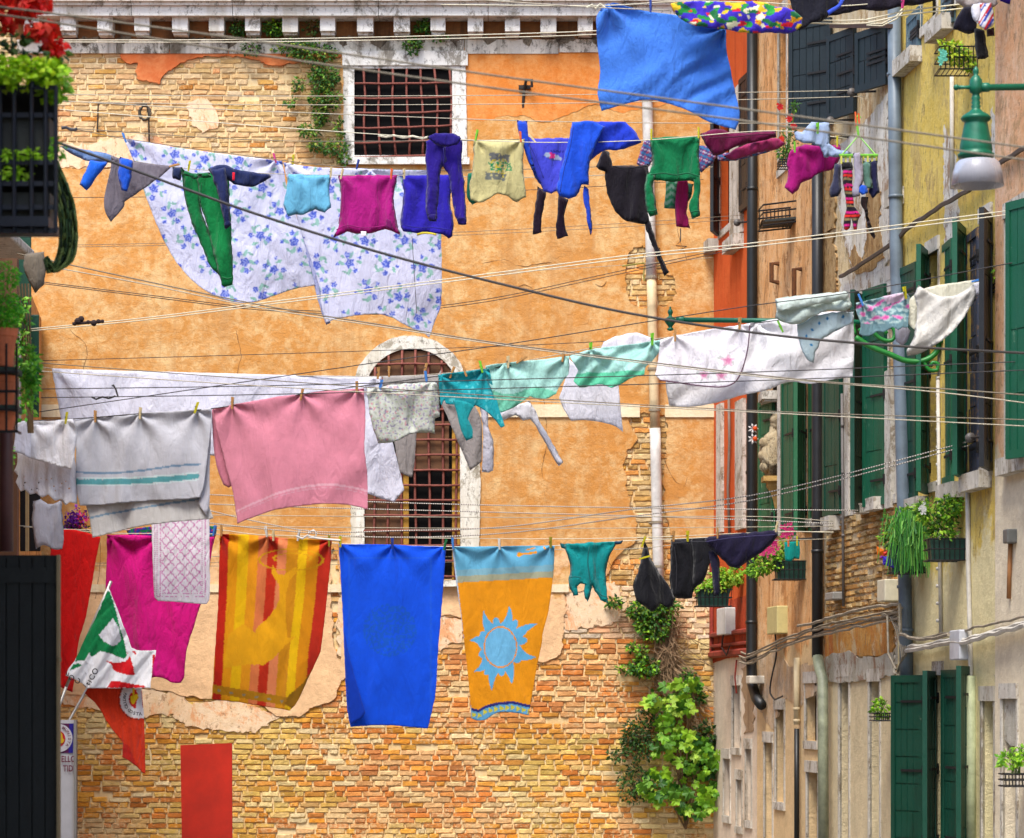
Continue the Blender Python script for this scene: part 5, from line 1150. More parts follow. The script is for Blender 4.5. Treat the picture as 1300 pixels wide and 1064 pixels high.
def sst(x, y): c = base(x, (230, 230, 240)); k = (x*.8+y*.5) % 9; c[k < 2.4] = (200, 40, 50); c[(k > 3) & (k < 5.5)] = (40, 70, 180); return c
cloth('striped_sock', [(1242, 4), (1258, 4), (1262, 20), (1261, 32), (1250, 40), (1242, 34), (1240, 20)], 24.0, sst, parent=t, puff=.03)
cloth('dark_sock', [(1252, 38), (1262, 34), (1263, 45), (1254, 46)], 24.05, (60, 30, 40), parent=t, puff=.02)
cloth('ruffle', [(1210, -8), (1264, -8), (1266, 6), (1258, 12), (1240, 8), (1226, 8), (1214, 4)], 24.1, (190, 180, 178), parent=t, puff=.03, fx=20)
cl('indigo_cloth', 'violet cloth end showing at the top right edge', 'garment', [(1266, -20), (1320, -20), (1320, 4), (1300, 8), (1285, 5), (1270, 2)], 24.0, (52, 26, 150), puff=.04)
# --- upper left: grey hoodie with blue sleeves
t = group_thing('grey_hoodie', 'grey hooded top with blue sleeves hung askew at the upper left', 'hoodie', 150, 200, 29)
cloth('body', [(141, 197), (158, 203), (219, 211), (205, 223), (188, 236), (170, 248), (158, 256), (157, 262), (141, 282), (134, 270), (133, 252), (137, 230), (141, 212)], 29.0, (122, 114, 124), parent=t, amp=.026, slant=-.6, pegs=[(145, 198)])
cloth('arm_lining', [(76, 185), (88, 186), (140, 196), (149, 205), (138, 207), (112, 204), (92, 196)], 29.1, (112, 142, 190), parent=t, puff=.02)
cloth('sleeve', [(114, 203), (138, 206), (131, 215), (122, 226), (110, 242), (101, 234), (108, 218)], 28.9, (20, 100, 220), parent=t, puff=.03)
cloth('sleeve', [(152, 199), (169, 204), (167, 225), (162, 243), (154, 242), (150, 222)], 28.85, (24, 90, 214), parent=t, puff=.03)
# --- floral sheets
def floral(sd):
    r = np.random.default_rng(sd); cl_ = []
    for gy in range(165, 440, 35):
        for gx in range(150, 580, 45):
            cl_.append((gx+((gy//35) % 2)*22+r.uniform(-6, 6), gy+r.uniform(-6, 6), r.uniform(0, 6.28)))
    def f(x, y):
        c = base(x, (226, 227, 250))
        for cx, cy, a in cl_:
            near = np.nonzero((np.abs(x-cx) < 22) & (np.abs(y-cy) < 22))[0]
            if not len(near): continue
            xx, yy = x[near]-cx, y[near]-cy; ca, sa = math.cos(a), math.sin(a); u, v = xx*ca+yy*sa, -xx*sa+yy*ca
            cc = c[near]
            for (lx, ly, rx, ry, co) in [(-9, 5, 5, 2.2, (150, 200, 190)), (5, 10, 2.4, 5, (160, 206, 196)), (10, -7, 4, 2, (150, 200, 186)), (-3, -10, 2, 4.5, (156, 200, 200)), (0, 13, 4, 1.6, (140, 186, 176)), (-12, -3, 3, 1.5, (150, 190, 190))]:
                k = ((u-lx)/rx)**2+((v-ly)/ry)**2 < 1; cc[k] = co
            for (fx_, fy_, r_) in [(0, 0, 5.4), (11, 5, 3.3), (-8, -8, 3.5), (8, -12, 2.3), (-13, 8, 2.3)]:
                q = np.hypot(u-fx_, v-fy_)*(1+.18*np.sin(np.arctan2(v-fy_, u-fx_)*5+cx)); k = q < r_
                sh = np.where(np.sin(q*2.1+np.arctan2(v-fy_, u-fx_)*2) > -.15, 0, 1)[:, None]
                cc[k] = (np.array((84, 106, 216))*(1-sh)+np.array((158, 172, 240))*sh)[k]
            c[near] = cc
        return c
    return f
cl('floral_sheet', 'left floral sheet, white with blue roses, wind blown on the ochre wall', 'bed sheet',
   [(157, 175), (190, 182), (240, 190), (300, 198), (358, 205), (364, 235), (378, 280), (392, 330), (400, 362), (370, 368), (345, 378), (320, 386), (300, 386), (275, 378), (248, 360), (222, 330), (204, 296), (190, 262), (182, 240), (172, 210)],
   30.9, floral(3), amp=.030, fx=1.7, fz=1.2, slant=-.8, pegs=[(160, 176), (350, 203)], bil=.12, trans=.3)
cl('floral_sheet', 'right floral sheet, white with blue roses, ending in a hanging corner above the arch', 'bed sheet',
   [(360, 206), (400, 212), (470, 215), (545, 217), (558, 222), (560, 300), (560, 385), (552, 408), (545, 429), (540, 424), (520, 416), (498, 404), (480, 400), (455, 402), (430, 406), (414, 411), (410, 395), (396, 345), (378, 280), (366, 235)],
   31.0, floral(8), amp=.026, fx=2.0, fz=.6, pegs=[(365, 208), (470, 216), (550, 218)], trans=.3, bil=.05)
cloth_edge = (150, 160, 214)
cl('sheet_hem', 'narrow folded hem of the right floral sheet along its left edge', 'bed sheet', [(370, 260), (374, 272), (400, 345), (412, 392), (420, 410), (414, 412), (408, 396), (394, 345), (378, 290)], 30.95, (176, 180, 222))
# --- green trousers and navy pants
t = group_thing('green_trousers', 'green tracksuit trousers hanging before the left floral sheet', 'trousers', 258, 212, 29.2)
cloth('leg', [(229, 214), (245, 220), (262, 222), (258, 240), (254, 258), (262, 285), (270, 305), (280, 330), (284, 350), (280, 352), (266, 336), (256, 312), (246, 290), (238, 265), (233, 240)], 29.2, (0, 122, 62), parent=t, puff=.04, pegs=[(240, 216)])
cloth('leg', [(250, 221), (268, 219), (285, 224), (291, 222), (292, 260), (294, 300), (296, 350), (295, 361), (285, 364), (282, 362), (278, 348), (270, 318), (262, 284), (254, 256)], 29.16, (0, 132, 66), parent=t, puff=.045)
cloth('waistband', [(229, 212), (246, 221), (266, 219), (268, 224), (246, 228), (230, 219)], 29.05, (0, 104, 54), parent=t, puff=.012)
t = group_thing('navy_pants', 'navy jogging bottoms folded over the line beside the green trousers', 'trousers', 300, 212, 29.0)
cloth('seat', [(264, 214), (282, 209), (300, 215), (343, 222), (344, 225), (334, 231), (318, 237), (300, 234), (288, 228), (275, 232)], 29.0, (28, 40, 88), parent=t, puff=.03)
cloth('leg', [(268, 216), (286, 213), (289, 235), (291, 260), (293, 286), (286, 291), (281, 266), (274, 240)], 28.95, (30, 42, 92), parent=t, puff=.035)
cloth('leg_end', [(219, 212), (232, 212), (229, 229), (219, 227)], 29.1, (34, 46, 84), parent=t, puff=.02)
cloth('red_tab', [(295, 219), (298, 219), (298, 229), (295, 229)], 28.93, (220, 20, 50), parent=t, step=2)
cl('sky_blue_top', 'small sky blue top hanging left of the magenta shirt', 'top', [(366, 221), (392, 222), (420, 222), (418, 240), (420, 264), (412, 270), (400, 266), (385, 272), (374, 272), (366, 275), (359, 260), (363, 245)], 29.3, (110, 186, 220), puff=.03, pegs=[(370, 222), (416, 222)], amp=.016)
t = group_thing('magenta_shirt', 'magenta shirt hung upside down in front of the right floral sheet', 'shirt', 467, 222, 29.3)
cloth('body', [(429, 223), (505, 222), (501, 240), (501, 264), (508, 298), (500, 295), (489, 291), (470, 296), (455, 297), (440, 294), (423, 302), (430, 284), (432, 262), (432, 240)], 29.3, (176, 14, 126), parent=t, puff=.035, pegs=[(433, 223), (498, 222)])
cloth('sleeve_opening', [(491, 278), (496, 280), (500, 294), (490, 288)], 29.18, (116, 6, 90), parent=t, step=2)
cloth('care_tag', [(458, 294), (465, 294), (465, 300), (459, 301)], 29.15, (230, 220, 226), parent=t, step=2)
t = group_thing('royal_blue_shirt', 'royal blue shirt hanging behind the indigo joggers', 'shirt', 542, 223, 29.35)
cloth('body', [(510, 223), (575, 222), (572, 255), (576, 284), (574, 300), (570, 303), (562, 298), (545, 296), (530, 297), (512, 294), (508, 285), (512, 252)], 29.35, (44, 30, 178), parent=t, puff=.035, pegs=[(512, 223)])
cloth('neck_trim', [(529, 296), (541, 294.5), (554, 297), (554, 299.5), (541, 297), (530, 299)], 29.22, (214, 196, 60), parent=t, step=2)
t = group_thing('indigo_joggers', 'indigo joggers with elastic cuffs hanging in front of the barred window corner', 'trousers', 565, 171, 28.4)
cloth('leg', [(541, 180), (548, 175), (566, 184), (568, 205), (561, 213), (558, 226), (557, 245), (556, 262), (555, 278), (543, 279), (540, 262), (542, 230), (540, 205)], 28.4, (38, 14, 134), parent=t, puff=.05)
cloth('leg', [(564, 184), (583, 172), (587, 182), (586, 205), (590, 240), (592, 270), (592, 283), (582, 284), (577, 272), (573, 245), (570, 225), (563, 211), (560, 200)], 28.42, (42, 16, 142), parent=t, puff=.05)
cloth('waistband', [(542, 174), (553, 169), (579, 170), (586, 176), (580, 184), (566, 186), (552, 182)], 28.3, (34, 16, 120), parent=t, puff=.02)
cloth('cuff', [(543, 272), (554, 272), (554, 281), (544, 281)], 28.33, (30, 12, 104), parent=t, puff=.015, step=2); cloth('cuff', [(580, 276), (592, 276), (592, 285), (582, 285)], 28.33, (30, 12, 104), parent=t, puff=.015, step=2)
def beige(x, y):
    c = base(x, (196, 186, 130))
    def nn(s_, o): return np.array([nz(a*s_, b*s_*1.6, o) for a, b in zip(x, y)])
    n1 = nn(.22, 4)
    a = inp([(621, 195), (647, 197), (646, 206), (622, 205)], x, y); c[a & (n1 > -.25)] = (110, 112, 112)
    a = inp([(617, 219), (643, 221), (641, 230), (616, 228)], x, y); c[a & (n1 > -.25)] = (112, 116, 110)
    a = inp([(620, 207), (648, 205), (650, 217), (624, 219)], x, y); c[a & (nn(.3, 9) > -.02)] = (20, 140, 90)
    a = inp([(624, 201), (644, 203), (640, 225), (622, 222)], x, y); c[a & (nn(.35, 19) > .25)] = (210, 190, 40)
    return c
cl('beige_tshirt', 'beige T-shirt with a grey and green printed chest right of the indigo joggers', 'T-shirt', [(601, 177), (666, 177), (664, 205), (666, 235), (668, 250), (655, 256), (645, 249), (632, 246), (620, 253), (608, 257), (597, 254), (596, 238), (600, 215)], 28.5, beige, puff=.03, pegs=[(605, 178), (661, 178)], trans=.1)
cl('green_scrap', 'small dark green garment edge behind the beige T-shirt', 'garment', [(594, 220), (602, 218), (609, 256), (599, 260), (592, 250)], 28.8, (0, 116, 88), puff=.02)
# --- blue shirts
t = group_thing('violet_blue_tshirt', 'violet blue T-shirt with a small oval motif beside the bright blue top', 'T-shirt', 690, 155, 28.6)
def vb(x, y):
    c = base(x, (70, 76, 214)); a = ((x-702)/11)**2+((y-200-(x-702)*.25)/4.5)**2 < 1; c[a] = (170, 186, 214); b = a & (np.abs(x-701) < 3); c[b] = (220, 40, 130)
    b = a & (y > 202+(x-702)*.25); c[b] = (60, 70, 150); k = (np.abs(y-193) < 1.6) & (x > 699) & (x < 717) & (np.sin(x*2.2) > -.3); c[k] = (30, 34, 140); return c
cloth('body', [(664, 172), (681, 176), (722, 175), (724, 200), (716, 230), (712, 242), (700, 246), (690, 243), (684, 230), (673, 208), (666, 190)], 28.6, vb, parent=t, puff=.03)
cloth('sleeve', [(656, 153), (670, 154), (671, 172), (672, 184), (676, 200), (681, 220), (688, 236), (683, 232), (672, 208), (663, 182), (657, 166)], 28.55, (30, 78, 216), parent=t, puff=.02)
t = group_thing('bright_blue_top', 'bright cobalt long sleeved top folded over the line', 'top', 765, 155, 28.3)
cloth('body', [(727, 155), (752, 154), (768, 160), (758, 180), (752, 196), (748, 212), (748, 235), (739, 234), (732, 250), (722, 253), (710, 249), (706, 240), (712, 215), (720, 185)], 28.3, (22, 84, 222), parent=t, puff=.035, amp=.03)
cloth('shoulder', [(750, 154), (794, 155), (806, 166), (815, 180), (800, 186), (786, 190), (770, 190), (758, 196), (748, 206), (742, 200), (746, 175)], 28.38, (34, 66, 214), parent=t, puff=.035, amp=.03, slant=1.0, fx=5)
cloth('tie', [(741, 235), (747, 240), (749, 262), (752, 290), (750, 299), (747, 290), (744, 270), (740, 250)], 28.35, (30, 70, 200), parent=t, puff=.012)
t = group_thing('plum_leggings', 'plum coloured legs hanging below the blue shirts', 'leggings', 700, 236, 28.9)
cloth('leg', [(682, 236), (694, 244), (690, 262), (687, 282), (688, 295), (676, 297), (677, 280), (680, 258)], 28.9, (62, 44, 62), parent=t, puff=.025); cloth('leg', [(709, 246), (722, 254), (716, 272), (717, 286), (722, 300), (707, 304), (706, 288), (708, 268)], 28.9, (66, 46, 66), parent=t, puff=.025)
t = group_thing('camisole', 'black strappy top sagging left of the green shirt', 'top', 795, 200, 29.0)
cloth('body', [(757, 212), (766, 190), (773, 192), (778, 210), (800, 211), (823, 208), (824, 230), (822, 262), (824, 280), (818, 285), (802, 283), (788, 276), (778, 262), (772, 248), (769, 235), (768, 218), (760, 216)], 29.0, (26, 20, 32), parent=t, puff=.04)
cloth('strap', [(818, 270), (825, 280), (831, 300), (838, 320), (849, 346), (844, 351), (834, 326), (826, 305), (819, 288)], 29.0, (26, 20, 32), parent=t, puff=.012)
def plaid(x, y): c = base(x, (86, 70, 130)); c[(x*.9+y*.4) % 8 < 2.5] = (170, 70, 100); c[(y*.9-x*.4) % 9 < 2.5] = (60, 120, 170); c[(y*.9-x*.4+4) % 9 < 1] = (200, 190, 210); return c
t = group_thing('plaid_shirt', 'purple plaid shirt showing on both sides of the green shirt', 'shirt', 850, 180, 29.0)
cloth('sleeve', [(812, 196), (818, 178), (828, 179), (828, 205), (820, 216), (808, 208)], 29.0, plaid, parent=t, puff=.025); cloth('sleeve', [(886, 184), (898, 186), (910, 199), (903, 208), (890, 219), (886, 214)], 29.0, plaid, parent=t, puff=.025)
cloth('hem', [(910, 196), (960, 190), (975, 184), (978, 192), (950, 200), (925, 205), (912, 204)], 28.7, plaid, parent=t, puff=.02)
t = group_thing('green_shirt', 'emerald green shirt with puffed sleeves pegged upside down', 'shirt', 856, 174, 28.4)
gs_ = (0, 124, 74)
cloth('body', [(825, 175), (856, 173), (889, 173), (887, 200), (889, 222), (886, 233), (872, 229), (855, 231), (838, 229), (826, 229), (822, 224), (828, 208)], 28.4, gs_, parent=t, puff=.035, pegs=[(827, 175), (887, 173)])
cloth('sleeve', [(822, 218), (833, 222), (829, 236), (832, 252), (835, 272), (825, 276), (820, 262), (818, 238)], 28.36, gs_, parent=t, puff=.03); cloth('sleeve', [(881, 222), (889, 222), (889, 245), (887, 262), (889, 274), (879, 278), (875, 262), (880, 245)], 28.36, gs_, parent=t, puff=.03)
def zig(x, y): c = base(x, (120, 156, 136)); c[(y+np.abs((x % 12)-6)*.8) % 9 < 4.5] = (40, 124, 84); return c
cl('patterned_top', 'green and grey chevron cloth showing under the green shirt', 'top', [(845, 229), (863, 230), (861, 250), (857, 265), (843, 264), (845, 246)], 28.7, zig, puff=.015)
cl('magenta_scarf', 'narrow magenta strip hanging under the green shirt', 'scarf', [(860, 228), (873, 229), (874, 250), (872, 270), (876, 290), (872, 289), (858, 288), (857, 262)], 28.6, (166, 20, 96), puff=.02, fx=14)
cl('patterned_top', 'dark green cloth sliver between magenta strip and right sleeve', 'top', [(872, 232), (880, 234), (877, 250), (873, 256)], 28.65, (60, 120, 96), puff=.01)
t = group_thing('maroon_garments', 'maroon and rose garments bunched beside the red flowers', 'garments', 945, 168, 28.5)
cloth('maroon_top', [(889, 170), (900, 166), (912, 163), (930, 168), (985, 166), (986, 174), (970, 178), (940, 184), (925, 190), (916, 196), (905, 196), (896, 184)], 28.4, (112, 8, 66), parent=t, puff=.04, amp=.03)
cloth('rose_top', [(918, 198), (945, 184), (975, 176), (990, 176), (998, 183), (985, 190), (962, 194), (940, 200), (930, 203)], 28.5, (176, 50, 108), parent=t, puff=.03, amp=.03, fx=10)
def seam(par, pts, Y, col, r=.006, nm='seam'):
    m = MB(); m.tube([P(a, b, Y) for a, b in smooth_poly(pts, 4, False, 60)], r, 5); return m.build(nm, plain('seam_'+'_'.join(map(str, col)), col, .9, bump=0), par, smooth=True)
def find(nm): return [o for o in bpy.data.objects if o.name.split('.')[0] == nm and not o.parent][-1]
seam(find('magenta_shirt'), [(427, 292), (440, 286), (458, 289), (480, 288), (494, 285)], 29.2, (146, 8, 104)); seam(find('magenta_shirt'), [(434, 230), (434, 258), (430, 284)], 29.22, (146, 8, 104), .005)
seam(find('royal_blue_shirt'), [(514, 286), (530, 289), (550, 289), (572, 292)], 29.24, (28, 20, 140)); seam(find('indigo_joggers'), [(563, 188), (564, 200), (563, 210)], 28.28, (22, 8, 96)); seam(find('green_trousers'), [(256, 232), (255, 246), (254, 258)], 29.06, (0, 92, 46)); seam(find('green_trousers'), [(282, 352), (289, 354), (296, 352)], 29.06, (0, 92, 46), .009, 'cuff')
seam(find('green_shirt'), [(826, 222), (842, 220), (858, 222), (874, 220), (887, 224)], 28.3, (0, 92, 56), .008); seam(find('green_shirt'), [(822, 268), (828, 268), (834, 266)], 28.27, (0, 92, 56), .008, 'cuff'); seam(find('green_shirt'), [(877, 270), (883, 268), (888, 268)], 28.27, (0, 92, 56), .008, 'cuff')
seam(find('violet_blue_tshirt'), [(672, 184), (680, 200), (690, 226)], 28.5, (40, 44, 160)); seam(find('bright_blue_top'), [(728, 160), (724, 185), (716, 215), (711, 244)], 28.2, (14, 60, 176)); seam(find('camisole'), [(778, 211), (790, 214), (806, 213), (822, 211)], 28.9, (10, 8, 12)); seam(find('maroon_garments'), [(900, 175), (930, 174), (960, 171), (984, 170)], 28.3, (80, 4, 46))
# --- magenta shirt right, light blue, socks
cl('magenta_tshirt', 'magenta T-shirt hanging askew left of the sock hanger', 'T-shirt', [(1003, 192), (1010, 187), (1024, 183), (1042, 186), (1066, 183), (1068, 195), (1063, 208), (1056, 216), (1040, 220), (1028, 228), (1018, 232), (1012, 242), (1006, 248), (996, 238), (1000, 222), (999, 205)], 28.4, (178, 12, 124), puff=.035, pegs=[(1009, 187), (1062, 182)])
t = group_thing('pale_blue_garment', 'pale blue crumpled garment pegged over the magenta T-shirt', 'garment', 1035, 156, 28.2)
cloth('body', [(1008, 166), (1018, 168), (1030, 155), (1053, 156), (1054, 172), (1053, 190), (1052, 200), (1046, 200), (1040, 186), (1030, 183), (1018, 181), (1010, 178)], 28.2, (170, 190, 226), parent=t, puff=.03, amp=.03, fx=12)
cloth('sleeve', [(1050, 180), (1062, 188), (1082, 194), (1076, 199), (1062, 199), (1050, 197)], 28.15, (170, 190, 226), parent=t, puff=.02)
YS = 28.0
t = thing('sock_hanger', 'green plastic sock hanger with small pegs over the striped sock', 'hanger', P(1090, 198, YS)); m = MB()
m.tube([P(1066, 197, YS-.15), P(1114, 197, YS-.15), P(1114, 199, YS+.15), P(1066, 199, YS+.15)], .012, 6, closed=True)
for k in range(4): m.tube([P(1070+k*12, 197, YS-.15), P(1070+k*12, 199, YS+.15)], .008, 5)
m.build('frame', plain('lime_plastic', (126, 200, 70), .4), t); m = MB()
for x in (1068, 1112): m.tube([P(x, 197, YS-.12), P(1090, 172, YS)], .006, 4); m.tube([P(x, 198, YS+.12), P(1090, 172, YS)], .006, 4)
m.tube([P(1090, 172, YS), P(1088, 158, YS), P(1087, 150, YS), P(1090, 146, YS), P(1092, 150, YS)], .012, 6); m.build('hook', plain('lime_plastic', (126, 200, 70), .4), t)
for k in range(9): m = MB(); m.box(P(1068+k*5.6, 203, YS-.15+.02*(k % 3)), (.018, .02, .075)); m.build('peg', plain('lemon_plastic', (206, 204, 90), .4), t)
def stripe(x, y):
    c = base(x, (30, 20, 36)); k = ((y-215) % 17)
    c[(k > 2) & (k < 5)] = (226, 30, 140); c[(k > 6.5) & (k < 10)] = (230, 50, 40); c[(k > 11.5) & (k < 14)] = (150, 130, 90); return c
def sock(label, pts, col, Y=YS): return cloth('sock', pts, Y, col, label, 'sock', 'socks on the green hanger', puff=.028, amp=.008)
sock('striped knee sock in red, pink and black on the green hanger', [(1069, 214), (1082, 214), (1083, 245), (1084, 262), (1090, 268), (1093, 274), (1089, 280), (1088, 292), (1084, 292), (1080, 276), (1079, 290), (1075, 292), (1071, 291), (1071, 280), (1074, 262), (1071, 240)], stripe, YS-.2)
sock('black upper part of a second sock behind the striped one', [(1068, 206), (1082, 206), (1083, 216), (1069, 216)], (24, 22, 30), YS-.15)
sock('grey white patterned sock on the green hanger', [(1083, 194), (1092, 194), (1095, 210), (1096, 230), (1092, 240), (1091, 250), (1083, 251), (1082, 240), (1085, 225), (1084, 210)], (176, 170, 190), YS-.22)
sock('sage green sock with dark pattern on the green hanger', [(1095, 205), (1105, 206), (1106, 225), (1108, 238), (1100, 240), (1096, 230)], (96, 136, 124), YS-.18)
sock('navy sock at the right end of the green hanger', [(1104, 204), (1114, 204), (1114, 222), (1116, 236), (1117, 244), (1108, 252), (1102, 244), (1106, 232), (1105, 220)], (32, 34, 76), YS-.14)
sock('dark slate sock at the left end of the green hanger', [(1060, 206), (1068, 210), (1067, 228), (1068, 240), (1064, 250), (1054, 250), (1053, 240), (1057, 230), (1058, 218)], (52, 54, 82), YS-.18)
sock('small cobalt sock in the middle of the green hanger', [(1092, 234), (1100, 236), (1102, 246), (1094, 248), (1090, 244)], (30, 90, 210), YS-.28)
sock('brown stocking dangling lowest from the green hanger', [(1094, 250), (1103, 250), (1101, 262), (1104, 280), (1112, 300), (1110, 304), (1102, 292), (1098, 270), (1093, 258)], (66, 50, 52), YS-.1)
# ------------------------------------------------------------------ middle row
def R3(x): return 26.0-1.4*(x-20)/1225
def C3(name, label, cat, pts, col, dy=0.0, parent=None, **kw):
    xs = [p[0] for p in pts]; return cloth(name, pts, (R3(min(xs))+dy, R3(max(xs))+dy), col, label, cat, LG if label else None, parent=parent, **kw)
cl('white_sheet', 'long plain white sheet behind the grey and pink towels', 'bed sheet', [(66, 468), (200, 472), (350, 476), (484, 478), (488, 500), (490, 530), (498, 560), (508, 600), (513, 622), (506, 630), (501, 637), (482, 632), (466, 626), (420, 606), (380, 598), (268, 578), (160, 566), (84, 560), (78, 535), (72, 500)],
   29.0, (240, 240, 254), amp=.035, fx=1.6, fz=.9, slant=.4, pegs=[(70, 469), (480, 478)], trans=.3, step=4)
t = group_thing('grey_trousers', 'warm grey trousers behind the pale shorts and turquoise scarf', 'trousers', 540, 478, 28.4)
gw = (158, 150, 146)
cloth('leg', [(498, 548), (529, 548), (526, 590), (523, 606), (514, 603), (508, 600), (503, 575)], 28.4, gw, parent=t); cloth('leg', [(558, 508), (578, 510), (602, 514), (610, 530), (612, 560), (611, 586), (604, 592), (597, 597), (592, 585), (580, 558), (568, 530)], 28.4, gw, parent=t, pegs=[(562, 510)])
cloth('waist', [(486, 478), (556, 476), (560, 470), (560, 486), (486, 490)], 28.45, (170, 164, 160), parent=t)
C3('white_sleeve', 'narrow white sleeve hanging right of the turquoise scarf', 'garment', [(608, 512), (616, 514), (620, 524), (620, 540), (626, 562), (626, 597), (620, 600), (611, 598), (612, 580), (613, 545)], (222, 220, 234), .5, puff=.02)
t = group_thing('white_blouse', 'white blouse with broderie lace hem at the far left', 'blouse', 58, 535, 25.9)
lw = (248, 246, 250)
lh = []
rr = random.Random(5)
for k in range(26):
    cx, cy = rr.uniform(30, 92), rr.uniform(605, 622)+ (3 if k % 2 else 0); r_ = rr.uniform(.7, 1.25); h_ = [(cx+r_*math.cos(a), cy+r_*1.2*math.sin(a)) for a in (0, 1.57, 3.14, 4.71)]
    if all(math.hypot(cx-q[0][0], cy-q[0][1]) > 4.5 for q in lh): lh.append(h_)
cloth('lace_skirt', [(22, 574), (50, 582), (80, 590), (94, 575), (97, 600), (98, 640), (90, 638), (84, 642), (78, 634), (70, 636), (62, 628), (54, 632), (46, 626), (38, 628), (32, 622), (26, 624), (20, 612), (23, 604), (18, 598), (22, 588)], 25.9, lw, parent=t, holes=lh, step=2.4, amp=.03, fx=14, fz=.4, trans=.3)
cloth('body', [(20, 540), (28, 535), (60, 534), (92, 532), (97, 545), (95, 578), (91, 596), (84, 595), (60, 588), (40, 582), (26, 576), (17, 573), (19, 556)], 25.7, lw, parent=t, pegs=[(38, 535), (84, 533)], amp=.03, fx=5)
cloth('sleeve', [(17, 573), (20, 545), (30, 536), (40, 536), (39, 582), (28, 577)], 25.62, (226, 226, 240), parent=t, amp=.02)
cloth('net_bag', [(42, 636), (52, 634), (60, 640), (68, 640), (78, 634), (79, 655), (81, 680), (78, 697), (70, 698), (56, 692), (45, 697), (43, 680), (41, 660)], 25.8, (214, 214, 224), 'white mesh lingerie bag hanging below the lace hem', 'laundry bag', LG, puff=.02, trans=.5)
def greyt(x, y):
    c = base(x, (204, 204, 212)); t_ = (x-100)/155
    a = 612-(8*t_)+2.5*np.sin(t_*3); k = (np.abs(y-a) < 3.4) & (x < 253); c[k] = (94, 166, 172); k = (np.abs(np.abs(y-a)-4.4) < .8) & (x < 253); c[k] = (214, 232, 232)
    a = 599.5-7*t_+3*np.sin(t_*5); c[(np.abs(y-a) < 1.25) & (x < 256)] = (120, 150, 178); return c
def greyb(x, y): c = base(x, (212, 209, 206)); a = 659-26*np.clip((x-112)/146, 0, 1)**.8; c[np.abs(y-a) < 1.25] = (130, 160, 184); return c
t = group_thing('grey_towel', 'large pale grey towel with teal woven bands folded over the line', 'towel', 180, 525, R3(180))
C3('back_flap', None, None, [(100, 620), (120, 600), (262, 590), (264, 620), (265, 640), (271, 658), (268, 659), (230, 662), (180, 668), (140, 677), (118, 683), (115, 665), (112, 650)], greyb, .06, parent=t, terry=True, amp=.018)
C3('front_flap', None, None, [(95, 533), (180, 525), (268, 519), (268, 545), (264, 575), (262, 595), (258, 620), (254, 632), (230, 634), (180, 636), (140, 640), (102, 642), (98, 622), (97, 600), (97, 570)], greyt, 0, parent=t, terry=True, amp=.026, pegs=[(120, 531), (176, 526), (250, 521)], fx=4)
C3('side_fold', None, None, [(258, 520), (268.5, 519), (268, 545), (266, 600), (266, 640), (262, 655), (252, 640), (256, 600)], (200, 198, 206), .03, parent=t, terry=True)
def pinkt(x, y): c = base(x, (222, 140, 160)); t_ = (x-300)/167; a = 650-30*np.sin(np.clip(t_, 0, 1)*2.4)-6*t_; c[(np.abs(y-a) < 1.3) & (x > 300)] = (230, 176, 190); c[(np.abs(y-a-4) < .6) & (x > 300)] = (222, 160, 176); return c
t = group_thing('pink_towel', 'big dusty pink terry towel beside the grey one', 'towel', 365, 508, R3(365))
C3('back_flap', None, None, [(269, 520), (290, 515), (300, 560), (296, 615), (290, 619), (283, 615), (276, 595), (272, 575), (270, 545)], (214, 130, 150), .06, parent=t, terry=True)
C3('front_flap', None, None, [(270, 519), (330, 508), (400, 498), (462, 493), (464, 530), (463, 570), (466, 600), (467, 647), (440, 641), (410, 640), (380, 643), (350, 648), (325, 656), (302, 665), (300, 650), (296, 625), (288, 595), (280, 565), (274, 540)], pinkt, 0, parent=t, terry=True, amp=.024, fx=3, pegs=[(294, 513), (383, 500), (453, 494)], bil=.06)
def tinyf(x, y):
    c = base(x, (204, 208, 198)); n = np.array([nz(a*.33, b*.33, 3) for a, b in zip(x, y)]); c[n > .30] = (150, 140, 170); c[n < -.33] = (176, 190, 160); n = np.array([nz(a*.3, b*.3, 33) for a, b in zip(x, y)]); c[n > .4] = (206, 150, 160); return c
C3('printed_shorts', 'pale sage shorts with tiny flowers between pink towel and scarf', 'shorts', [(465, 492), (510, 487), (555, 484), (557, 500), (558, 528), (552, 531), (552, 550), (536, 550), (520, 552), (505, 560), (495, 562), (480, 563), (475, 548), (470, 530)], tinyf, -.05, puff=.035, pegs=[(480, 490), (548, 485)])
t = group_thing('turquoise_scarf', 'turquoise patterned scarf draped with pointed ends', 'scarf', 592, 472, R3(592))
def turq(x, y): c = base(x, (24, 164, 176)); n = np.array([nz(a*.2, b*.2, 7) for a, b in zip(x, y)]); c[n > .3] = (90, 200, 206); return c
C3('drape', None, None, [(556, 476), (590, 472), (621, 468), (626, 490), (634, 520), (641, 541), (636, 543), (626, 530), (614, 520), (604, 515), (592, 518), (578, 514), (566, 512), (564, 506), (560, 515), (558, 500)], turq, -.03, parent=t, amp=.03, fx=5, slant=-.5, pegs=[(560, 478), (615, 469)])
C3('point', None, None, [(575, 508), (592, 510), (602, 516), (598, 522), (594, 532), (600, 545), (600, 556), (592, 560), (586, 548), (580, 525)], (20, 150, 156), -.08, parent=t, amp=.02)
C3('white_babygro', 'small white garment with a long twisted tie below the mint cloth', 'garment', [(626, 528), (640, 520), (655, 514), (672, 509), (680, 522), (684, 532), (700, 560), (715, 587), (709, 592), (702, 580), (690, 558), (682, 545), (674, 532), (664, 534), (655, 528), (645, 530), (634, 536)], (242, 240, 250), .3, puff=.015, amp=.012)
mint = (176, 226, 216)
def mintp(x, y): c = base(x, mint); k = y > 497-(x-616)*.02+4*np.sin(x*.09); c[k] = (120, 206, 176); return c
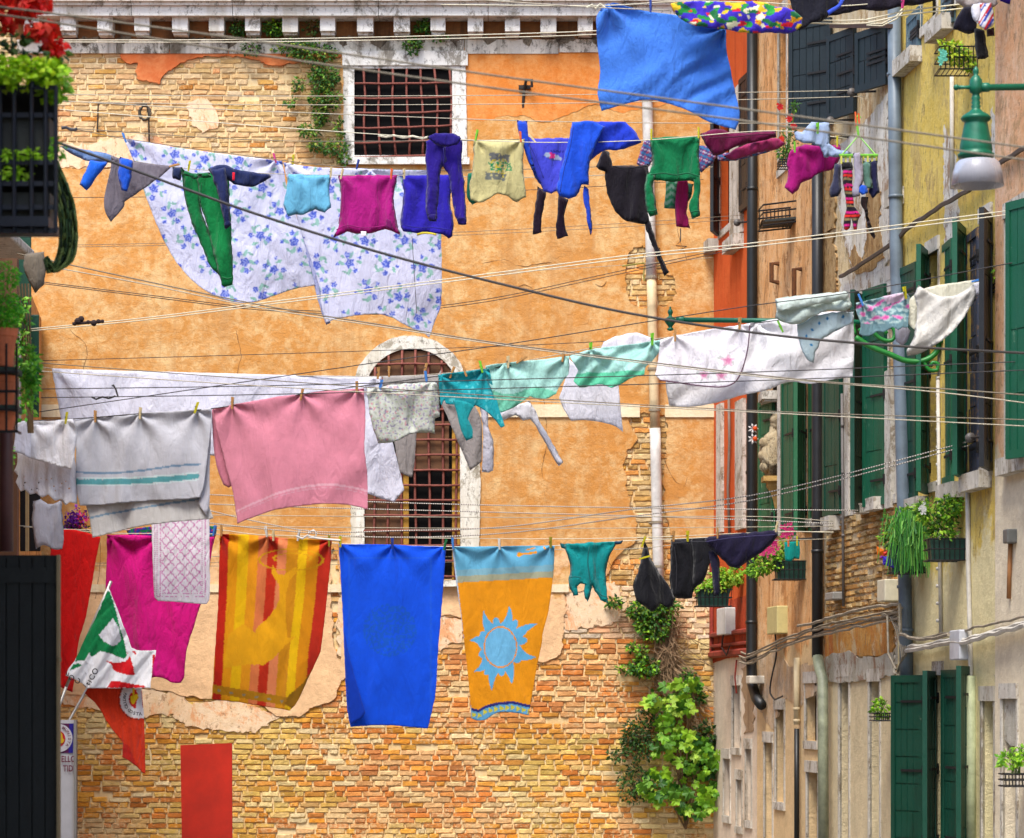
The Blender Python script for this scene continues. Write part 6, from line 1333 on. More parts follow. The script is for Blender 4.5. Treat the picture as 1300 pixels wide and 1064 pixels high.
C3('mint_cloth', 'mint green cloth right of the turquoise scarf', 'pillowcase', [(616, 464), (650, 460), (690, 456), (723, 452), (722, 475), (712, 488), (706, 500), (690, 507), (672, 504), (660, 512), (646, 520), (636, 524), (630, 512), (624, 495)], mintp, -.02, pegs=[(640, 461), (718, 453)], amp=.024, slant=.6)
def mint2(x, y): c = base(x, (178, 230, 220)); k = (y > 474-(x-727)*.04) & (x < 820); c[k] = (96, 200, 160); return c
C3('mint_cloth', 'second mint cloth with a deeper green lower band beside the white cloth', 'pillowcase', [(723, 452), (760, 442), (800, 437), (838, 432), (838, 446), (828, 458), (820, 466), (818, 476), (800, 481), (788, 488), (776, 493), (764, 488), (750, 490), (736, 492), (728, 484), (734, 470), (728, 462)], mint2, -.04, pegs=[(750, 444), (828, 434)], amp=.03, slant=.8)
C3('white_napkin', 'white cloth hanging to a point under the two mint cloths', 'napkin', [(722, 455), (740, 470), (785, 486), (787, 510), (791, 549), (780, 541), (762, 536), (740, 533), (725, 534), (716, 520), (710, 505), (718, 480)], (240, 238, 250), .35, amp=.015)
C3('white_towel', 'rolled white cloth bulging above the second mint cloth', 'towel', [(762, 444), (766, 434), (790, 425), (806, 422), (820, 426), (832, 432), (836, 440), (800, 446), (770, 452)], (232, 228, 236), .4, puff=.03, amp=.03)
cl('white_bed_sheet', 'big white sheet billowing from the embroidered cloth to the lamp bracket', 'bed sheet', [(844, 440), (880, 425), (952, 412), (985, 406), (1040, 398), (1083, 396), (1085, 430), (1083, 478), (1060, 482), (1030, 488), (1000, 486), (970, 498), (940, 505), (905, 514), (870, 517), (850, 513), (846, 490)],
   (25.35, 25.0), (250, 248, 252), amp=.05, fx=2.2, fz=1.2, slant=.9, bil=.14, trans=.25, pegs=[(960, 411), (1080, 397)])
def embr(x, y):
    c = base(x, (244, 240, 246))
    for (cx, cy, r) in ((924, 458, 7), (894, 476, 5.5), (916, 477, 6)):
        q = np.hypot((x-cx), (y-cy)*1.2)*(1+.25*np.sin(np.arctan2(y-cy, x-cx)*5)); c[q < r] = (228, 186, 206); c[q < r*.55] = (214, 130, 170); c[(q > r) & (q < r*1.5) & (np.sin(np.arctan2(y-cy, x-cx)*4) > .7)] = (200, 204, 200)
    return c
t = group_thing('embroidered_cloth', 'white tablecloth with embroidered pink flowers and dark piping', 'tablecloth', 895, 420, 24.95)
eo = [(838, 432), (860, 426), (900, 418), (952, 411), (951, 435), (947, 455), (942, 474), (934, 486), (920, 491), (900, 491), (880, 490), (862, 486), (838, 483), (832, 476), (836, 455)]
C3('panel', None, None, eo, embr, -.08, parent=t, pegs=[(856, 426), (940, 412)], amp=.018, trans=.15)
m = MB(); m.tube([P(x, y, R3(x)-.13) for x, y in smooth_poly([(952, 413), (950, 437), (946, 457), (940, 474), (932, 486), (918, 491), (898, 490.5), (862, 486), (838, 482.5)], 5, False)], .006, 5); m.build('piping', plain('plum_piping', (96, 60, 84), .8), t)
def dots(x, y):
    c = base(x, (200, 222, 228))
    for (cx, cy) in ((1050, 405), (1040, 411), (1031, 419), (1024, 427), (1062, 420), (1070, 402), (1030, 438)): c[np.hypot(x-cx, y-cy) < 1.7] = (20, 130, 190)
    return c
t = group_thing('sage_blanket', 'twisted pale sage blanket with blue dotted frilled end', 'blanket', 1030, 380, 24.9)
C3('dotted_end', None, None, [(1012, 412), (1040, 400), (1062, 396), (1082, 396), (1083, 410), (1070, 416), (1055, 424), (1042, 432), (1036, 448), (1034, 460), (1028, 458), (1020, 448), (1014, 430)], dots, -.18, parent=t, puff=.03, amp=.03)
C3('twisted_roll', None, None, [(984, 380), (1000, 377), (1040, 373), (1077, 370), (1079, 382), (1082, 390), (1070, 396), (1050, 395), (1030, 404), (1014, 412), (996, 410), (984, 403), (986, 392)], (206, 222, 214), -.24, parent=t, puff=.06, amp=.045, fx=4, fz=7, slant=1.6)
C3('upper_roll', None, None, [(985, 379), (1040, 373), (1077, 370), (1076, 380), (1040, 386), (1010, 392), (988, 396)], (216, 230, 222), -.32, parent=t, puff=.04, amp=.035, fx=4, fz=8, slant=1.4)
def roses(x, y):
    c = base(x, (120, 156, 166)); k = y < 411
    n = np.array([nz(a*.16, b*.24, 3) for a, b in zip(x, y)]); n2 = np.array([nz(a*.10, b*.14, 13) for a, b in zip(x, y)])
    c[k & (n > .05)] = (176, 204, 204); c[k & (n < -.3)] = (96, 140, 150); c[k & (n2 > .22)] = (226, 150, 200); c[k & (n2 > .36)] = (222, 96, 170)
    k = inp([(1120, 376), (1152, 371), (1152, 380), (1126, 386)], x, y); c[k] = (232, 206, 226); return c
C3('rose_scarf', 'dusty blue lace cloth with pink roses right of the dotted blanket', 'scarf', [(1086, 385), (1100, 382), (1125, 376), (1150, 371), (1155, 378), (1154, 400), (1153, 416), (1145, 416), (1140, 420), (1132, 416), (1122, 422), (1114, 420), (1104, 426), (1096, 427), (1090, 424), (1092, 412), (1088, 400)], roses, -.1, amp=.018, pegs=[(1094, 384), (1150, 372)])
C3('white_garment', 'small white crumpled garment under the rose scarf', 'garment', [(1136, 414), (1150, 412), (1156, 420), (1152, 432), (1146, 440), (1138, 434)], (206, 204, 222), .1, puff=.03)
t = group_thing('cream_trousers', 'cream white trousers blown sideways at the right end of the line', 'trousers', 1200, 362, 24.7)
C3('back_leg', None, None, [(1152, 384), (1160, 375), (1170, 368), (1182, 364), (1225, 357), (1247, 354), (1248, 364), (1236, 374), (1210, 384), (1180, 400), (1162, 420), (1154, 412), (1150, 396)], (232, 228, 206), -.05, parent=t, amp=.03)
C3('front_leg', None, None, [(1166, 362), (1180, 370), (1200, 376), (1220, 372), (1238, 360), (1246, 358), (1240, 374), (1228, 396), (1206, 424), (1184, 440), (1168, 448), (1152, 452), (1150, 446), (1158, 430), (1163, 410), (1164, 390), (1160, 376)], (226, 222, 214), -.14, parent=t, puff=.025, amp=.04, slant=.8)
C3('pocket', None, None, [(1236, 360), (1248, 356), (1249, 371), (1240, 374)], (226, 224, 232), -.18, parent=t)
# ------------------------------------------------------------------ bottom row
Y4 = 27.6
cl('red_cloth', 'plain red cloth hanging behind the flags at the lower left', 'towel', [(66, 676), (90, 672), (128, 682), (124, 700), (118, 735), (110, 780), (100, 815), (96, 850), (92, 879), (84, 876), (74, 872), (60, 870), (60, 760)], 27.5, (226, 14, 12), amp=.03, fx=5, fz=.5)
cl('magenta_cloth', 'large magenta cloth billowing behind the lattice towel', 'bed sheet', [(136, 679), (180, 680), (230, 680), (272, 682), (268, 705), (262, 740), (248, 790), (238, 825), (234, 860), (230, 867), (220, 867), (205, 860), (185, 862), (160, 862), (140, 862), (134, 800), (134, 740)], 27.7, (220, 6, 134), amp=.04, fx=4, fz=.5, slant=-.2, bil=.06, pegs=[(142, 680), (200, 681)])
def latt(x, y):
    c = base(x, (246, 240, 250)); cx = 229; k = (x > 205) & (x < 255) & (y < 752); pk = (216, 140, 194)
    g_ = k & ((np.abs(((x-cx+y*.9) % 12)-6) < .9) | (np.abs(((x-cx-y*.9) % 12)-6) < .9)); c[g_] = pk
    for a in (196.5, 199.5, 203.8, 256.5, 260.5): c[(np.abs(x-a) < .55) & (y < 757)] = pk
    c[(np.abs(y-753) < .6) & (x > 203) & (x < 257)] = pk; c[(np.abs(y-757) < .5) & (x > 199) & (x < 261)] = pk; return c
cl('lattice_towel', 'small white towel with pink diamond lattice', 'towel', [(192, 655), (230, 655), (266, 656), (266, 710), (266, 760), (262, 767), (245, 766), (220, 764), (201, 763), (196, 758), (194, 710)], 26.7, latt, amp=.012, step=1.5, trans=.15)
def orng(x, y):
    e = np.array([(677, 279, 420), (720, 277.5, 417), (770, 275.5, 414), (820, 273, 408), (850, 272, 400), (880, 270, 385), (905, 269.5, 372)]); xl = np.interp(y, e[:, 0], e[:, 1])
    xr = np.interp(y, [677, 760, 830, 905], [420, 413, 404, 398]); u = (x-xl)/(xr-xl); c = base(x, (240, 168, 0))
    for a, b, co in ((0, .085, (206, 36, 12)), (.085, .17, (240, 164, 6)), (.17, .265, (244, 196, 0)), (.265, .355, (238, 162, 20)), (.355, .44, (232, 132, 76)), (.44, .53, (210, 50, 20)), (.53, .615, (240, 146, 94)), (.615, .72, (222, 152, 16)), (.72, .80, (246, 200, 0)), (.80, .905, (230, 152, 6)), (.905, 1.5, (208, 48, 24))): c[(u >= a) & (u < b)] = co
    Z = lambda L: [(270+a/4.43, 670+b/4.43) for a, b in L]
    k = inp(Z([(335, 205), (370, 262), (400, 265), (470, 218), (480, 240), (430, 300), (410, 380), (412, 520), (420, 620), (470, 612), (400, 670), (345, 735), (290, 772), (200, 770), (60, 790), (90, 600), (170, 540), (240, 590), (250, 560), (310, 510), (355, 450), (375, 400), (372, 320), (330, 250)]), x, y); c[k] = (242, 178, 16)
    cx, cy = 270+440/4.43, 670+180/4.43
    q = ((x-cx)/42)**2+((y-cy)/14)**2; k = (q < 1) & (q > .84); c[k] = (228, 170, 10); q = ((x-cx-2)/26)**2+((y-cy+2)/7)**2; k = (q < 1) & (q > .7) & (y < cy+2); c[k] = (226, 168, 14)
    yb = 874.5+(x-270)*.17; k = (np.abs(y-yb) < 5.4) & (x > 271); c[k] = (192, 134, 10)
    for i in range(6): c[np.hypot((x-278-i*16)*.7, y-(875.5+(8+i*16)*.17)) < 1.6] = (150, 140, 110)
    k = inp([(405, 838), (402, 850), (390, 870), (372, 900), (362, 893), (368, 882), (384, 868)], x, y); c[k] = (150, 104, 6); return c
cl('striped_towel', 'orange and yellow striped beach towel with red borders', 'beach towel', [(279, 678), (315, 679), (350, 682), (385, 684), (421, 686), (420, 710), (416, 750), (411, 795), (407, 825), (402, 838), (394, 855), (384, 878), (376, 894), (368, 902), (356, 900), (330, 896), (300, 891), (269, 888), (271, 862), (272, 840), (276, 780), (278, 720)], Y4, orng, amp=.03, fx=3, fz=.5, pegs=[(281, 678), (340, 681), (418, 686)], terry=True, trans=.35, step=1.5)
def bluet(x, y):
    c = base(x, (0, 84, 236)); n = np.array([nz(a*.3, b*.3, 3) for a, b in zip(x, y)]); k = (((x-495)/34)**2+((y-800)/34)**2 < 1) & (n > -.05); c[k] = (8, 88, 206)
    k = ((np.abs(np.abs(x-495)-52) < 1) & (y > 707)) | ((np.abs(y-708) < .8) & (np.abs(x-495) < 52)); c[k] = (24, 92, 226); return c
t = group_thing('blue_towel', 'plain royal blue bath towel between the striped and the sun towels', 'towel', 498, 692, Y4)
cloth('main_face', [(430, 691), (480, 691), (530, 693), (566, 694), (564, 730), (560, 780), (556, 830), (553, 880), (549, 900), (543, 925), (520, 923), (500, 921), (470, 921), (445, 923), (441, 900), (438, 850), (436, 800), (433, 740)], Y4, bluet, parent=t, amp=.02, fx=3, fz=.5, pegs=[(434, 691), (498, 692), (562, 694)], terry=True)
cloth('folded_edge', [(437, 800), (443, 830), (452, 865), (464, 905), (460, 911), (446, 920), (443, 905), (439, 860)], Y4-.1, (0, 62, 196), parent=t, terry=True, amp=.01)
def sunt(x, y):
    Z = lambda L: [(570+a/4.435, 680+b/4.435) for a, b in L]; c = base(x, (234, 152, 8)); o = (234, 152, 8); bl = (96, 176, 222)
    top = 740-(x-575)*.055; k = y < top; c[k] = (98, 172, 208); k2 = k & (y > top-8); c[k2] = (164, 166, 140); kk = k & (y < top-8) & (y > top-16); c[kk] = (124, 172, 190)
    def blob(poly, co): c[inp(Z(poly), x, y)] = co
    cx, cy = 290, 628
    def ray(tip, w, bend):
        tx, ty = tip; dx, dy = tx-cx, ty-cy; L = math.hypot(dx, dy); dx, dy = dx/L, dy/L; nx, ny = -dy, dx; s0 = 92; A = []; B = []
        for i in range(9):
            f = i/8; r = s0+(L-s0)*f; off = bend*math.sin(f*math.pi*1.3)*14*f+0; ww = w*(1-f**1.3)*(1-.25*math.sin(f*math.pi))+2*(1-f)
            A.append((cx+dx*r+nx*(off+ww), cy+dy*r+ny*(off+ww))); B.append((cx+dx*r+nx*(off-ww), cy+dy*r+ny*(off-ww)))
        blob(A+B[::-1], bl)
    for i, tip in enumerate([(185, 428), (350, 395), (495, 485), (488, 695), (362, 835), (230, 872), (150, 775), (118, 580)]): ray(tip, 44, 1 if i % 2 else -1)
    for tip in [(262, 460), (382, 475), (440, 585), (400, 712), (298, 792), (205, 785), (168, 675), (178, 545)]:
        dx, dy = tip[0]-cx, tip[1]-cy; L = math.hypot(dx, dy); ex, ey = dx/L, dy/L; h_ = (L-84)/2; mx, my = cx+ex*(84+h_), cy+ey*(84+h_)
        blob([(mx+ex*h_*math.cos(a)-ey*21*math.sin(a), my+ey*h_*math.cos(a)+ex*21*math.sin(a)) for a in np.linspace(0, 6.28, 18)[:-1]], bl)
    q = ((x-(570+cx/4.435))/(98/4.435))**2+((y-(680+cy/4.435))/(122/4.435))**2; c[q < 1.0] = bl; c[q < .93] = (236, 150, 10); c[q < .80] = (112, 184, 226)
    for (p_) in ([(385, 95), (400, 92), (410, 100), (480, 92), (495, 85), (495, 102), (410, 110), (398, 122), (382, 115)], [(430, 78), (480, 66), (490, 72), (440, 84)], [(530, 62), (540, 62), (545, 78), (534, 76)]): blob(p_, o)
    yb = np.interp(x, [596, 608, 616, 630, 650, 672], [898, 901, 896, 892, 890, 895])
    k = y > yb; c[k] = (96, 168, 214); k = (y > yb) & (y < yb+3.6); c[k] = (40, 40, 120)
    for i in range(11):
        px = 602+i*7; kk = (np.abs(x-px) < 2.6) & (np.abs(y-np.interp(px, [596, 608, 616, 630, 650, 672], [898, 901, 896, 892, 890, 895])-8) < 3.4-(x-px+2.6)*.45); c[kk] = (206, 200, 60)
    k = x < np.interp(y, [695, 900], [576.2, 598]); c[k] = (176, 200, 226); return c
cl('sun_towel', 'orange beach towel with a pale blue sun emblem and sky blue top', 'beach towel', [(574, 694), (620, 694), (660, 693), (704, 693), (703, 720), (700, 750), (696, 778), (690, 800), (687, 820), (681, 850), (676, 880), (671, 908), (655, 905), (638, 904), (626, 907), (618, 913), (608, 915), (598, 912), (597, 890), (592, 840), (585, 780), (578, 730)], Y4, sunt, amp=.022, fx=3.4, fz=.4, pegs=[(576, 694), (634, 694), (699, 693)], terry=True, trans=.18, step=1.25)
t = group_thing('teal_shirt', 'small teal shirt hanging upside down right of the sun towel', 'shirt', 748, 688, Y4+.3)
tl = (0, 146, 148)
cloth('body', [(714, 691), (745, 689), (784, 688), (776, 702), (770, 722), (770, 745), (772, 766), (762, 762), (755, 750), (752, 744), (748, 758), (746, 764), (742, 760), (742, 742), (736, 741), (733, 744), (734, 756), (728, 756), (722, 742), (724, 720), (720, 704)], Y4+.3, tl, parent=t, puff=.03, amp=.026, fx=8, pegs=[(715, 691), (783, 688)])
cloth('cuff', [(710, 690), (716, 690), (718, 698), (712, 696)], Y4+.25, (0, 100, 110), parent=t, puff=.01, step=2); cloth('cuff', [(780, 687), (791, 686), (789, 690), (780, 692)], Y4+.25, (10, 60, 90), parent=t, puff=.01, step=2)
blk = (20, 20, 28)
cl('black_sweatshirt', 'black garment hanging to a peak right of the white downpipe', 'garment', [(818, 687), (822, 695), (828, 712), (838, 728), (848, 742), (858, 760), (854, 770), (846, 771), (838, 767), (832, 774), (827, 777), (818, 770), (808, 764), (804, 742), (811, 722), (815, 702)], 28.2, blk, puff=.05, pegs=[(819, 688)], amp=.03)
t = group_thing('black_trousers', 'black trousers pegged next to the navy ones at the lower right', 'trousers', 880, 682, 28.4)
cloth('leg', [(852, 685), (880, 683), (890, 684), (890, 705), (884, 725), (882, 745), (879, 759), (865, 760), (853, 758), (850, 735), (851, 705)], 28.4, blk, parent=t, puff=.045, pegs=[(856, 685)]); cloth('leg', [(876, 683), (906, 683), (910, 696), (904, 708), (898, 724), (893, 738), (884, 746), (880, 752), (878, 735), (880, 710)], 28.36, (24, 24, 32), parent=t, puff=.045)
t = group_thing('navy_trousers', 'navy trousers slung sideways before the yellow green flower box', 'trousers', 940, 678, 28.3)
cloth('hip', [(892, 683), (910, 680), (940, 677), (987, 673), (988, 680), (978, 692), (966, 702), (950, 712), (938, 722), (928, 720), (914, 708), (902, 696)], 28.25, (30, 24, 58), parent=t, puff=.05, amp=.03, slant=.5); cloth('leg', [(900, 700), (908, 698), (913, 710), (914, 735), (913, 756), (906, 758), (904, 735)], 28.3, (30, 28, 56), parent=t, puff=.03)
seam(find('teal_shirt'), [(748, 694), (746, 712), (748, 730), (750, 744)], Y4+.18, (0, 104, 106), .007); seam(find('teal_shirt'), [(722, 734), (730, 732), (738, 734)], Y4+.2, (0, 104, 106), .006); seam(find('teal_shirt'), [(756, 748), (764, 756), (771, 758)], Y4+.2, (0, 104, 106), .006)
seam(find('black_trousers'), [(853, 690), (878, 688), (904, 688)], 28.24, (46, 46, 54), .006, 'waistband_seam'); seam(find('black_trousers'), [(856, 694), (859, 720), (858, 752)], 28.26, (40, 40, 48), .005); seam(find('navy_trousers'), [(896, 688), (930, 683), (984, 679)], 28.12, (52, 46, 88), .006, 'waistband_seam')
# the little teal cloth on the right box
cl('teal_washcloth', 'small teal washcloth pegged beside the flower box with pink flowers', 'washcloth', [(996, 688), (1015, 687), (1016, 700), (1015, 710), (1008, 709), (1004, 713), (997, 712), (996, 702)], 31.3, (0, 150, 140), amp=.02, fx=12)
# ------------------------------------------------------------------ flags and poster at the lower left
def Zf(L): return [(70+a/4.257, 730+b/4.257) for a, b in L]
YF = 24.0
t = group_thing('party_flag', 'green, white and red party flag on a pole', 'flag', 75, 900, YF); t['group'] = 'party flags on poles at the lower left'
def pdf(x, y):
    c = base(x, (244, 244, 248)); gr = (0, 128, 70); rd = (214, 10, 24)
    def b(p, co): c[inp(Zf(p), x, y)] = co
    b([(285, 78), (300, 100), (330, 200), (355, 300), (372, 360), (388, 440), (370, 452), (330, 440), (290, 420), (245, 412), (215, 435), (195, 442), (185, 418), (160, 465), (105, 466), (150, 360), (240, 180)], gr)
    b([(312, 230), (345, 285), (354, 350), (330, 378), (305, 382), (265, 360), (235, 325), (285, 268)], (226, 226, 234))
    b([(76, 518), (98, 485), (130, 478), (148, 490), (125, 502), (95, 512)], gr)
    b([(265, 462), (330, 475), (380, 468), (402, 440), (380, 408), (405, 440), (425, 500), (428, 542), (380, 538), (340, 528), (312, 512), (300, 480)], rd)
    b([(278, 612), (300, 575), (340, 572), (420, 590), (500, 602), (480, 612)], rd); b([(526, 430), (541, 430), (538, 480), (532, 545), (524, 550), (526, 500)], rd)
    b([(410, 408), (430, 412), (442, 430), (430, 428)], rd); return c
cloth('flag_cloth', Zf([(288, 68), (300, 95), (350, 220), (412, 392), (450, 408), (544, 408), (543, 430), (532, 480), (522, 560), (518, 612), (470, 612), (330, 612), (170, 612), (150, 590), (100, 560), (60, 545), (72, 505), (105, 465), (150, 365), (200, 265), (240, 180), (270, 110)]), YF, pdf, parent=t, amp=.025, fx=7, slant=.8, step=1.3, trans=.15)
polem = plain('aluminium_pole', (186, 182, 176), .4, .5)
m = MB(); m.tube([P(20, 1030, 23.2), P(75, 897, YF), P(84, 872, YF)], .013, 8); m.tube([P(84, 872, YF+.1), P(110, 810, YF+.12), P(141, 738, YF)], .013, 8); m.build('pole', polem, t, smooth=True)
t2 = group_thing('red_flag', 'red party flag with a round white emblem hanging below the tricolour one', 'flag', 107, 880, YF); t2['group'] = 'party flags on poles at the lower left'
EC = (70+452/4.257, 730+672/4.257); ER = 24.5
def redf(x, y):
    c = base(x, (214, 52, 14)); q = np.hypot((x-EC[0])*1.02, y-EC[1]); c[(q < ER) & (q > 12.5)] = (232, 228, 230); c[(q < 12.5)] = (206, 26, 20); c[(q > ER+1) & (q < ER+1.8) & (x < EC[0])] = (110, 30, 20)
    def b(p, co): c[inp(Zf(p), x, y)] = co
    b([(438, 612), (468, 612), (468, 650), (474, 700), (478, 760), (455, 768), (440, 740), (436, 700), (450, 660), (440, 630)], (226, 222, 230))
    b([(418, 612), (430, 612), (428, 650), (446, 640), (450, 660), (432, 690), (424, 700), (412, 690), (408, 660), (420, 650)], (240, 200, 20))
    b([(365, 905), (400, 925), (450, 1040), (365, 985)], (190, 30, 20)); return c
cloth('flag_cloth', Zf([(185, 600), (320, 600), (465, 600), (470, 640), (478, 760), (484, 900), (486, 1075), (470, 1068), (440, 1035), (400, 1005), (364, 985), (366, 945), (366, 905), (320, 850), (280, 795), (250, 740), (215, 690), (175, 655), (158, 640)]), YF+.12, redf, parent=t2, amp=.03, fx=8, fz=.8, step=1.3, trans=.12)
m = MB(); m.tube([P(30, 1035, 23.4), P(88, 914, YF+.15), P(112, 872, YF+.2)], .012, 8); m.build('pole', polem, t2, smooth=True)
def text_mesh(s_, font_size):
    cu = bpy.data.curves.new('lettering', 'FONT'); cu.body = s_; cu.size = font_size; cu.align_x = 'CENTER'; cu.align_y = 'CENTER'; cu.offset = font_size*.018
    o = bpy.data.objects.new('lettering', cu); COL.objects.link(o); dg = bpy.context.evaluated_depsgraph_get(); me = o.evaluated_get(dg).to_mesh()
    vs = [(v.co.x, v.co.y) for v in me.vertices]; fs = [tuple(p.vertices) for p in me.polygons]; o.evaluated_get(dg).to_mesh_clear(); bpy.data.objects.remove(o); bpy.data.curves.remove(cu); return vs, fs
def letters(par, chars, Y, mat, sc=(1, 1)):
    """chars = (text, photo x, photo y, size px, angle deg)"""
    m = MB()
    for (s_, x, y, sz, an) in chars:
        v, f = text_mesh(s_, 1.0); a = math.radians(an); ca, sa = math.cos(a), math.sin(a)
        if not v: continue
        pts = [(x+(vx*sc[0]*ca-vy*sc[1]*sa)*sz, y-(vx*sc[0]*sa+vy*sc[1]*ca)*sz) for vx, vy in v]
        m.add([P(px, py, Y) for px, py in pts], f)
    return m.build('lettering', mat, par)
inkb = plain('black_ink', (30, 26, 30), .8, bump=0); inkm = plain('maroon_ink', (120, 24, 60), .8, bump=0)
def arc_text(s_, cx, cy, r, a0, a1, sz, flip=False):
    out = []
    for i, ch_ in enumerate(s_):
        a = math.radians(a0+(a1-a0)*i/max(1, len(s_)-1)); out.append((ch_, cx+r*math.cos(a), cy-r*math.sin(a), sz, math.degrees(a)-90 if not flip else math.degrees(a)+90))
    return out
letters(t, [('O', 91, 860, 9, 160), ('C', 99, 864.5, 9.5, 120), ('n', 86, 856.5, 8, 180), ('t', 111.5, 868, 9, 55), ('i', 114, 865, 9, 60), ('C', 117, 860, 9.5, 62), ('O', 121, 852.5, 10, 68), ('i', 108, 871, 8, 50)], YF-.06, inkb)
letters(t2, arc_text('PARTITO CO', EC[0], EC[1], 18.6, 158, 238, 5.6, True)+arc_text('STA', EC[0], EC[1], 18.8, 252, 276, 6, True), YF+.02, inkb)
# poster board
YBd = 23.6
t = thing('party_board', 'white party board with a purple square and round emblem beside the dark shutter', 'sign', P(60, 1000, YBd)); m = MB(); a = P(-30, 1090, YBd); b = P(97.5, 914, YBd)
m.box(((a.x+b.x)/2, YBd+.02, (a.z+b.z)/2), (b.x-a.x, .03, b.z-a.z)); m.build('board', plain('white_board', (206, 204, 206), .5, var=.08), t)
m = MB(); m.box((b.x-.01, YBd, (a.z+b.z)/2), (.02, .06, b.z-a.z)); m.build('edge_frame', plain('grey_frame', (150, 146, 140), .5), t)
def flat(par, nm, poly, Y, mat): 
    m = MB(); m.add([P(x, y, Y) for x, y in poly], [tuple(range(len(poly)))]); return m.build(nm, mat, par)
flat(t, 'purple_square', [(20, 918.5), (20, 956), (92.5, 956), (93.5, 918.5)][::-1], YBd-.001, plain('purple_print', (96, 14, 78), .5, bump=0)); flat(t, 'blue_edge', [(88, 918.5), (87, 956), (92.5, 956), (93.5, 918.5)][::-1], YBd-.004, plain('blue_print', (40, 30, 150), .5, bump=0))
def disc(cx, cy, r, n=40): return [(cx+r*math.cos(i/n*6.2832), cy+r*math.sin(i/n*6.2832)) for i in range(n)]
flat(t, 'emblem_disc', disc(74, 937, 18), YBd-.008, plain('emblem_white', (226, 222, 226), .5, bump=0)); flat(t, 'emblem_red', disc(72, 938, 11), YBd-.012, plain('emblem_red', (206, 26, 40), .5, bump=0)); flat(t, 'emblem_yellow', [(77, 929), (79, 932), (80, 938), (82, 939), (80, 943), (77, 944), (75, 942), (77, 938)], YBd-.016, plain('emblem_yellow', (236, 190, 30), .5, bump=0))
letters(t, arc_text('MUNISTA', 74, 937, 14.2, 62, -38, 5.2), YBd-.02, inkm)
letters(t, [('ELLO', 87, 964, 9.5, 0), ('TIDI', 87.5, 976, 9.5, 0)], YBd-.012, inkm, (.85, 1.15))
m = MB()
for x in (-10, 60): m.tube([P(x, 1090, YBd+.06), P(x, 1250, YBd+.06)], .02, 8)
m.build('post', polem, t)
# orange red panel at the bottom
t = thing('notice_board', 'plain orange red panel standing before the brick wall at the bottom', 'sign', P(262, 1070, 30)); m = MB(); a = P(231, 1000, 30); b = P(294.5, 944, 30)
m.hexa([(P(231, 1078, 30).x, 30, P(231, 1078, 30).z), (P(295, 1078, 30).x, 30, P(295, 1078, 30).z), (P(295, 1078, 30).x, 30.03, P(295, 1078, 30).z), (P(231, 1078, 30).x, 30.03, P(231, 1078, 30).z), P(229, 946, 30), P(294.5, 943.5, 30), P(294.5, 943.5, 30)+Vector((0, .03, 0)), P(229, 946, 30)+Vector((0, .03, 0))])
m.build('board_face', plain('orange_red_board', (206, 40, 14), .55, var=.22, vs=3), t); m = MB(); m.tube([P(262, 1060, 30.05), P(262, 1141, 30.05)], .025, 8); m.build('post', polem, t)
# purple flowers under the grey towel
t = thing('purple_flower_box', 'green box of purple and pink flowers under the lace blouse', 'flower box', P(95, 700, 28.2)); m = MB(); m.box(P(85, 688, 28.3), (.3, .2, .16)); m.build('box', potm, t); m = MB()
for k in range(260):
    c = P(96+rb.gauss(0, 8), 661+rb.gauss(0, 7), 28.2+rb.uniform(-.1, .1)); z = rb.uniform(.012, .022); co = rb.choice([(120, 30, 160), (90, 20, 140), (150, 40, 180)]) if c.x < P(98, 0, 28.2).x or rb.random() < .5 else (226, 30, 110)
    u = Vector((rb.gauss(0, 1), -.6, rb.gauss(0, 1))).normalized(); a = u.orthogonal().normalized(); b = u.cross(a); m.add([c+a*z, c+b*z, c-a*z, c-b*z], [(0, 1, 2, 3)], lin(co, rb.uniform(.6, .95)))
m.build('flowers', plain('petals', (1, 1, 1), .6, attr=True, var=.05, bump=0, trans=.3), t, colattr=True); m = MB(); leaves(m, P(96, 672, 28.25), (.11, .08, .07), 120, .05, GD, 9); m.build('foliage', LEAF(), t, colattr=True)
t = thing('blue_garment_strip', 'strip of blue and red patterned cloth behind the lattice towel', 'garment', P(180, 676, 27.9)); 
def bstrip(x, y): c = base(x, (40, 50, 150)); n = np.array([nz(a*.2, b*.25, 5) for a, b in zip(x, y)]); c[n > .2] = (20, 120, 60); c[n < -.2] = (180, 30, 60); return c
cloth('cloth_panel', [(160, 672), (190, 669), (275, 668), (275, 676), (268, 698), (264, 690), (262, 682), (190, 682), (164, 680)], 27.9, bstrip, parent=t)
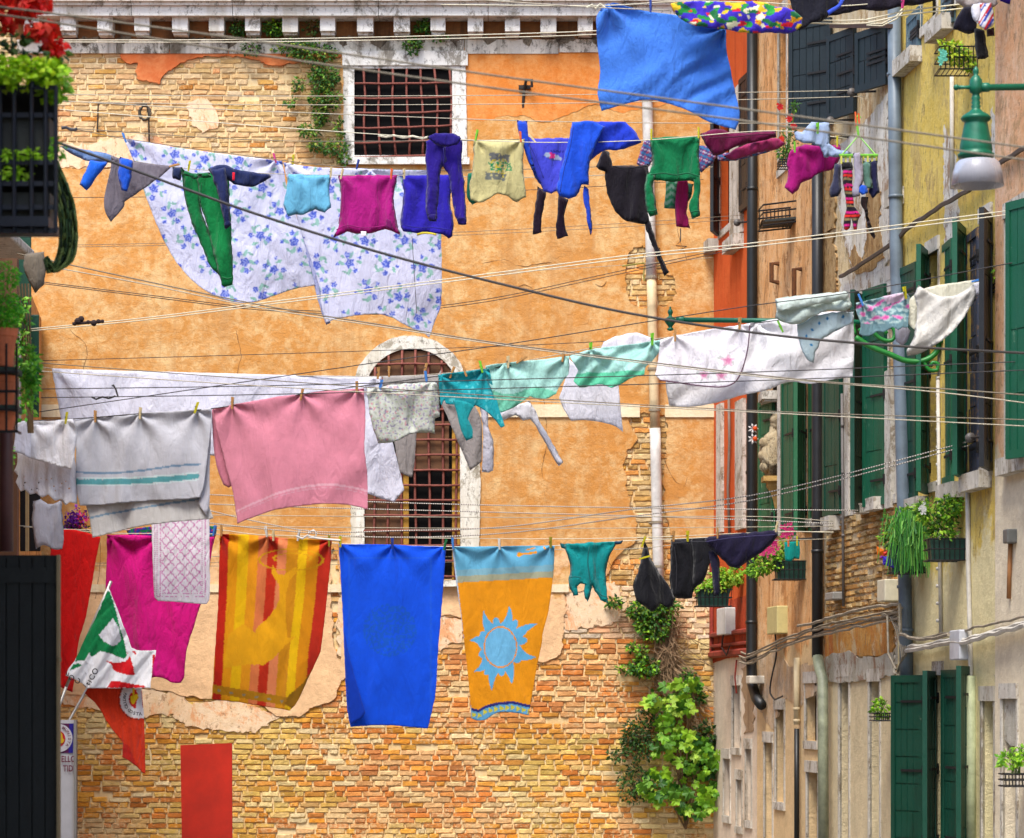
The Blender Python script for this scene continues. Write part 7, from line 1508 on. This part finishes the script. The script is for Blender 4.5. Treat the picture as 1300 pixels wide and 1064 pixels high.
# ------------------------------------------------------------------ clothes pegs
PC = {'yellow': (200, 190, 20), 'wooden': (190, 140, 80), 'lime green': (120, 200, 40), 'blue': (60, 130, 210), 'orange': (226, 100, 40), 'dark green': (10, 110, 60), 'pink': (206, 60, 130), 'white': (214, 210, 204), 'navy': (30, 60, 150), 'pale': (216, 196, 150), 'olive': (150, 140, 30)}
spring = plain('spring_steel', (120, 120, 120), .35, .8)
PM = None
def make_peg(c):
    mt = plain('peg_'+c.replace(' ', '_'), PC[c], .55, var=.15, vs=40, bump=.2)
    t = thing('clothes_peg', 'x', 'clothes peg', (0, 0, 0), 'clothes pegs on the lines'); t['label'] = ''
    for s_ in (-1, 1):
        m = MB(); m.hexa([(-.006, s_*.002-.004, -.042), (.006, s_*.002-.004, -.042), (.006, s_*.002+.004, -.042), (-.006, s_*.002+.004, -.042), (-.006, s_*.012-.004, .045), (.006, s_*.012-.004, .045), (.006, s_*.012+.004, .045), (-.006, s_*.012+.004, .045)])
        m.bevbox((0, s_*.006, 0), (.016, .009, .03), .003); m.build('jaw', mt, t)
    m = MB(); m.tube([(-.009, 0, .004), (.009, 0, .004)], .005, 8); m.tube([(-.009, -.014, .01), (-.009, 0, .004), (-.009, .014, .01)], .002, 5); m.build('spring', spring, t); return t
PEG = {}
def peg(c, x, y, Y, label, ang=0, sc=1.25):
    if c not in PEG: o = PEG[c] = make_peg(c)
    else:
        o = PEG[c].copy(); COL.objects.link(o)
        for ch_ in PEG[c].children: q = ch_.copy(); COL.objects.link(q); q.parent = o
    o.location = P(x, y, Y-.045); o.rotation_euler = (0, math.radians(ang), math.radians(25 if (x*7) % 3 < 1 else -15)); o.scale = (sc,)*3; o['label'] = label
for (c, x, y, Y, lb, an) in [
    ('yellow', 38, 530, 25.6, 'yellow clothes peg near the left shoulder of the white blouse', 4), ('yellow', 84, 531, 25.6, 'yellow clothes peg where white blouse meets the grey towel', 8),
    ('wooden', 121, 529, R3(120), 'wooden clothes peg at the left end of the grey towel', 0), ('pale', 178, 525, R3(178), 'pale clothes peg in the middle of the grey towel', 3), ('yellow', 249, 518, R3(250), 'yellow clothes peg at the right end of the grey towel', 18),
    ('wooden', 295, 512, R3(295), 'wooden clothes peg at the left end of the pink towel', 2), ('wooden', 383, 501, R3(383), 'wooden clothes peg in the middle of the pink towel', 12), ('wooden', 453, 492, R3(453), 'wooden clothes peg at the right end of the pink towel', 0),
    ('wooden', 480, 474, R3(480), 'wooden clothes peg left above the pale sage shorts', 4), ('blue', 483, 490, R3(483), 'blue clothes peg at the left of the pale sage shorts', 15), ('wooden', 494, 472, 28.3, 'wooden clothes peg on the waist of the grey trousers', 0), ('blue', 541, 479, R3(541), 'blue clothes peg at the right of the pale sage shorts', -8), ('wooden', 540, 468, 28.3, 'wooden clothes peg above the blue one on the grey waist', 14),
    ('wooden', 574, 473, R3(574), 'wooden clothes peg on the left of the turquoise scarf', 22), ('wooden', 590, 471, R3(590), 'wooden clothes peg in the middle of the turquoise scarf', -20), ('lime green', 611, 466, R3(611), 'lime green clothes peg on the right of the turquoise scarf', -14), ('pale', 645, 460, R3(645), 'pale clothes peg on the first mint cloth', 0), ('wooden', 662, 457, R3(662), 'wooden clothes peg lying slanted on the first mint cloth', 60), ('wooden', 715, 452, R3(715), 'wooden clothes peg between the two mint cloths', 8),
    ('lime green', 750, 443, R3(750), 'lime green clothes peg on the second mint cloth', 0), ('lime green', 828, 431, R3(828)-.05, 'lime green clothes peg where mint cloth meets the tablecloth', 0), ('wooden', 857, 426, R3(857)-.1, 'wooden clothes peg on the left of the embroidered tablecloth', 0), ('wooden', 939, 411, R3(939)-.1, 'wooden clothes peg on the right of the embroidered tablecloth', 2),
    ('lime green', 991, 415, R3(991)-.2, 'lime green clothes peg under the twisted sage blanket', -25), ('blue', 1093, 381, R3(1093)-.1, 'blue clothes peg at the left end of the rose scarf', -22), ('yellow', 1149, 372, R3(1149)-.1, 'yellow clothes peg at the right end of the rose scarf', -12), ('blue', 1241, 356, R3(1241)-.12, 'blue clothes peg at the far right end on the cream trousers', 80),
    ('wooden', 281, 674, Y4, 'wooden clothes peg at the left end of the striped towel', 0), ('white', 338, 675, Y4, 'grey white clothes peg in the middle of the striped towel', -8), ('pale', 347, 680, Y4, 'pale clothes peg right beside the middle one of the striped towel', 0), ('white', 379, 680, Y4, 'white clothes peg right of the middle on the striped towel', 10), ('olive', 418, 687, Y4, 'olive clothes peg at the right end of the striped towel', 0),
    ('yellow', 432, 688, Y4, 'yellow clothes peg at the left end of the blue towel', 0), ('navy', 498, 690, Y4, 'navy clothes peg in the middle of the blue towel', 0), ('dark green', 565, 692, Y4, 'green clothes peg at the right end of the blue towel', 14), ('blue', 575, 690, Y4, 'blue clothes peg at the left end of the sun towel', -4), ('white', 634, 691, Y4, 'white clothes peg in the middle of the sun towel', -4), ('olive', 699, 689, Y4, 'olive clothes peg at the right end of the sun towel', 0), ('blue', 272, 674, Y4+.2, 'blue clothes peg between the lattice towel and the striped one', 12),
    ('yellow', 818, 708, 28.05, 'yellow clothes peg lying across the black peaked garment', 75), ('yellow', 817, 688, 28.1, 'yellow clothes peg at the tip of the black peaked garment', 20), ('wooden', 855, 681, 28.3, 'wooden clothes peg at the left of the black trousers', 0), ('yellow', 873, 681, 28.25, 'yellow clothes peg in the middle of the black trousers', 0), ('wooden', 911, 677, 28.2, 'wooden clothes peg where black and navy trousers meet', 0), ('pale', 986, 669, 28.1, 'pale clothes peg at the right end of the navy trousers', 10),
    ('orange', 1001, 688, 31.2, 'orange clothes peg at the left of the teal washcloth', 0), ('yellow', 1012, 687, 31.2, 'yellow clothes peg at the right of the teal washcloth', 0),
    ('blue', 158, 175, 30.8, 'blue clothes peg at the left corner of the left floral sheet', -20), ('pink', 349, 201, 30.8, 'pink clothes peg near the right corner of the left floral sheet', -15), ('yellow', 372, 203, 30.8, 'yellow clothes peg at the top left of the right floral sheet', 4), ('navy', 454, 209, 30.8, 'navy clothes peg on the middle of the right floral sheet', 14), ('pale', 420, 219, 29.2, 'pale clothes peg on the right of the sky blue top', 4), ('pale', 434, 221, 29.2, 'pale clothes peg on the left of the magenta shirt', 12), ('orange', 497, 221, 29.2, 'orange clothes peg on the right of the magenta shirt', 4), ('pale', 513, 221, 29.2, 'pale clothes peg on the royal blue shirt', 0),
    ('yellow', 240, 211, 29.0, 'yellow clothes peg on the waist of the green trousers', 10), ('wooden', 221, 210, 28.9, 'wooden clothes peg where the grey hoodie meets the navy pants', 80), ('lime green', 605, 172, 28.4, 'lime green clothes peg on the left of the beige T-shirt', 12), ('orange', 661, 174, 28.4, 'orange clothes peg on the right of the beige T-shirt', -4), ('pale', 676, 176, 28.5, 'pale clothes peg on the violet blue T-shirt', -40), ('yellow', 827, 171, 28.3, 'yellow clothes peg on the left of the emerald green shirt', 0), ('yellow', 887, 169, 28.3, 'yellow clothes peg on the right of the emerald green shirt', 0),
    ('lime green', 1009, 187, 28.3, 'lime green clothes peg on the left of the magenta T-shirt', 0), ('lime green', 1038, 163, 28.1, 'lime green clothes peg on the pale blue garment', 0), ('yellow', 1063, 180, 28.2, 'yellow clothes peg on the right of the magenta T-shirt', 0), ('pink', 1146, 3, 25.0, 'pink clothes peg on the dark garments at the top right', 4), ('navy', 826, 8, 24.8, 'navy clothes peg on the top edge of the big blue sheet', 0)]:
    peg(c, x, y, Y, lb, an)
t = thing('hanging_pegs', 'three bright pegs dangling from a cord beside the sock hanger', 'clothes pegs', P(1088, 150, 27.8)); m = MB(); m.tube([P(1086, 142, 27.8), P(1087, 160, 27.8)], .01, 6); m.build('peg', plain('peg_orange', PC['orange'], .5), t); m = MB(); m.tube([P(1090, 144, 27.8), P(1091, 158, 27.8)], .01, 6); m.build('peg', plain('peg_orange', PC['orange'], .5), t)
